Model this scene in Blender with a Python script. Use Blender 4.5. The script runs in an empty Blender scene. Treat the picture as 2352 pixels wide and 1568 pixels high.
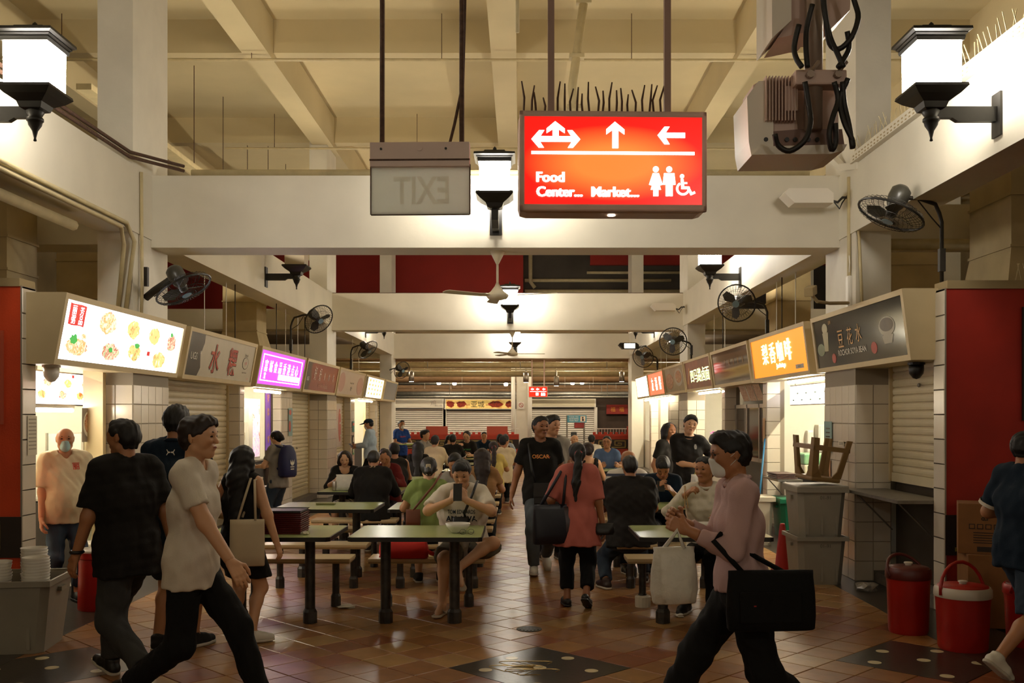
import bpy, bmesh, math, random
import numpy as np
from mathutils import Vector, Matrix
from mathutils.bvhtree import BVHTree

SC = bpy.context.scene
COL = SC.collection
random.seed(7); RNG = np.random.RandomState(7)
R = math.radians

# ------------------------------------------------------------------ camera, world, exposure
F = 2287.0                     # focal length in pixels of the 2352 x 1568 frame
EYE = 1.68
cam_d = bpy.data.cameras.new('camera'); cam = bpy.data.objects.new('camera', cam_d); COL.objects.link(cam)
cam.location = (0, 0, EYE); cam.rotation_euler = (R(90), 0, 0)
cam_d.sensor_width = 36.0; cam_d.lens = F/2352*36
cam_d.shift_y = (955-784)/2352; cam_d.shift_x = -(1195-1176)/2352
cam_d.clip_start = 0.05; cam_d.clip_end = 200
SC.camera = cam
w = bpy.data.worlds.new('night_hall'); SC.world = w; w.use_nodes = True
w.node_tree.nodes['Background'].inputs['Color'].default_value = (1.0, .78, .5, 1)
w.node_tree.nodes['Background'].inputs['Strength'].default_value = 0.24
SC.view_settings.view_transform = 'Standard'; SC.view_settings.look = 'None'
SC.view_settings.exposure = 0.42; SC.view_settings.gamma = 1.0; SC.view_settings.use_curve_mapping = False
SC.cycles.max_bounces = 8; SC.cycles.diffuse_bounces = 5; SC.cycles.glossy_bounces = 3
SC.cycles.sample_clamp_indirect = 6.0; SC.cycles.caustics_reflective = False; SC.cycles.caustics_refractive = False
LAMP = 54.0                    # radiance of the lantern glass
LAMPC = (1.0, .925, .80)

# ------------------------------------------------------------------ helpers
def lin(h):
    h = h.lstrip('#'); c = [int(h[i:i+2], 16)/255 for i in (0, 2, 4)]
    return tuple(x/12.92 if x <= .04045 else ((x+.055)/1.055)**2.4 for x in c)
MATS = {}
def mat(name, hexc, rough=.6, metal=0., noise=.0, nscale=6., bump=0., bscale=40., spec=.5, alpha=1., trans=0., stain=None):
    if name in MATS: return MATS[name]
    m = bpy.data.materials.new(name); m.use_nodes = True; nt = m.node_tree; b = nt.nodes['Principled BSDF']
    c = lin(hexc) if isinstance(hexc, str) else hexc
    b.inputs['Base Color'].default_value = (*c, 1); b.inputs['Roughness'].default_value = rough
    b.inputs['Metallic'].default_value = metal; b.inputs['Specular IOR Level'].default_value = spec
    if alpha < 1: b.inputs['Alpha'].default_value = alpha
    if trans: b.inputs['Transmission Weight'].default_value = trans
    if noise or bump:
        tc = nt.nodes.new('ShaderNodeTexCoord')
        if noise:
            n = nt.nodes.new('ShaderNodeTexNoise'); n.inputs['Scale'].default_value = nscale; n.inputs['Detail'].default_value = 6
            nt.links.new(tc.outputs['Object'], n.inputs['Vector'])
            rp = nt.nodes.new('ShaderNodeValToRGB')
            rp.color_ramp.elements[0].position = .3; rp.color_ramp.elements[1].position = .7
            c2 = stain if stain else tuple(x*(1-noise) for x in c)
            c2 = lin(c2) if isinstance(c2, str) else c2
            rp.color_ramp.elements[0].color = (*c2, 1); rp.color_ramp.elements[1].color = (*c, 1)
            nt.links.new(n.outputs['Fac'], rp.inputs['Fac']); nt.links.new(rp.outputs['Color'], b.inputs['Base Color'])
        if bump:
            n2 = nt.nodes.new('ShaderNodeTexNoise'); n2.inputs['Scale'].default_value = bscale; n2.inputs['Detail'].default_value = 4
            nt.links.new(tc.outputs['Object'], n2.inputs['Vector'])
            bp = nt.nodes.new('ShaderNodeBump'); bp.inputs['Strength'].default_value = bump; bp.inputs['Distance'].default_value = .02
            nt.links.new(n2.outputs['Fac'], bp.inputs['Height']); nt.links.new(bp.outputs['Normal'], b.inputs['Normal'])
    MATS[name] = m; return m
def emit(name, hexc, s=1.0):
    if name in MATS: return MATS[name]
    m = bpy.data.materials.new(name); m.use_nodes = True; b = m.node_tree.nodes['Principled BSDF']
    c = lin(hexc) if isinstance(hexc, str) else hexc
    b.inputs['Base Color'].default_value = (*[x*.5 for x in c], 1); b.inputs['Roughness'].default_value = .3
    b.inputs['Emission Color'].default_value = (*c, 1); b.inputs['Emission Strength'].default_value = s
    MATS[name] = m; return m
def print_mat(name, cols, scale, glow=0., base=None, rough=.4):
    """a flat printed picture: voronoi / noise mix of a few colours, lit from behind if glow > 0"""
    if name in MATS: return MATS[name]
    m = bpy.data.materials.new(name); m.use_nodes = True; nt = m.node_tree; b = nt.nodes['Principled BSDF']
    tc = nt.nodes.new('ShaderNodeTexCoord'); n = nt.nodes.new('ShaderNodeTexNoise'); n.inputs['Scale'].default_value = scale
    n.inputs['Detail'].default_value = 5; n.inputs['Distortion'].default_value = 1.2
    nt.links.new(tc.outputs['Object'], n.inputs['Vector']); rp = nt.nodes.new('ShaderNodeValToRGB')
    e = rp.color_ramp.elements
    k = len(cols)
    for i, cc in enumerate(cols):
        pos = .33+.34*i/max(1, k-1)
        el = e[i] if i < 2 else e.new(pos)
        el.position = pos; el.color = (*lin(cc), 1)
    nt.links.new(n.outputs['Fac'], rp.inputs['Fac']); nt.links.new(rp.outputs['Color'], b.inputs['Base Color'])
    b.inputs['Roughness'].default_value = rough
    if glow:
        nt.links.new(rp.outputs['Color'], b.inputs['Emission Color']); b.inputs['Emission Strength'].default_value = glow
    MATS[name] = m; return m

class MB:
    """collects vertices and faces of ONE mesh"""
    def __init__(s): s.v = []; s.f = []
    def add(s, vs, fs):
        o = len(s.v); s.v += [tuple(map(float, p)) for p in vs]; s.f += [tuple(i+o for i in f) for f in fs]; return s
    def box(s, c, d, rz=0, M=None, bev=0.):
        x, y, z = d[0]/2, d[1]/2, d[2]/2
        if bev > 0:
            b = min(bev, x*.9, y*.9, z*.9); vs = []; 
            bm = bmesh.new(); bmesh.ops.create_cube(bm, size=1)
            for q in bm.verts: q.co = (q.co.x*d[0], q.co.y*d[1], q.co.z*d[2])
            bmesh.ops.bevel(bm, geom=bm.edges[:], offset=b, segments=2, affect='EDGES', profile=.6)
            bm.verts.index_update(); vs = [tuple(q.co) for q in bm.verts]; fs = [tuple(q.index for q in f.verts) for f in bm.faces]; bm.free()
        else:
            vs = [(i*x, j*y, k*z) for i in (-1, 1) for j in (-1, 1) for k in (-1, 1)]
            fs = [(0, 1, 3, 2), (4, 6, 7, 5), (0, 4, 5, 1), (2, 3, 7, 6), (0, 2, 6, 4), (1, 5, 7, 3)]
        if rz:
            ca, sa = math.cos(rz), math.sin(rz); vs = [(a*ca-b2*sa, a*sa+b2*ca, e) for a, b2, e in vs]
        if M is not None: vs = [tuple(M @ Vector(p)) for p in vs]
        return s.add([(a+c[0], b2+c[1], e+c[2]) for a, b2, e in vs], fs)
    def bb(s, lo, hi, bev=0.):
        return s.box([(a+b)/2 for a, b in zip(lo, hi)], [abs(b-a) for a, b in zip(lo, hi)], bev=bev)
    def tube(s, pts, r, n=8, cap=True, closed=False):
        pts = [Vector(p) for p in pts]; rs = r if isinstance(r, (list, tuple)) else [r]*len(pts)
        rings = []; prev = None
        for i, p in enumerate(pts):
            if closed: d = pts[(i+1) % len(pts)]-pts[i-1]
            else: d = pts[min(i+1, len(pts)-1)]-pts[max(i-1, 0)]
            d.normalize()
            if prev is None: a = d.orthogonal().normalized()
            else:
                a = prev-d*prev.dot(d); a = a.normalized() if a.length > 1e-6 else d.orthogonal().normalized()
            prev = a; b = d.cross(a)
            rings.append([p+(a*math.cos(2*math.pi*k/n)+b*math.sin(2*math.pi*k/n))*rs[i] for k in range(n)])
        vs = [q for r_ in rings for q in r_]; fs = []; m = len(rings)
        for i in range(m if closed else m-1):
            for k in range(n):
                i2 = (i+1) % m; fs.append((i*n+k, i*n+(k+1) % n, i2*n+(k+1) % n, i2*n+k))
        if cap and not closed: fs += [tuple(reversed(range(n))), tuple(range((m-1)*n, m*n))]
        return s.add(vs, fs)
    def cyl(s, a, b, r, n=16, r2=None): return s.tube([a, b], [r, r if r2 is None else r2], n)
    def lathe(s, prof, n=20, c=(0, 0, 0), sq=1.0, ax='z', cap=True):
        vs = []; fs = []
        for (r, z) in prof:
            for k in range(n):
                t = 2*math.pi*k/n; vs.append((r*math.cos(t), r*math.sin(t)*sq, z))
        m = len(prof)
        for i in range(m-1):
            for k in range(n): fs.append((i*n+k, i*n+(k+1) % n, (i+1)*n+(k+1) % n, (i+1)*n+k))
        if cap:
            fs.append(tuple(reversed(range(n)))); fs.append(tuple(range((m-1)*n, m*n)))
        return s.add([(x+c[0], y+c[1], z+c[2]) for x, y, z in vs], fs)
    def prism(s, poly, o, U, V, N, t):
        """2D polygon (u,v) on plane o + uU + vV, extruded t along N"""
        o, U, V, N = map(Vector, (o, U, V, N)); n = len(poly)
        vs = [o+U*a+V*b for a, b in poly]+[o+U*a+V*b+N*t for a, b in poly]
        fs = [tuple(range(n, 2*n)), tuple(reversed(range(n)))]+[(i, (i+1) % n, n+(i+1) % n, n+i) for i in range(n)]
        return s.add(vs, fs)
    def build(s, name, m, parent=None, smooth=False, kind=None, loc=None):
        me = bpy.data.meshes.new(name); me.from_pydata(s.v, [], s.f); me.update()
        return link(name, me, m, parent, smooth, kind, loc)
def link(name, me, m, parent=None, smooth=False, kind=None, loc=None):
    if m is not None and not me.materials: me.materials.append(m)
    if smooth: me.polygons.foreach_set('use_smooth', [True]*len(me.polygons))
    o = bpy.data.objects.new(name, me); COL.objects.link(o)
    if parent: o.parent = parent
    if kind: o['kind'] = kind
    if loc is not None: o.location = loc
    return o
def auto(o, ang=40):
    me = o.data; me.polygons.foreach_set('use_smooth', [True]*len(me.polygons)); me.set_sharp_from_angle(angle=R(ang)); return o
def empty(name, loc=(0, 0, 0), rz=0, label=None, cat=None, group=None, kind=None):
    o = bpy.data.objects.new(name, None); COL.objects.link(o); o.location = loc; o.rotation_euler = (0, 0, rz); o.empty_display_size = .1
    return tag(o, label, cat, group, kind)
def tag(o, label=None, cat=None, group=None, kind=None):
    if label: o['label'] = label
    if cat: o['category'] = cat
    if group: o['group'] = group
    if kind: o['kind'] = kind
    return o
def copy_tree(o, parent=None):
    c = o.copy(); COL.objects.link(c); c.parent = parent
    for ch in list(o.children): copy_tree(ch, c)
    return c
def px(u, v, Y): return ((u-1195)/F*Y, Y, EYE-(v-955)/F*Y)     # a measured point of the photo at depth Y
# ---- lettering
TCACHE = {}
def glyphs(body, bold=0.):
    k = (body, bold)
    if k in TCACHE: return TCACHE[k]
    cu = bpy.data.curves.new('lettering', 'FONT'); cu.body = body; cu.size = 1; cu.offset = bold; cu.resolution_u = 3
    ob = bpy.data.objects.new('lettering_tmp', cu); COL.objects.link(ob)
    dg = bpy.context.evaluated_depsgraph_get(); me = bpy.data.meshes.new_from_object(ob.evaluated_get(dg))
    n = len(me.vertices); co = np.empty(n*3); me.vertices.foreach_get('co', co); co = co.reshape(-1, 3)[:, :2]
    fs = [tuple(p.vertices) for p in me.polygons]
    bpy.data.objects.remove(ob); bpy.data.curves.remove(cu); bpy.data.meshes.remove(me)
    lo, hi = co.min(0), co.max(0); asp = (hi-lo)[0]/max(1e-6, (hi-lo)[1])
    TCACHE[k] = ((co-lo)/(hi-lo), fs, asp); return TCACHE[k]
# ------------------------------------------------------------------ materials of the hall
M_PAINT = mat('cream_paint', '#dcd5c3', .62, noise=.13, nscale=1.3, bump=.12, bscale=9)
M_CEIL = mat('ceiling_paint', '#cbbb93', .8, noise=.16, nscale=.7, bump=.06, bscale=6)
M_COLM = mat('column_paint', '#d9d3c3', .6, noise=.12, nscale=2.2, bump=.15, bscale=14)
M_DULL = mat('dull_wall_paint', '#a8936a', .85, noise=.3, nscale=1.1)
M_RED = mat('red_wall_paint_lit', '#cf430f', .7, noise=.2, nscale=3, bump=.1, bscale=60)  # left end wall red, brightened in the colour for the light on it
M_REDR = mat('red_wall_paint_shaded', '#a02009', .7, noise=.2, nscale=3, bump=.1, bscale=60)  # same wall red, darkened for the dimmer right end wall
M_REDD = mat('dark_red_wall_paint', '#8d1c0c', .8, noise=.15, nscale=1)
M_GREYD = mat('dark_grey_wall', '#4c443a', .85, noise=.4, nscale=1.3)
M_GROUT = mat('grout', '#3a2412', .8)
M_WT = mat('white_glazed_tile', '#d6ccba', .16, noise=.06, nscale=3)
M_WTG = mat('tile_joint', '#8b8070', .8)
M_GRAN = mat('dark_granite', '#3b342c', .28, noise=.55, nscale=160, bump=.05)
M_CONC = mat('step_concrete', '#6e655a', .75, noise=.35, nscale=30, bump=.3, bscale=60)
M_BLK = mat('black_iron', '#17140f', .45, noise=.3, nscale=30)
M_DKBR = mat('dark_bronze_paint', '#2a241c', .5, noise=.3, nscale=20)
M_PIPE = mat('cream_pipe_paint', '#c9b98f', .5, noise=.2, nscale=8)
M_ALU = mat('brushed_aluminium', '#b5aca0', .35, metal=.9, noise=.1)
M_STEEL = mat('stainless_steel', '#bdb8ae', .28, metal=1., noise=.12, nscale=12)
M_GALV = mat('galvanised_steel', '#8d887d', .45, metal=.8, noise=.25, nscale=15)
M_FRAME = mat('champagne_frame', '#c5b28a', .45, metal=.15, noise=.06)
M_WHITE = mat('white_plastic', '#dedad0', .4)
M_RUST = mat('rusty_steel', '#5b4030', .8, noise=.45, nscale=40, bump=.3)
M_CABLE = mat('black_cable', '#14120f', .5)
M_CARD = mat('cardboard', '#8a5c31', .85, noise=.15, nscale=8)

# ------------------------------------------------------------------ floor of diagonal tiles
TS = .288; D2 = TS/math.sqrt(2)
MX, MY = .13, 6.65
motifs = [(0, 0), (-16, 0), (13, 1)]           # (i-j, i+j) of the three inlaid squares
def motif_cell(a, b):
    for (ma, mb) in motifs:
        i = ((a-ma)+(b-mb))/2; j = ((b-mb)-(a-ma))/2
        if abs(i) <= 1.01 and abs(j) <= 1.01: return True
    return False
floor = MB().bb((-14, -6, -.16), (14, 46, -.02)).build('floor', M_GROUT, kind='structure')
TM = [mat('tile_a', '#8e5f33', .33, noise=.32, nscale=7, bump=.06, bscale=20), mat('tile_b', '#9c7040', .31, noise=.3, nscale=6, bump=.06, bscale=20),
      mat('tile_c', '#824726', .34, noise=.3, nscale=7, bump=.06, bscale=20), mat('tile_d', '#a5804e', .3, noise=.3, nscale=5, bump=.06, bscale=20)]
h_ = (TS-.006)/math.sqrt(2)
def tile_geo():
    b = .004
    t = [(0, -h_+b), (h_-b, 0), (0, h_-b), (-h_+b, 0)]; u = [(0, -h_), (h_, 0), (0, h_), (-h_, 0)]
    vs = [(x, y, 0) for x, y in t]+[(x, y, -.003) for x, y in u]+[(x, y, -.02) for x, y in u]
    fs = [(0, 1, 2, 3)]+[(4+k, 4+(k+1) % 4, (k+1) % 4, k) for k in range(4)]+[(8+k, 8+(k+1) % 4, 4+(k+1) % 4, 4+k) for k in range(4)]
    return vs, fs
tv, tf = tile_geo(); tmesh = []
for k, m in enumerate(TM):
    me = bpy.data.meshes.new('tile'); me.from_pydata(tv, [], tf); me.materials.append(m); tmesh.append(me)
cells = []
for a in range(-24, 24):
    for b in range(-20, 120):
        if (a+b) % 2: continue
        x, y = MX+a*D2, MY+b*D2
        if -3.62 < x < 3.28 and 2.6 < y < 31 and not motif_cell(a, b):
            i = (a+b)//2; j = (b-a)//2
            r = random.random()
            k = 1 if r < .38 else 0 if r < .68 else 2 if r < .84 else 3
            cells.append((y, x, k))
cells.sort()
vis = [c for c in cells if c[0] > 5.9]; near = vis[:300]; ns = set(near)
for (y, x, k) in near: link('tile', tmesh[k], None, floor, loc=(x, y, random.uniform(-.0012, .0006)))
mb = MB(); mi = []
for c in cells:
    if c in ns: continue
    mb.add([(p[0]+c[1], p[1]+c[0], p[2]+(random.uniform(-.001, .0005))) for p in tv], tf); mi += [c[2]]*len(tf)
o = mb.build('tile_field', None, floor, kind='stuff')
for m in TM: o.data.materials.append(m)
o.data.polygons.foreach_set('material_index', mi)
# granite borders in front of the stalls, and the inlaid squares
MB().bb((-4.3, -2, -.05), (-3.5, 31, .001)).build('granite_border', M_GRAN, floor)
MB().bb((3.12, -2, -.05), (3.75, 31, .001)).build('granite_border', M_GRAN, floor)
M_DISC = mat('pale_disc', '#cdbf9a', .3); M_BRASS = mat('brass_inlay', '#b89a5a', .3, metal=.9)
for (ma, mb_) in motifs:
    cx, cy = MX+ma*D2, MY+mb_*D2; q = 3*TS/math.sqrt(2)-.004
    g = MB(); g.prism([(0, -q), (q, 0), (0, q), (-q, 0)], (cx, cy, -.02), (1, 0, 0), (0, 1, 0), (0, 0, 1), .0195)
    pan = g.build('granite_inlay', M_GRAN, floor)
    for (dx, dy) in [(0, 0), (-.19, .26), (.2, .26), (-.36, -.06), (.34, -.08), (-.02, -.42)]:
        MB().lathe([(.045, -.01), (.045, .0008)], 20, (cx+dx, cy+dy, 0)).build('pale_disc', M_DISC, pan)
    if ma == 0:
        for k in range(3):
            t0 = 2.2+k*1.1
            pts = [(cx+.16*math.cos(t0)+(.15+.05*math.sin(3*t))*math.cos(t), cy+.12*math.sin(t0)+(.11+.04*math.cos(2*t))*math.sin(t), .0006) for t in np.linspace(0, 5, 26)]
            MB().tube(pts, .0022, 4).build('brass_line', M_BRASS, pan)
        for k in range(9):
            t = 2.0+k*.28
            MB().tube([(cx+.04*math.cos(t), cy+.04*math.sin(t), .0006), (cx+.22*math.cos(t), cy+.2*math.sin(t), .0006)], .0015, 4).build('brass_line', M_BRASS, pan)

# ------------------------------------------------------------------ ceiling, beams, columns, outer walls
CL, CR = -3.95, 3.42                     # aisle faces of the columns
YC = [10.15, 20.35, 30.55]; CD = 1.0     # column fronts and depth
HB, HT = 3.48, 4.25                      # cross beam soffit and top
ceil = MB().bb((-14, -6, 7.85), (14, 34, 8.1)).build('ceiling', M_CEIL, kind='structure')
for x0, x1 in [(-11.7, -11.35), (-7.95, -7.6), (-4.25, -3.85), (-.45, -.06), (3.36, 3.75), (7.0, 7.35), (10.8, 11.15)]:
    MB().bb((x0, -6, 7.22), (x1, 33.5, 7.86)).build('ceiling_beam', M_CEIL, ceil)
for y in (.1, 5.2, 10.45, 15.5, 20.6, 25.7, 30.8):
    MB().bb((-14, y, 7.33), (14, y+.26, 7.86)).build('ceiling_rib', M_CEIL, ceil)
for y in YC+[-.05]:
    for s, x in ((-1, CL), (1, CR)):
        c = MB().bb((x, y, 0), (x+s*.36, y+CD, 7.3)).build('column', M_COLM, kind='structure')
        c['label'] = 'cream painted concrete column beside the %s stalls' % ('left' if s < 0 else 'right')
for s, x in ((-1, CL), (1, CR)):         # long beams on the column line
    MB().bb((x-s*.012, -6, 3.56), (x+s*.35, 33.3, 4.238)).build('long_beam', M_PAINT, kind='structure')
for y in YC:
    MB().bb((CL-.02, y+.5, HB), (CR+.02, y+CD-.006, HT)).build('cross_beam', M_PAINT, kind='structure')
    for s, x in ((-1, CL-.36), (1, CR+.36)):
        MB().bb((x, y+.3, 3.48), (x+s*9.2, y+.8, 3.9)).build('side_beam', M_PAINT, kind='structure')
for s in (-1, 1):
    for y in YC:
        MB().bb((s*8.6, y, 0), (s*9.0, y+.6, 7.3)).build('side_column', M_COLM, kind='structure')
MB().bb((-14.2, -6, 0), (-14, 46, 8)).build('wall_left', M_DULL, kind='structure')
MB().bb((14, -6, 0), (14.2, 46, 8)).build('wall_right', M_DULL, kind='structure')
# upper end wall: two red fields and a dark recess between
wb = MB().bb((-14, 33.4, 4.3), (.1, 33.6, 8)).build('wall_back', M_REDD, kind='structure')
MB().bb((.1, 34.4, 4.3), (14, 34.6, 8)).build('wall_back_recess', M_GREYD, kind='structure')
MB().bb((2.35, 33.4, 6.75), (14, 33.6, 8)).build('wall_back_upper', M_REDD, kind='structure')
for (x0, x1, z, r) in [(.15, 5.2, 6.35, .06), (.15, 6, 5.95, .09), (2.3, 6, 6.62, .05)]:
    tag(MB().cyl((x0, 34.4-r, z), (x1, 34.4-r, z), r, 10).build('wall_pipe', M_PIPE, None, True), {.06: 'slim middle', .09: 'thickest lower', .05: 'topmost thin'}[r]+' cream pipe across the dark recess above', 'pipe')
tag(MB().tube([(.35, 34.34, 7.6), (.35, 34.34, 6.3), (.5, 34.34, 6.1)], .07, 10).build('down_pipe', M_PIPE, None, True), 'short vertical drain pipe on the dark upper recess', 'pipe')

# ------------------------------------------------------------------ conduits, trays, pipes on the beams
def pipe(pts, r, label, m=M_PIPE, cat='pipe', name='conduit_pipe', n=8):
    return tag(MB().tube(pts, r, n).build(name, m, None, True), label, cat)
pipe([(CL+.4, YC[0]+.62, HT+.05), (CR-.3, YC[0]+.62, HT+.05)], .045, 'thick cream pipe lying on top of the nearest cross beam')
pipe([(CL+.3, YC[0]+.75, HT+.016), (CR-.3, YC[0]+.75, HT+.016)], .016, 'thin cable run just above the nearest cross beam', M_RUST)
pipe([(CL, YC[1]+.6, HT+.012), (CR, YC[1]+.6, HT+.012)], .012, 'thin wire along the top of the second cross beam', M_RUST)
for k, (y, x0, x1) in enumerate([(15.2, -8, 9), (20.25, -6, 9)]):
    r_ = empty('ceiling_conduit', (0, y, 7.1), label='thin cream conduit hung %s under the ceiling ribs' % ('nearest' if k == 0 else 'farther back'), cat='conduit')
    MB().tube([(x0, 0, .02), (x1, 0, 0)], .022, 6).build('conduit', M_PIPE, r_)
    for x in np.arange(x0+1, x1, 2.9): MB().tube([(x, 0, 0), (x, 0, .72)], .007, 4).build('hanger', M_RUST, r_)
r_ = empty('ceiling_conduit', (-5.7, 0, 6.0), label='long conduit on hangers running beside the left ceiling beam', cat='conduit')
MB().bb((-.1, 13, -.06), (.1, 30, .02)).build('tray', M_PIPE, r_)
for y in np.arange(14, 30, 1.7): MB().tube([(0, y, 0), (0, y, 1.8)], .008, 4).build('hanger', M_RUST, r_)
r_ = empty('drain_pipe', (.75, 12.5, 4.2), label='cream drain pipe with collars sloping down behind the red sign', cat='pipe')
MB().tube([(0, 0, .6), (-.1, -.0, 1.6), (.12, .1, 3.2)], .055, 10).build('pipe', M_PIPE, r_, True)
for t in ((-.07, 0, 1.35), (-.04, .03, 2.0), (.05, .07, 2.7)): MB().box(t, (.19, .12, .05)).build('collar', M_PIPE, r_)
pipe([(-.03, 10.7, 7.2), (-.03, 10.7, 5.8), (-.03, 20, 7.2)][:2], .02, 'slim vertical conduit beside the middle ceiling beam')
# conduits on the left column and under the left beam
pipe([(CL+.036, 3, 3.60), (CL+.036, 9.9, 3.60), (CL+.036, 10.1, 3.45), (CL-.06, 10.12, 2.75)], .022, 'upper cream conduit bending down the left column')
pipe([(CL+.04, 3, 3.535), (CL+.04, 9.75, 3.535), (CL-.03, 10.0, 3.4), (CL-.14, 10.12, 2.75)], .022, 'lower cream conduit bending down the left column')
pipe([(CL-.18, 3, 3.44), (CL-.18, 9.2, 3.44)], .05, 'fat cream pipe slung beneath the left long beam')
pipe([(CL+.03, 10.3, 4.2), (CL+.03, 10.32, 3.0), (CL+.03, 10.3, 2.72)], .018, 'single conduit dropping down the aisle face of the left column')
pipe([(CR-.02, 10.3, 4.15), (CR-.02, 10.3, 2.75)], .02, 'single conduit dropping down the aisle face of the right column')
pipe([(CR+.02, 10.12, 3.6), (CR+.06, 10.12, 2.72)], .016, 'thin conduit on the corner of the right column')
for k, dy in enumerate((0, .05)):
    pipe([(CL+.0, 4+dy, HT+.04+dy), (CL+.03, 10.0, HT+.03+dy), (CL+.35, 10.65, HT+.05+dy)], .018, '%s dark cable sagging along the top of the left beam' % ('lower', 'upper')[k], M_RUST, 'cable', 'cable_bundle')
# perforated cable tray with bird spikes on the right beam
tr = empty('cable_tray', (CR, 0, 4.24), label='white perforated cable tray with bird spikes along the right beam', cat='cable tray')
MB().bb((-.07, 2.5, .0), (.24, 10.13, .09)).build('tray', M_PAINT, tr)
g = MB()
for y in np.arange(2.6, 10.05, .085):
    for z in (.012, .045): g.bb((-.0725, y, z), (-.0695, y+.035, z+.012))
g.build('perforation', M_DULL, tr, kind='stuff')
for y in np.arange(3.6, 10.1, .07):
    t = random.uniform(-.06, .03)
    MB().tube([(-.05, y, .08), (-.05+t, y+random.uniform(-.05, .05), .22)], .0035, 4).build('spike', M_PIPE, tr)
tr = empty('cable_tray', (CR, 10.55, 4.24), label='short cable tray across the corner of the right column', cat='cable tray')
MB().tube([(-.1, .1, .22), (-.05, -.1, .05), (.0, -.5, -.03)], .05, 4).build('tray', M_PAINT, tr)

# ------------------------------------------------------------------ lanterns
M_GLASS = emit('lantern_glass', LAMPC, LAMP)
M_GLASSOFF = mat('unlit_frosted_glass', '#b0a184', .4)
def lantern(loc, arm, label, lit=True, pend=True):
    """arm: unit vector from the lantern to the wall it hangs on, in plan"""
    t = empty('wall_lantern', loc, 0, label, 'lantern', 'wall lanterns on the beams')
    def sq(prof, name, m, bev=False):
        g = MB(); vs = []; fs = []
        for (r, z) in prof: vs += [(-r, -r, z), (r, -r, z), (r, r, z), (-r, r, z)]
        for i in range(len(prof)-1):
            for k in range(4): fs.append((i*4+k, i*4+(k+1) % 4, (i+1)*4+(k+1) % 4, (i+1)*4+k))
        n = len(prof); fs += [(3, 2, 1, 0), ((n-1)*4, (n-1)*4+1, (n-1)*4+2, (n-1)*4+3)]
        return g.add(vs, fs).build(name, m, t)
    sq([(.150, .0), (.152, .30)], 'glass_body', M_GLASS if lit else M_GLASSOFF)
    sq([(.165, .300), (.172, .325), (.168, .33), (.185, .345), (.182, .35), (.208, .365), (.205, .385), (.11, .415), (.10, .43), (.03, .44)], 'roof', M_BLK)
    MB().lathe([(.03, .43), (.016, .445), (.02, .46), (.016, .475), (.0, .49)], 10).build('finial', M_BLK, t, True)
    sq([(.05, -.15), (.075, -.14), (.09, -.1), (.15, -.06), (.19, -.02), (.185, .0), (.15, .006)], 'base', M_BLK)
    if pend: MB().lathe([(.0, -.365), (.012, -.36), (.008, -.34), (.02, -.29), (.045, -.25), (.05, -.225), (.058, -.22), (.058, -.2), (.045, -.19), (.062, -.16), (.062, -.14)], 14).build('pendant', M_BLK, t, True)
    a = Vector((arm[0], arm[1], 0)); L = .49; n = Vector((-a.y, a.x, 0))
    if pend:
        pts = [(.04, -.2), (.14, -.2), (.18, -.225), (L, -.225), (L, -.12), (.04, -.12)]
        MB().prism(pts, n*-.025, a, (0, 0, 1), n, .05).build('arm', M_BLK, t)
    else:
        MB().prism([(0, -.26), (.25, -.3), (L, -.3), (L, -.2), (.2, -.2), (.06, -.13), (0, -.13)], n*-.035, a, (0, 0, 1), n, .07).build('arm', M_BLK, t)
    g = MB(); g.prism([(-.065, -.33), (.065, -.33), (.065, -.02), (-.065, -.02)], a*(L-.03), n, (0, 0, 1), a, .03); g.build('wall_plate', M_BLK, t)
    return t
ZL = 4.0
names = ['near left', 'near right', 'second left', 'second right', 'third left', 'third right']
for y, (l, r), lit in [(7.1, (0, 1), True), (15.4, (2, 3), True), (25.3, (4, 5), True)]:
    lantern((CL+.49, y, ZL), (-1, 0), {0: 'big glowing lantern on an arm at the upper left edge', 2: 'unlit black lantern beneath the left beam, above the purple sign', 4: 'distant lantern on the left beam, only its arm and pendant showing'}[l], lit=(l != 2))
    lantern((CR-.49, y, ZL), (1, 0), {1: 'big glowing lantern on the right beam before the tray', 3: 'glowing lantern on the right beam above the cage fan', 5: 'distant lantern above the floodlight on the right beam'}[r])
for k, y in enumerate(YC):
    lantern((-.26+(.05*k), y+.5-.49, HT-.31), (0, 1), ['glowing lantern mounted on the middle of the nearest cross beam', 'lantern on the second cross beam beneath the ceiling fan', 'small lantern on the farthest cross beam'][k], pend=False)
lantern((CL+.49, -2.2, ZL), (-1, 0), 'added unseen glowing lantern behind the viewpoint on the left beam')  # unseen lanterns, added to light the hall from the viewpoint side
lantern((CR-.49, -2.2, ZL), (1, 0), 'added unseen glowing lantern behind the viewpoint on the right beam')

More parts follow.
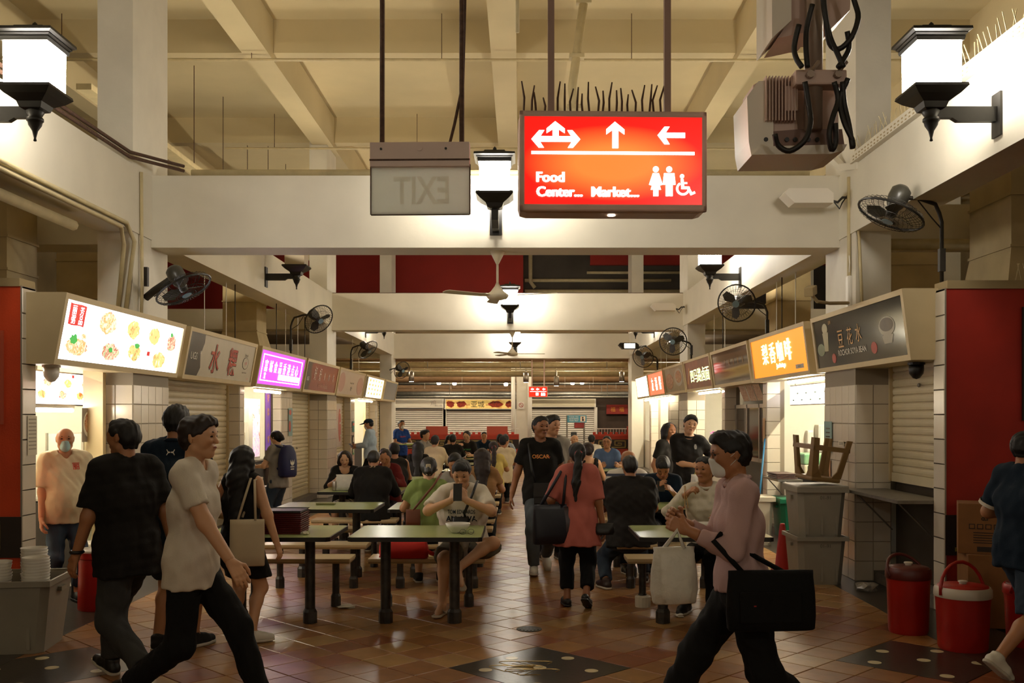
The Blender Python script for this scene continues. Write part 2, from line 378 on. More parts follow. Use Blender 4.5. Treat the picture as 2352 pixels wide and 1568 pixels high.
# ------------------------------------------------------------------ stalls
SIDE = {'l': dict(s=-1, XP=-4.15, XS=-4.34, xb=-3.93, xt=-3.82, zb=2.118, zt=2.72, back=-4.2, C=CL),
        'r': dict(s=1, XP=3.60, XS=3.79, xb=3.40, xt=3.32, zb=2.167, zt=2.786, back=3.70, C=CR)}
WT = {}
def clad(parent, o, U, nu, su, nv, sv, N, z0=0, vary=True):
    """glazed wall tiles, each its own piece"""
    U, N = Vector(U), Vector(N); key = (round(su, 3), round(sv, 3), tuple(U), tuple(N))
    if key not in WT:
        g = MB(); a, b, e = su/2-.0025, sv/2-.0025, .004
        P = lambda u, v, n: tuple(U*u+Vector((0, 0, v))+N*n)
        vs = [P(-a, -b, 0), P(a, -b, 0), P(a, b, 0), P(-a, b, 0), P(-a+e, -b+e, .007), P(a-e, -b+e, .007), P(a-e, b-e, .007), P(-a+e, b-e, .007)]
        g.add(vs, [(4, 5, 6, 7)]+[(k, (k+1) % 4, 4+(k+1) % 4, 4+k) for k in range(4)])
        me = bpy.data.meshes.new('tile'); me.from_pydata(g.v, [], g.f); me.materials.append(M_WT); WT[key] = me
    for i in range(nu):
        for j in range(nv):
            p = Vector(o)+U*(su*(i+.5))+Vector((0, 0, z0+sv*(j+.5)))
            t = link('tile', WT[key], None, parent, loc=p)
            t.rotation_euler = (random.uniform(-.006, .006), random.uniform(-.006, .006), random.uniform(-.006, .006))
# end walls (red, facing the viewer) with tiled edge strips
M_PBAND = mat('dark_band', '#2b1d12', .6, noise=.3); M_GOLD = mat('gold_band', '#8a7433', .6)
def key_unit(w, h, t):
    segs = [((0, 0), (w*.82, 0)), ((w*.82, 0), (w*.82, h)), ((w*.82, h), (w*.18, h)), ((w*.18, h), (w*.18, h*.33)), ((w*.18, h*.33), (w*.58, h*.33)), ((w*.58, h*.33), (w*.58, h*.66)), ((w*.58, h*.66), (w*.38, h*.66))]
    return segs
def meander(parent, o, U, N, n, w, h, t, m):
    U, N = Vector(U), Vector(N)
    for i in range(n):
        g = MB()
        for (a, b), (c, d) in key_unit(w, h, t):
            u0, u1 = min(a, c)-t/2, max(a, c)+t/2; v0, v1 = min(b, d)-t/2, max(b, d)+t/2
            g.prism([(u0, v0), (u1, v0), (u1, v1), (u0, v1)], Vector(o)+U*(i*w*1.0), U, (0, 0, 1), N, .006)
        g.build('meander', m, parent)
for k, (s, x, y0, y1) in {'left': (-1, -4.15, 8.29, 8.52), 'right': (1, 3.60, 8.44, 8.66)}.items():
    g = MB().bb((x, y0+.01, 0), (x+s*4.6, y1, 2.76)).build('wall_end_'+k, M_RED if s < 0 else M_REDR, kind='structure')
    MB().bb((x-s*.0, y0, 0), (x+s*.012, y1+.01, 2.765)).build('edge_strip', M_WTG, g)
    clad(g, (x, y0, 0), (0, 1, 0), 1, y1-y0, 13, .2115, (-s, 0, 0))
    MB().bb((x+s*.004, y0-.004, .5), (x+s*4.5, y0+.012, .84)).build('dark_band', M_PBAND, g)
    meander(g, (-8.6 if s < 0 else 3.7, y0-.004, .55), (1, 0, 0), (0, -1, 0), 12, .36, .24, .035, M_GOLD)
    MB().bb((x+s*.02, y0, 2.76), (x+s*4.6, y1+.04, 2.83)).build('coping', M_DULL, g)
# clear board on the left end wall, framed poster on the right one
b = empty('acrylic_board', (-4.95, 8.27, 2.0), label='clear acrylic notice board bolted to the left red wall', cat='notice board')
MB().box((.3, 0, 0), (.72, .012, .78)).build('sheet', mat('acrylic', '#c85a38', .08, alpha=.35), b)
for (x, z) in ((.6, .33), (.6, -.33), (0, .33), (0, -.33)): MB().lathe([(.014, 0), (.014, .02), (.008, .03)], 10).build('stand_off', M_ALU, b, loc=(x, -.005, z)).rotation_euler = (R(90), 0, 0)
b = empty('framed_poster', (4.26, 8.42, 2.1), label='yellow food poster in a black frame at the right edge', cat='poster')
MB().bb((-.02, -.02, -.46), (.6, .0, .5)).build('frame', M_BLK, b)
MB().bb((.0, -.026, -.44), (.58, -.018, .48)).build('sheet', mat('poster_yellow', '#b98f2f', .5), b)
MB().bb((.03, -.03, -.4), (.5, -.024, -.05)).build('dish_picture', print_mat('poster_dish', ['#3a1d10', '#8a4a20', '#4d6a45', '#a7791f'], 9), b)
for z in (.28, .1): MB().prism([(.03, 0), (.12, .02), (.15, .1), (.07, .08)], (.0, -.026, z), (1, 0, 0), (0, 0, 1), (0, -1, 0), .004).build('lettering', mat('poster_red', '#a01512', .5), b)

# stall bodies: floor step, roof, partition walls, columns' cladding
M_ROOM = mat('stall_white_tile', '#e4e0d2', .25, noise=.05)
for k, S in SIDE.items():
    s = S['s']; X = S['XP']
    MB().bb((X, 8.5, 0), (X+s*4.4, 33, .11)).build('stall_step_'+('left' if s < 0 else 'right'), M_CONC, kind='structure')
    MB().bb((S['XS'], 8.5, 2.66), (X+s*4.4, 33, 2.74)).build('stall_roof_'+('left' if s < 0 else 'right'), M_DULL, kind='structure')
    MB().bb((X+s*3.6, 8.5, 0), (X+s*3.8, 33, 2.7)).build('wall_stalls_'+('left' if s < 0 else 'right'), M_ROOM, kind='structure')
    for y in (11.5, 14.8, 18.0, 21.4, 24.8, 28.4, 31.6):
        MB().bb((S['XS']+s*.05, y, .1), (X+s*3.7, y+.1, 2.68)).build('wall_partition_'+('left' if s < 0 else 'right'), M_ROOM, kind='structure')
MB().bb((-8, 8.522, .1), (-4.36, 8.55, 2.68)).build('wall_lining_left', M_ROOM, kind='structure')
MB().bb((3.87, 8.662, .1), (7.2, 8.69, 2.68)).build('wall_lining_right', M_ROOM, kind='structure')
def column_clad(S, y, nz=10):
    s = S['s']; c = S['C']
    base = MB().bb((c-s*.004, y-.004, 0), (c+s*.36, y+CD+.012, 2.16)).build('column_cladding', M_WTG, kind='structure')
    clad(base, (c-s*.004, y-.004, 0), (0, 1, 0), 5, (CD+.016)/5, nz, .2, (-s, 0, 0))
    clad(base, (c-s*.004, y-.004, 0), (s, 0, 0), 2, .18, nz, .2, (0, -1, 0))
for k in 'lr':
    for y in YC[:2]: column_clad(SIDE[k], y)
PILL = {'l': [(14.71, 14.95), (17.26, 18.1), (24.35, 24.9), (28.5, 28.9), (31.2, 32.9)], 'r': [(14.55, 14.75), (17.5, 17.75), (23.9, 24.2), (27.4, 27.7), (30.7, 32.9)]}
for k, L in PILL.items():
    S = SIDE[k]; s = S['s']
    for (y0, y1) in L:
        p = MB().bb((S['XP'], y0, 0), (S['XP']+s*.26, y1, 2.2)).build('stall_pillar', M_WTG, kind='structure')
        clad(p, (S['XP'], y0, 0), (s, 0, 0), 1, .2, 11, .2, (0, -1, 0))
        n = max(1, round((y1-y0)/.22)); clad(p, (S['XP'], y0, 0), (0, 1, 0), n, (y1-y0)/n, 11, .2, (-s, 0, 0))

# roller shutters, each slat a piece
M_SHUT = mat('cream_shutter', '#cdbf9c', .42, noise=.1, nscale=5, bump=.03)
def shutter(side, y0, y1, zb, zt, label, pitch=.078, rust=False):
    S = SIDE[side]; s = S['s']; X = S['XS']; L = y1-y0
    r = empty('roller_shutter', (X, (y0+y1)/2, zb), label=label, cat='shutter', group='roller shutters of closed stalls')
    prof = [(-.006, 0), (.002, .002), (.007, .008), (.011, .03), (.010, .05), (.006, .064), (.001, .068), (-.008, .07), (-.008, pitch)]
    g = MB(); n = len(prof)
    vs = [(-s*d, -L/2, z) for d, z in prof]+[(-s*d, L/2, z) for d, z in prof]
    g.add(vs, [(i, i+1, n+i+1, n+i) for i in range(n-1)])
    me = bpy.data.meshes.new('slat'); me.from_pydata(g.v, [], g.f); me.materials.append(M_SHUT)
    for j in range(int((zt-zb-.09)/pitch)): link('slat', me, None, r, False, loc=(0, 0, .09+j*pitch))
    MB().box((-s*.005, 0, .045), (.03, L, .09)).build('bottom_bar', M_SHUT, r)
    for e in (-1, 1): MB().box((-s*.01, e*(L/2-.01), (zt-zb)/2), (.06, .05, zt-zb)).build('guide_rail', M_FRAME, r)
    MB().lathe([(.02, 0), (.02, .012), (.01, .02)], 12).build('lock', M_GALV, r, loc=(-s*.02, 0, .95)).rotation_euler = (0, R(-90*s), 0)
    return r
shutter('l', 11.2, 14.7, .11, 2.3, 'closed cream roller shutter under the brushed red lettering sign')
shutter('l', 18.1, 20.35, .11, 2.3, 'closed cream roller shutter under the dark red sign')
shutter('l', 21.4, 24.35, .11, 2.3, 'closed roller shutter behind the narrow hanging menu board')
shutter('l', 27.7, 28.5, .11, 2.3, 'narrow half shutter beside the bright far left stall')
shutter('l', 28.9, 31.2, .11, 2.3, 'last closed shutter under the slate blue sign')
shutter('r', 8.66, 10.14, 1.02, 2.4, 'half lowered cream shutter under the dark blue sign')

# sign boxes
class Face:
    """a tilted rectangular print area; u to the reader's right, v up, both 0..1"""
    def __init__(s, parent, o, U, V, N): s.p = parent; s.o, s.U, s.V, s.N = Vector(o), Vector(U), Vector(V), Vector(N)
    def poly(s, pts, m, name='print', lay=1, t=.002):
        g = MB(); g.prism([(a, b) for a, b in pts], s.o+s.N*(.002*lay), s.U, s.V, s.N, t); return g.build(name, m, s.p)
    def rect(s, a, b, c, d, m, name='print', lay=1): return s.poly([(a, b), (c, b), (c, d), (a, d)], m, name, lay)
    def ell(s, a, b, ra, rb, m, name='print', lay=1, n=22, jag=0.):
        return s.poly([(a+ra*math.cos(t)*(1+random.uniform(-jag, jag)), b+rb*math.sin(t)*(1+random.uniform(-jag, jag))) for t in np.linspace(0, 2*math.pi, n, endpoint=False)], m, name, lay)
    def text(s, body, a, b, h, m, bold=0., maxw=None, lay=2, name='lettering', sx=1., shear=0., vertical=False):
        """centre (a,b), h = height as a share of the face height"""
        co, fs, asp = glyphs(body, bold)
        hm = h*s.V.length; wm = hm*asp*sx
        if maxw and wm > maxw*s.U.length: wm = maxw*s.U.length
        u, v = s.U.normalized(), s.V.normalized(); c = s.o+s.U*a+s.V*b+s.N*(.002*lay+.002)
        vs = [tuple(c+u*((q[0]-.5)*wm+shear*(q[1]-.5)*hm)+v*((q[1]-.5)*hm)) for q in co]
        g = MB(); g.add(vs, fs); return g.build(name, m, s.p)
    def column(s, body, a, top, ch, m, lay=2, bold=0.):
        for i, c in enumerate(body): s.text(c, a, top-ch*(i+.5), ch*.86, m, bold, lay=lay)
def sign(side, y0, y1, label, m_panel, glow=None):
    S = SIDE[side]; sg = S['s']; xb, xt, zb, zt = S['xb'], S['xt'], S['zb'], S['zt']
    r = empty('stall_sign', (0, 0, 0), label=label, cat='sign', group='box signs over the stalls')
    def prof(yA, yB, ins, name, m):
        g = MB(); g.prism([(S['back'], zb), (xb, zb), (xt, zt), (S['back'], zt)], (0, yA, 0), (1, 0, 0), (0, 0, 1), (0, 1, 0), yB-yA); return g.build(name, m, r)
    prof(y0, y1, 0, 'housing', M_FRAME)
    V = Vector((xt-xb, 0, zt-zb)); N = Vector((-sg*V.z, 0, sg*V.x)).normalized() if True else None
    if N.x*(-sg) < 0: N = -N
    if sg < 0: o = Vector((xb, y0, zb)); U = Vector((0, y1-y0, 0))
    else: o = Vector((xb, y1, zb)); U = Vector((0, y0-y1, 0))
    iu, iv = .055/U.length, .05/V.length
    for (a, b, c, d) in ((0, 0, 1, iv), (0, 1-iv, 1, 1), (0, iv, iu, 1-iv), (1-iu, iv, 1, 1-iv)):
        g = MB(); g.prism([(a, b), (c, b), (c, d), (a, d)], o, U, V, N, .018); g.build('frame', M_FRAME, r)
    fo = o+U*iu+V*iv+N*.004; fU = U*(1-2*iu); fV = V*(1-2*iv)
    g = MB(); g.prism([(0, 0), (1, 0), (1, 1), (0, 1)], fo-N*.004, fU, fV, N, .005); g.build('panel', m_panel, r)
    return Face(r, fo, fU, fV, N)
G1 = 3.2
P_FOOD = [print_mat('food_print_a', ['#f6e2b8', '#d8944a', '#fff2d8', '#b8441c'], 14, .9), print_mat('food_print_b', ['#fff4dc', '#d8c478', '#b9c078', '#c8783a'], 12, .95),
          print_mat('food_print_c', ['#f7e7cf', '#a8421c', '#f0dfc0', '#6c994a'], 16, .85)]
M_LITW = emit('backlit_white', '#f4f2ff', G1); M_LITRED = emit('backlit_red', '#c4150c', .9); M_LITGRN = emit('backlit_green', '#3fae4a', .8)
# -- L1 porridge menu sign
f = sign('l', 8.35, 11.35, 'glowing white menu sign with food pictures and a red seal', M_LITW)
f.poly([(.03, .60), (.055, .585), (.11, .6), (.135, .585), (.137, .95), (.1, .96), (.05, .95), (.028, .96)], M_LITRED, 'red_seal', 1)
for c, a, b in (('丽', .058, .85), ('芳', .108, .85), ('粥', .058, .69), ('品', .108, .69)): f.text(c, a, b, .15, M_LITW, 0., lay=2)
for i, (a, b, r1, r2, m) in enumerate([(.31, .76, .065, .2, 0), (.52, .74, .052, .18, 1), (.72, .70, .05, .17, 1), (.90, .62, .045, .18, 2), (.115, .24, .075, .15, 0), (.36, .24, .07, .16, 2), (.56, .3, .055, .16, 1), (.80, .22, .06, .17, 1), (.15, .43, .02, .05, 0)]):
    f.ell(a, b, r1, r2, P_FOOD[m], 'dish_picture', 1, 26, .12)
f.ell(.085, .36, .025, .08, M_LITGRN, 'garnish', 2, 14, .25); f.ell(.36, .28, .015, .05, M_LITGRN, 'garnish', 2, 12, .3); f.ell(.575, .45, .022, .05, M_LITGRN, 'garnish', 2, 12, .3); f.ell(.89, .8, .015, .04, M_LITGRN, 'garnish', 2, 12, .3)
f.rect(.675, .28, .70, .37, M_LITRED, 'red_stamp', 2)
for i, (a, b) in enumerate([(.215, .72), (.44, .74), (.64, .71), (.27, .2), (.47, .22), (.87, .2)]):
    f.text(str(i+1), a, b, .06, emit('backlit_grey', '#a58d86', 1.), lay=2)
# -- L2 brushed lettering
M_SGREY = mat('sign_pale_print', '#c9c2b0', .25, noise=.06); M_SRED = mat('sign_red_print', '#b2321a', .3); M_SBLK = mat('sign_black_print', '#26221c', .25, noise=.3, nscale=5); M_SWHT = mat('sign_white_print', '#e6e2d6', .3)
f = sign('l', 11.52, 14.45, 'pale sign with two large red brushed characters and a dark left band', M_SGREY)
f.poly([(0, 0), (.16, 0), (.19, .2), (.165, .5), (.195, .8), (.19, 1), (0, 1)], M_SBLK, 'dark_band', 1)
f.text('UGS', .085, .46, .17, M_SWHT); f.text('*', .165, .56, .1, M_SWHT)
for c, a, b in (('水', .37, .48), ('粿', .64, .48)): f.text(c, a+.006, b-.014, .72, M_SBLK, .012, lay=2); f.text(c, a, b, .72, M_SRED, .01, lay=3)
f.ell(.865, .5, .052, .17, M_SBLK, 'ring', 1); f.ell(.865, .5, .046, .155, M_SGREY, 'ring_centre', 2); f.text('水粿', .865, .5, .1, M_SRED, lay=3); f.text('Bedok', .865, .72, .08, M_SBLK); f.text('Queen St Market', .865, .24, .05, M_SBLK, maxw=.12); f.text('#01-75', .94, .08, .05, M_SRED)
# -- L3 violet lit sign
M_LITV = emit('backlit_violet', '#b23fe0', 1.5); M_LITPK = emit('backlit_pinkwhite', '#ffe6ff', 3.4)
f = sign('l', 14.71, 17.75, 'glowing violet sign with white lettering and double border', M_LITV)
for (a, b, c, d) in ((.05, .1, .95, .13), (.05, .87, .95, .9), (.05, .1, .06, .9), (.94, .1, .95, .9)): f.rect(a, b, c, d, M_LITPK, 'border', 1)
for i, c in enumerate('富城食品香港点心'): f.text(c, .13+i*.1, .56, .36, M_LITPK, .0)
f.text('宝', .13, .27, .2, M_LITPK, .02); f.rect(.42, .18, .92, .36, M_LITPK, 'white_strip', 2)
# -- L4 red sign
M_DRED = mat('sign_dark_red_print', '#8f1d12', .2, noise=.25, nscale=4)
f = sign('l', 17.9, 21.0, 'dark red sign with tall pale characters and a grey left band', M_DRED)
f.poly([(0, 0), (.14, 0), (.17, .4), (.13, .75), (.15, 1), (0, 1)], M_SBLK, 'dark_band', 1); f.text('UGS', .075, .4, .14, M_SWHT)
for i, (c, h) in enumerate((('好', .5), ('好', .5), ('美', .3), ('食', .3), ('坊', .34))): f.text(c, .27+i*.15, .63-(.05 if h < .4 else 0), h, M_SWHT, 0.0, sx=.8)
f.text('Ho Ho Delicacies', .56, .2, .17, mat('sign_tan_print', '#c9a58a', .3), maxw=.74)
# -- L5 pale pink
f = sign('l', 21.15, 24.6, 'pale pink sign with round red motifs and thin dark lettering', mat('sign_pink_print', '#cbb7a4', .3, noise=.05))
f.ell(.12, .5, .11, .42, mat('sign_rose_print', '#b98a7c', .3), 'motif', 1); f.ell(.85, .45, .13, .42, mat('sign_rose_print', '#b98a7c', .3), 'motif', 1)
f.text('Sembawang Traditional', .5, .52, .1, M_SBLK, maxw=.5); f.text('粿汁', .5, .27, .2, M_SBLK)
# -- L6 lit menu
f = sign('l', 24.72, 28.0, 'small glowing cream menu sign near the far end of the left row', emit('backlit_cream', '#ffedc0', 2.2))
f.rect(0, 0, .12, 1, M_SBLK, 'dark_band', 1)
for j in range(4):
    for i in range(5): f.ell(.24+i*.16, .86-j*.22, .035, .07, print_mat('menu_dots', ['#fff4d8', '#d8a04a', '#8a8a30', '#b5401c'], 30, 1.4), 'dish_picture', 1, 12, .2)
# -- L7 slate
f = sign('l', 28.3, 31.1, 'slate blue unlit sign at the far end of the left row', mat('sign_slate_print', '#6b7178', .3, noise=.2, nscale=3)); f.text('FU', .5, .35, .12, M_SGREY)
# -- right row
M_NAVY = mat('sign_navy_print', '#1c2026', .12, noise=.5, nscale=3.5, stain='#3a3833'); M_GOLDT = mat('sign_gold_print', '#b9822c', .3)
f = sign('r', 8.62, 11.35, 'dark blue sign with gold characters, a drink glass and bowl picture', M_NAVY)
f.text('豆', .335, .52, .34, M_GOLDT, 0, sx=.9); f.text('花', .445, .54, .34, M_GOLDT, 0, sx=.9); f.text('水', .545, .56, .34, M_GOLDT, 0, sx=.9)
f.text('ROCHOR SOYA BEAN', .45, .245, .12, mat('sign_silver_print', '#b3aca0', .3), .015, maxw=.42)
M_SOY = mat('sign_soy_print', '#a9a07c', .3, noise=.2); M_REDD2 = mat('sign_badge_print', '#a31f12', .3)
f.poly([(.12, .33), (.165, .33), (.185, .72), (.11, .72)], M_SOY, 'glass_picture', 1); f.ell(.147, .8, .035, .11, M_SOY, 'bean_picture', 1); f.ell(.07, .38, .05, .13, mat('sign_jade_print', '#6d7a5c', .3, noise=.2), 'bean_picture', 1)
f.ell(.835, .55, .075, .17, mat('sign_bowl_print', '#9a9482', .3), 'bowl_picture', 1); f.ell(.835, .58, .062, .12, mat('sign_dark_soy', '#4a3a2a', .3, noise=.3, nscale=12), 'bowl_filling', 2); f.poly([(.78, .4), (.89, .4), (.87, .25), (.80, .25)], mat('sign_bowl_print', '#9a9482', .3), 'bowl_picture', 1)
f.ell(.225, .16, .025, .1, M_REDD2, 'badge', 1); f.ell(.69, .22, .03, .11, M_REDD2, 'badge', 1); f.text('古早', .22, .9, .08, M_GOLDT)
f.rect(.93, -.085, 1.0, -.02, M_SWHT, 'unit_plate', 1); f.text('01-91', .965, -.052, .04, M_SBLK, lay=3)
M_LITO = emit('backlit_amber', '#ff8f1e', .95); M_LITY = emit('backlit_yellow_white', '#ffe9b0', 7.)
f = sign('r', 11.62, 14.4, 'glowing amber sign with blazing white lettering', M_LITO)
for i, c in enumerate('梨香咖啡'): f.text(c, .27+i*.145, .58, .52, M_LITY, .0, sx=1.1)
f.text('Jian Heritage', .55, .22, .15, M_LITY, .015, maxw=.42); f.rect(.8, .08, .93, .18, mat('sign_tag', '#c9c6bb', .4), 'name_tag', 1); f.text('Espresso', .865, .13, .06, M_SBLK, lay=3)
f = sign('r', 14.55, 17.35, 'unlit glossy dark sign mirroring the red hall sign', mat('sign_glossy_brown', '#6b5647', .06, noise=.35, nscale=5))
f.rect(0, 0, 1, .33, mat('sign_glossy_grey', '#5d5550', .08, noise=.2), 'print', 1)
for i, c in enumerate('巧味炒粿條'): f.text(c, .38+i*.12, .62, .2, mat('sign_dull_gold', '#8a6a3c', .2))
f = sign('r', 17.5, 20.2, 'wood grained sign with five glowing green-white characters', mat('sign_wood_print', '#8a4a2c', .3, noise=.5, nscale=4))
f.text('四马路卤面', .58, .46, .5, emit('backlit_lime', '#e8ffb0', 2.2), 0., maxw=.74, sx=1.5)
f.poly([(.04, .2), (.1, .5), (.16, .8), (.19, .75), (.13, .45), (.09, .18)], M_GOLDT, 'chopsticks_picture', 1)
f = sign('r', 20.35, 23.1, 'olive food picture sign with bowls on the right row', mat('sign_olive_print', '#8f7c4c', .3, noise=.3, nscale=4))
f.ell(.25, .45, .2, .34, print_mat('bowl_print_r', ['#5a3a20', '#b58a50', '#8a3a20', '#d8c8a0'], 8), 'bowl_picture', 1); f.ell(.74, .55, .2, .36, mat('sign_bowl_print', '#9a9482', .3), 'bowl_picture', 1); f.ell(.74, .57, .15, .25, print_mat('bowl_print_r', ['#5a3a20', '#b58a50', '#8a3a20', '#d8c8a0'], 8), 'bowl_filling', 2)
f = sign('r', 23.25, 25.95, 'glowing white sign with swirling red lettering', emit('backlit_rose', '#ff5a3a', 1.6))
for i, c in enumerate('友福餐'): f.text(c, .25+i*.26, .5, .62, emit('backlit_warm', '#fff0d8', 4.), .0)
f = sign('r', 26.1, 28.7, 'glaring white menu sign at the far end of the right row', emit('backlit_warm', '#fff0d8', 4.))
for i in range(5): f.text('面', .17+i*.165, .6, .2, emit('backlit_tan', '#c99a50', 1.2)); f.text('饭', .17+i*.165, .25, .2, emit('backlit_tan', '#c99a50', 1.2))

# open stalls: tubes, boards, counters
M_TUBE = emit('tube_light', '#fff3d6', 75.)
M_TUBEI = emit('stall_tube_light', '#fff3d6', 240.); M_FILLF = emit('far_fill_light', '#ffeccc', 330.); M_FILLU = emit('beam_fill_light', (1.0, .88, .68), 300.)  # far and beam-top glows belong to added fill tubes
def tube_light(p0, p1, label, m=None, up=1):
    c = (Vector(p0)+Vector(p1))/2; t = empty('tube_lamp', c, label=label, cat='lamp')
    a, b = Vector(p0)-c, Vector(p1)-c
    MB().tube([a, b], .017, 8).build('tube', m or M_TUBE, t); MB().box((0, 0, up*.035), (max(.05, abs((b-a).x)), max(.05, abs((b-a).y)), .025)).build('batten', M_WHITE, t)
    if c.z > 2.3:
        for e in (a*.8, b*.8): MB().tube([e+Vector((0, 0, .04)), e+Vector((0, 0, 2.67-c.z))], .006, 5).build('hanger', M_WHITE, t)
    return t
L, Rr = SIDE['l'], SIDE['r']
tube_light((-4.5, 9.0, 1.735), (-4.5, 10.0, 1.735), 'bright tube lamp beneath the inner menu board, left stall')
tube_light((-5.6, 8.9, 2.5), (-5.6, 10.9, 2.5), 'ceiling tube lamp inside the nearest left stall', M_TUBEI)
tube_light((-5.0, 15.2, 2.5), (-5.0, 17.2, 2.5), 'ceiling tube lamp inside the stall under the violet sign', M_TUBEI)
tube_light((-4.08, 15.3, 2.07), (-4.08, 16.9, 2.07), 'tube lamp tucked beneath the violet sign')
tube_light((-5.0, 25.2, 2.5), (-5.0, 27.6, 2.5), 'ceiling tube lamp inside the far left open stall', M_TUBEI)
tube_light((-4.08, 25.2, 2.07), (-4.08, 27.4, 2.07), 'tube lamp beneath the far cream menu sign')
tube_light((4.5, 11.5, 2.5), (4.5, 14.2, 2.5), 'ceiling tube lamp inside the stall under the amber sign', M_TUBEI)
tube_light((3.56, 11.7, 2.12), (3.56, 13.2, 2.12), 'tube lamp tucked beneath the amber sign')
tube_light((4.3, 18.2, 2.5), (4.3, 20.2, 2.5), 'ceiling tube lamp inside the noodle stall on the right', M_TUBEI)
tube_light((3.56, 17.8, 2.12), (3.56, 19.8, 2.12), 'tube lamp beneath the wood grained sign')
tube_light((4.3, 24.5, 2.5), (4.3, 27.2, 2.5), 'ceiling tube lamp in the far right open stall', M_TUBEI)
tube_light((3.56, 23.6, 2.12), (3.56, 25.7, 2.12), 'tube lamp beneath the rosy sign')
tube_light((3.56, 26.3, 2.12), (3.56, 28.4, 2.12), 'tube lamp beneath the glaring last sign')
tube_light((4.3, 28, 2.5), (4.3, 30.5, 2.5), 'ceiling tube lamp in the last right stall', M_TUBEI)
for k, (x, y) in enumerate([(-4.13, 5.5), (-4.13, 13.5), (-4.13, 18), (-4.13, 25), (3.6, 5.5), (3.6, 13.5), (3.6, 18), (3.6, 25)]):  # added tubes, hidden from view, that brighten the ceiling
    tube_light((x, y-.6, 4.295), (x, y+.6, 4.295), 'added unseen fill tube on top of the %s beam, %s from the front' % ('left' if x < 0 else 'right', ['first', 'second', 'third', 'fourth'][k % 4]), M_FILLU, -1)
def board(side, y0, y1, x, z0, z1, label, m, name='menu_board', cat='menu board', th=.05, fr=True):
    sg = SIDE[side]['s']; r = empty(name, (x, (y0+y1)/2, z0), label=label, cat=cat)
    MB().box((sg*th/2, 0, (z1-z0)/2), (th, y1-y0, z1-z0)).build('case', M_ALU if fr else m, r)
    W = y1-y0-.03; H = z1-z0-.03
    if z1 > 2.1 and abs(x) > 3.8:
        for e in (-.4, .4): MB().tube([(sg*th/2, e*(y1-y0), z1-z0), (sg*th/2, e*(y1-y0), 2.67-z0)], .006, 5).build('hanger', M_GALV, r)
    o = Vector((-sg*.002, -sg*-1*(-W/2) if False else (-W/2 if sg < 0 else W/2), .015)); U = Vector((0, W if sg < 0 else -W, 0))
    f = Face(r, o, U, (0, 0, H), (-sg, 0, 0)); f.rect(0, 0, 1, 1, m, 'sheet', 0); return f
f = board('l', 9.1, 10.62, -4.47, 1.78, 2.11, 'lit inner menu board with dishes in the nearest left stall', M_LITW)
for i, (a, b) in enumerate([(.2, .7), (.48, .68), (.74, .66), (.12, .3), (.4, .3), (.66, .28)]): f.ell(a, b, .055, .13, P_FOOD[i % 2], 'dish_picture', 1, 18, .15)
f.ell(.91, .55, .06, .36, emit('bowl_glow', '#d8b09a', 1.6), 'bowl_picture', 1); f.ell(.91, .66, .05, .22, print_mat('chilli_print', ['#8a1f0c', '#d8622a', '#3f6a20', '#c03a14'], 20, 1.1), 'bowl_filling', 2)
for a in (.24, .54): f.rect(a, .87, a+.03, .97, M_LITRED, 'red_stamp', 1)
f = board('r', 12.65, 14.5, 3.93, 1.83, 2.12, 'lit white drinks menu board in the amber signed stall', M_LITW)
M_LITDK = emit('backlit_sage', '#6d7a60', .6)
for i in range(8):
    a = .1+i*.115; b = .68 if i % 2 else .32
    f.poly([(a-.02, b-.13), (a+.02, b-.13), (a+.035, b+.12), (a-.035, b+.12)], M_LITDK, 'drink_picture', 1); f.rect(a-.022, b-.05, a+.022, b+.1, M_LITW, 'drink_filling', 2)
f = board('r', 11.17, 11.7, 3.66, .95, 1.75, 'tall narrow lit menu strip beside the tiled right column', M_LITW)
f.text('豆', .5, .88, .08, M_LITRED); f.rect(.3, .5, .75, .72, emit('backlit_tanbox', '#c9a583', 1.), 'notice', 1); f.ell(.5, .2, .2, .12, P_FOOD[0], 'dish_picture', 1, 16, .2)
# ------------------------------------------------------------------ tables and benches
M_TOP = mat('pale_green_laminate', '#a3ad72', .22, noise=.06, nscale=5)
M_EDGE = mat('black_edge', '#15120e', .4); M_SEAT = mat('cream_bench_top', '#c9b287', .28, noise=.08, nscale=6); M_SEDGE = mat('bench_edge', '#a58b5e', .4)
M_LEG = mat('worn_black_leg', '#14110d', .5, noise=.35, nscale=18, stain='#3a322a')
TW, TD, TZ = 1.04, .86, .745
def leg(parent, x, y, h, r, name='leg'):
    g = MB(); g.lathe([(r, .1), (r, h)], 14, (x, y, 0)); o = g.build(name, M_LEG, parent); auto(o)
    b = MB().lathe([(r*1.38, 0), (r*1.38, .09), (r*1.05, .115)], 8, (x, y, 0)).build('foot_block', M_LEG, o)
def make_table():
    t = empty('dining_table', (0, 0, 0), cat='table', label='x', group='green topped tables')
    c = .03; W, D = TW/2, TD/2
    poly = [(-W+c, -D), (W-c, -D), (W, -D+c), (W, D-c), (W-c, D), (-W+c, D), (-W, D-c), (-W, -D+c)]
    MB().prism(poly, (0, 0, TZ-.035), (1, 0, 0), (0, 1, 0), (0, 0, 1), .0325).build('edge_band', M_EDGE, t)
    MB().prism([(a*.985, b*.985) for a, b in poly], (0, 0, TZ-.004), (1, 0, 0), (0, 1, 0), (0, 0, 1), .004).build('tabletop', M_TOP, t)
    for x in (-.28, .28): leg(t, x, 0, TZ-.03, .042)
    MB().box((0, 0, TZ-.055), (.75, .09, .04)).build('support_bar', M_LEG, t)
    return t
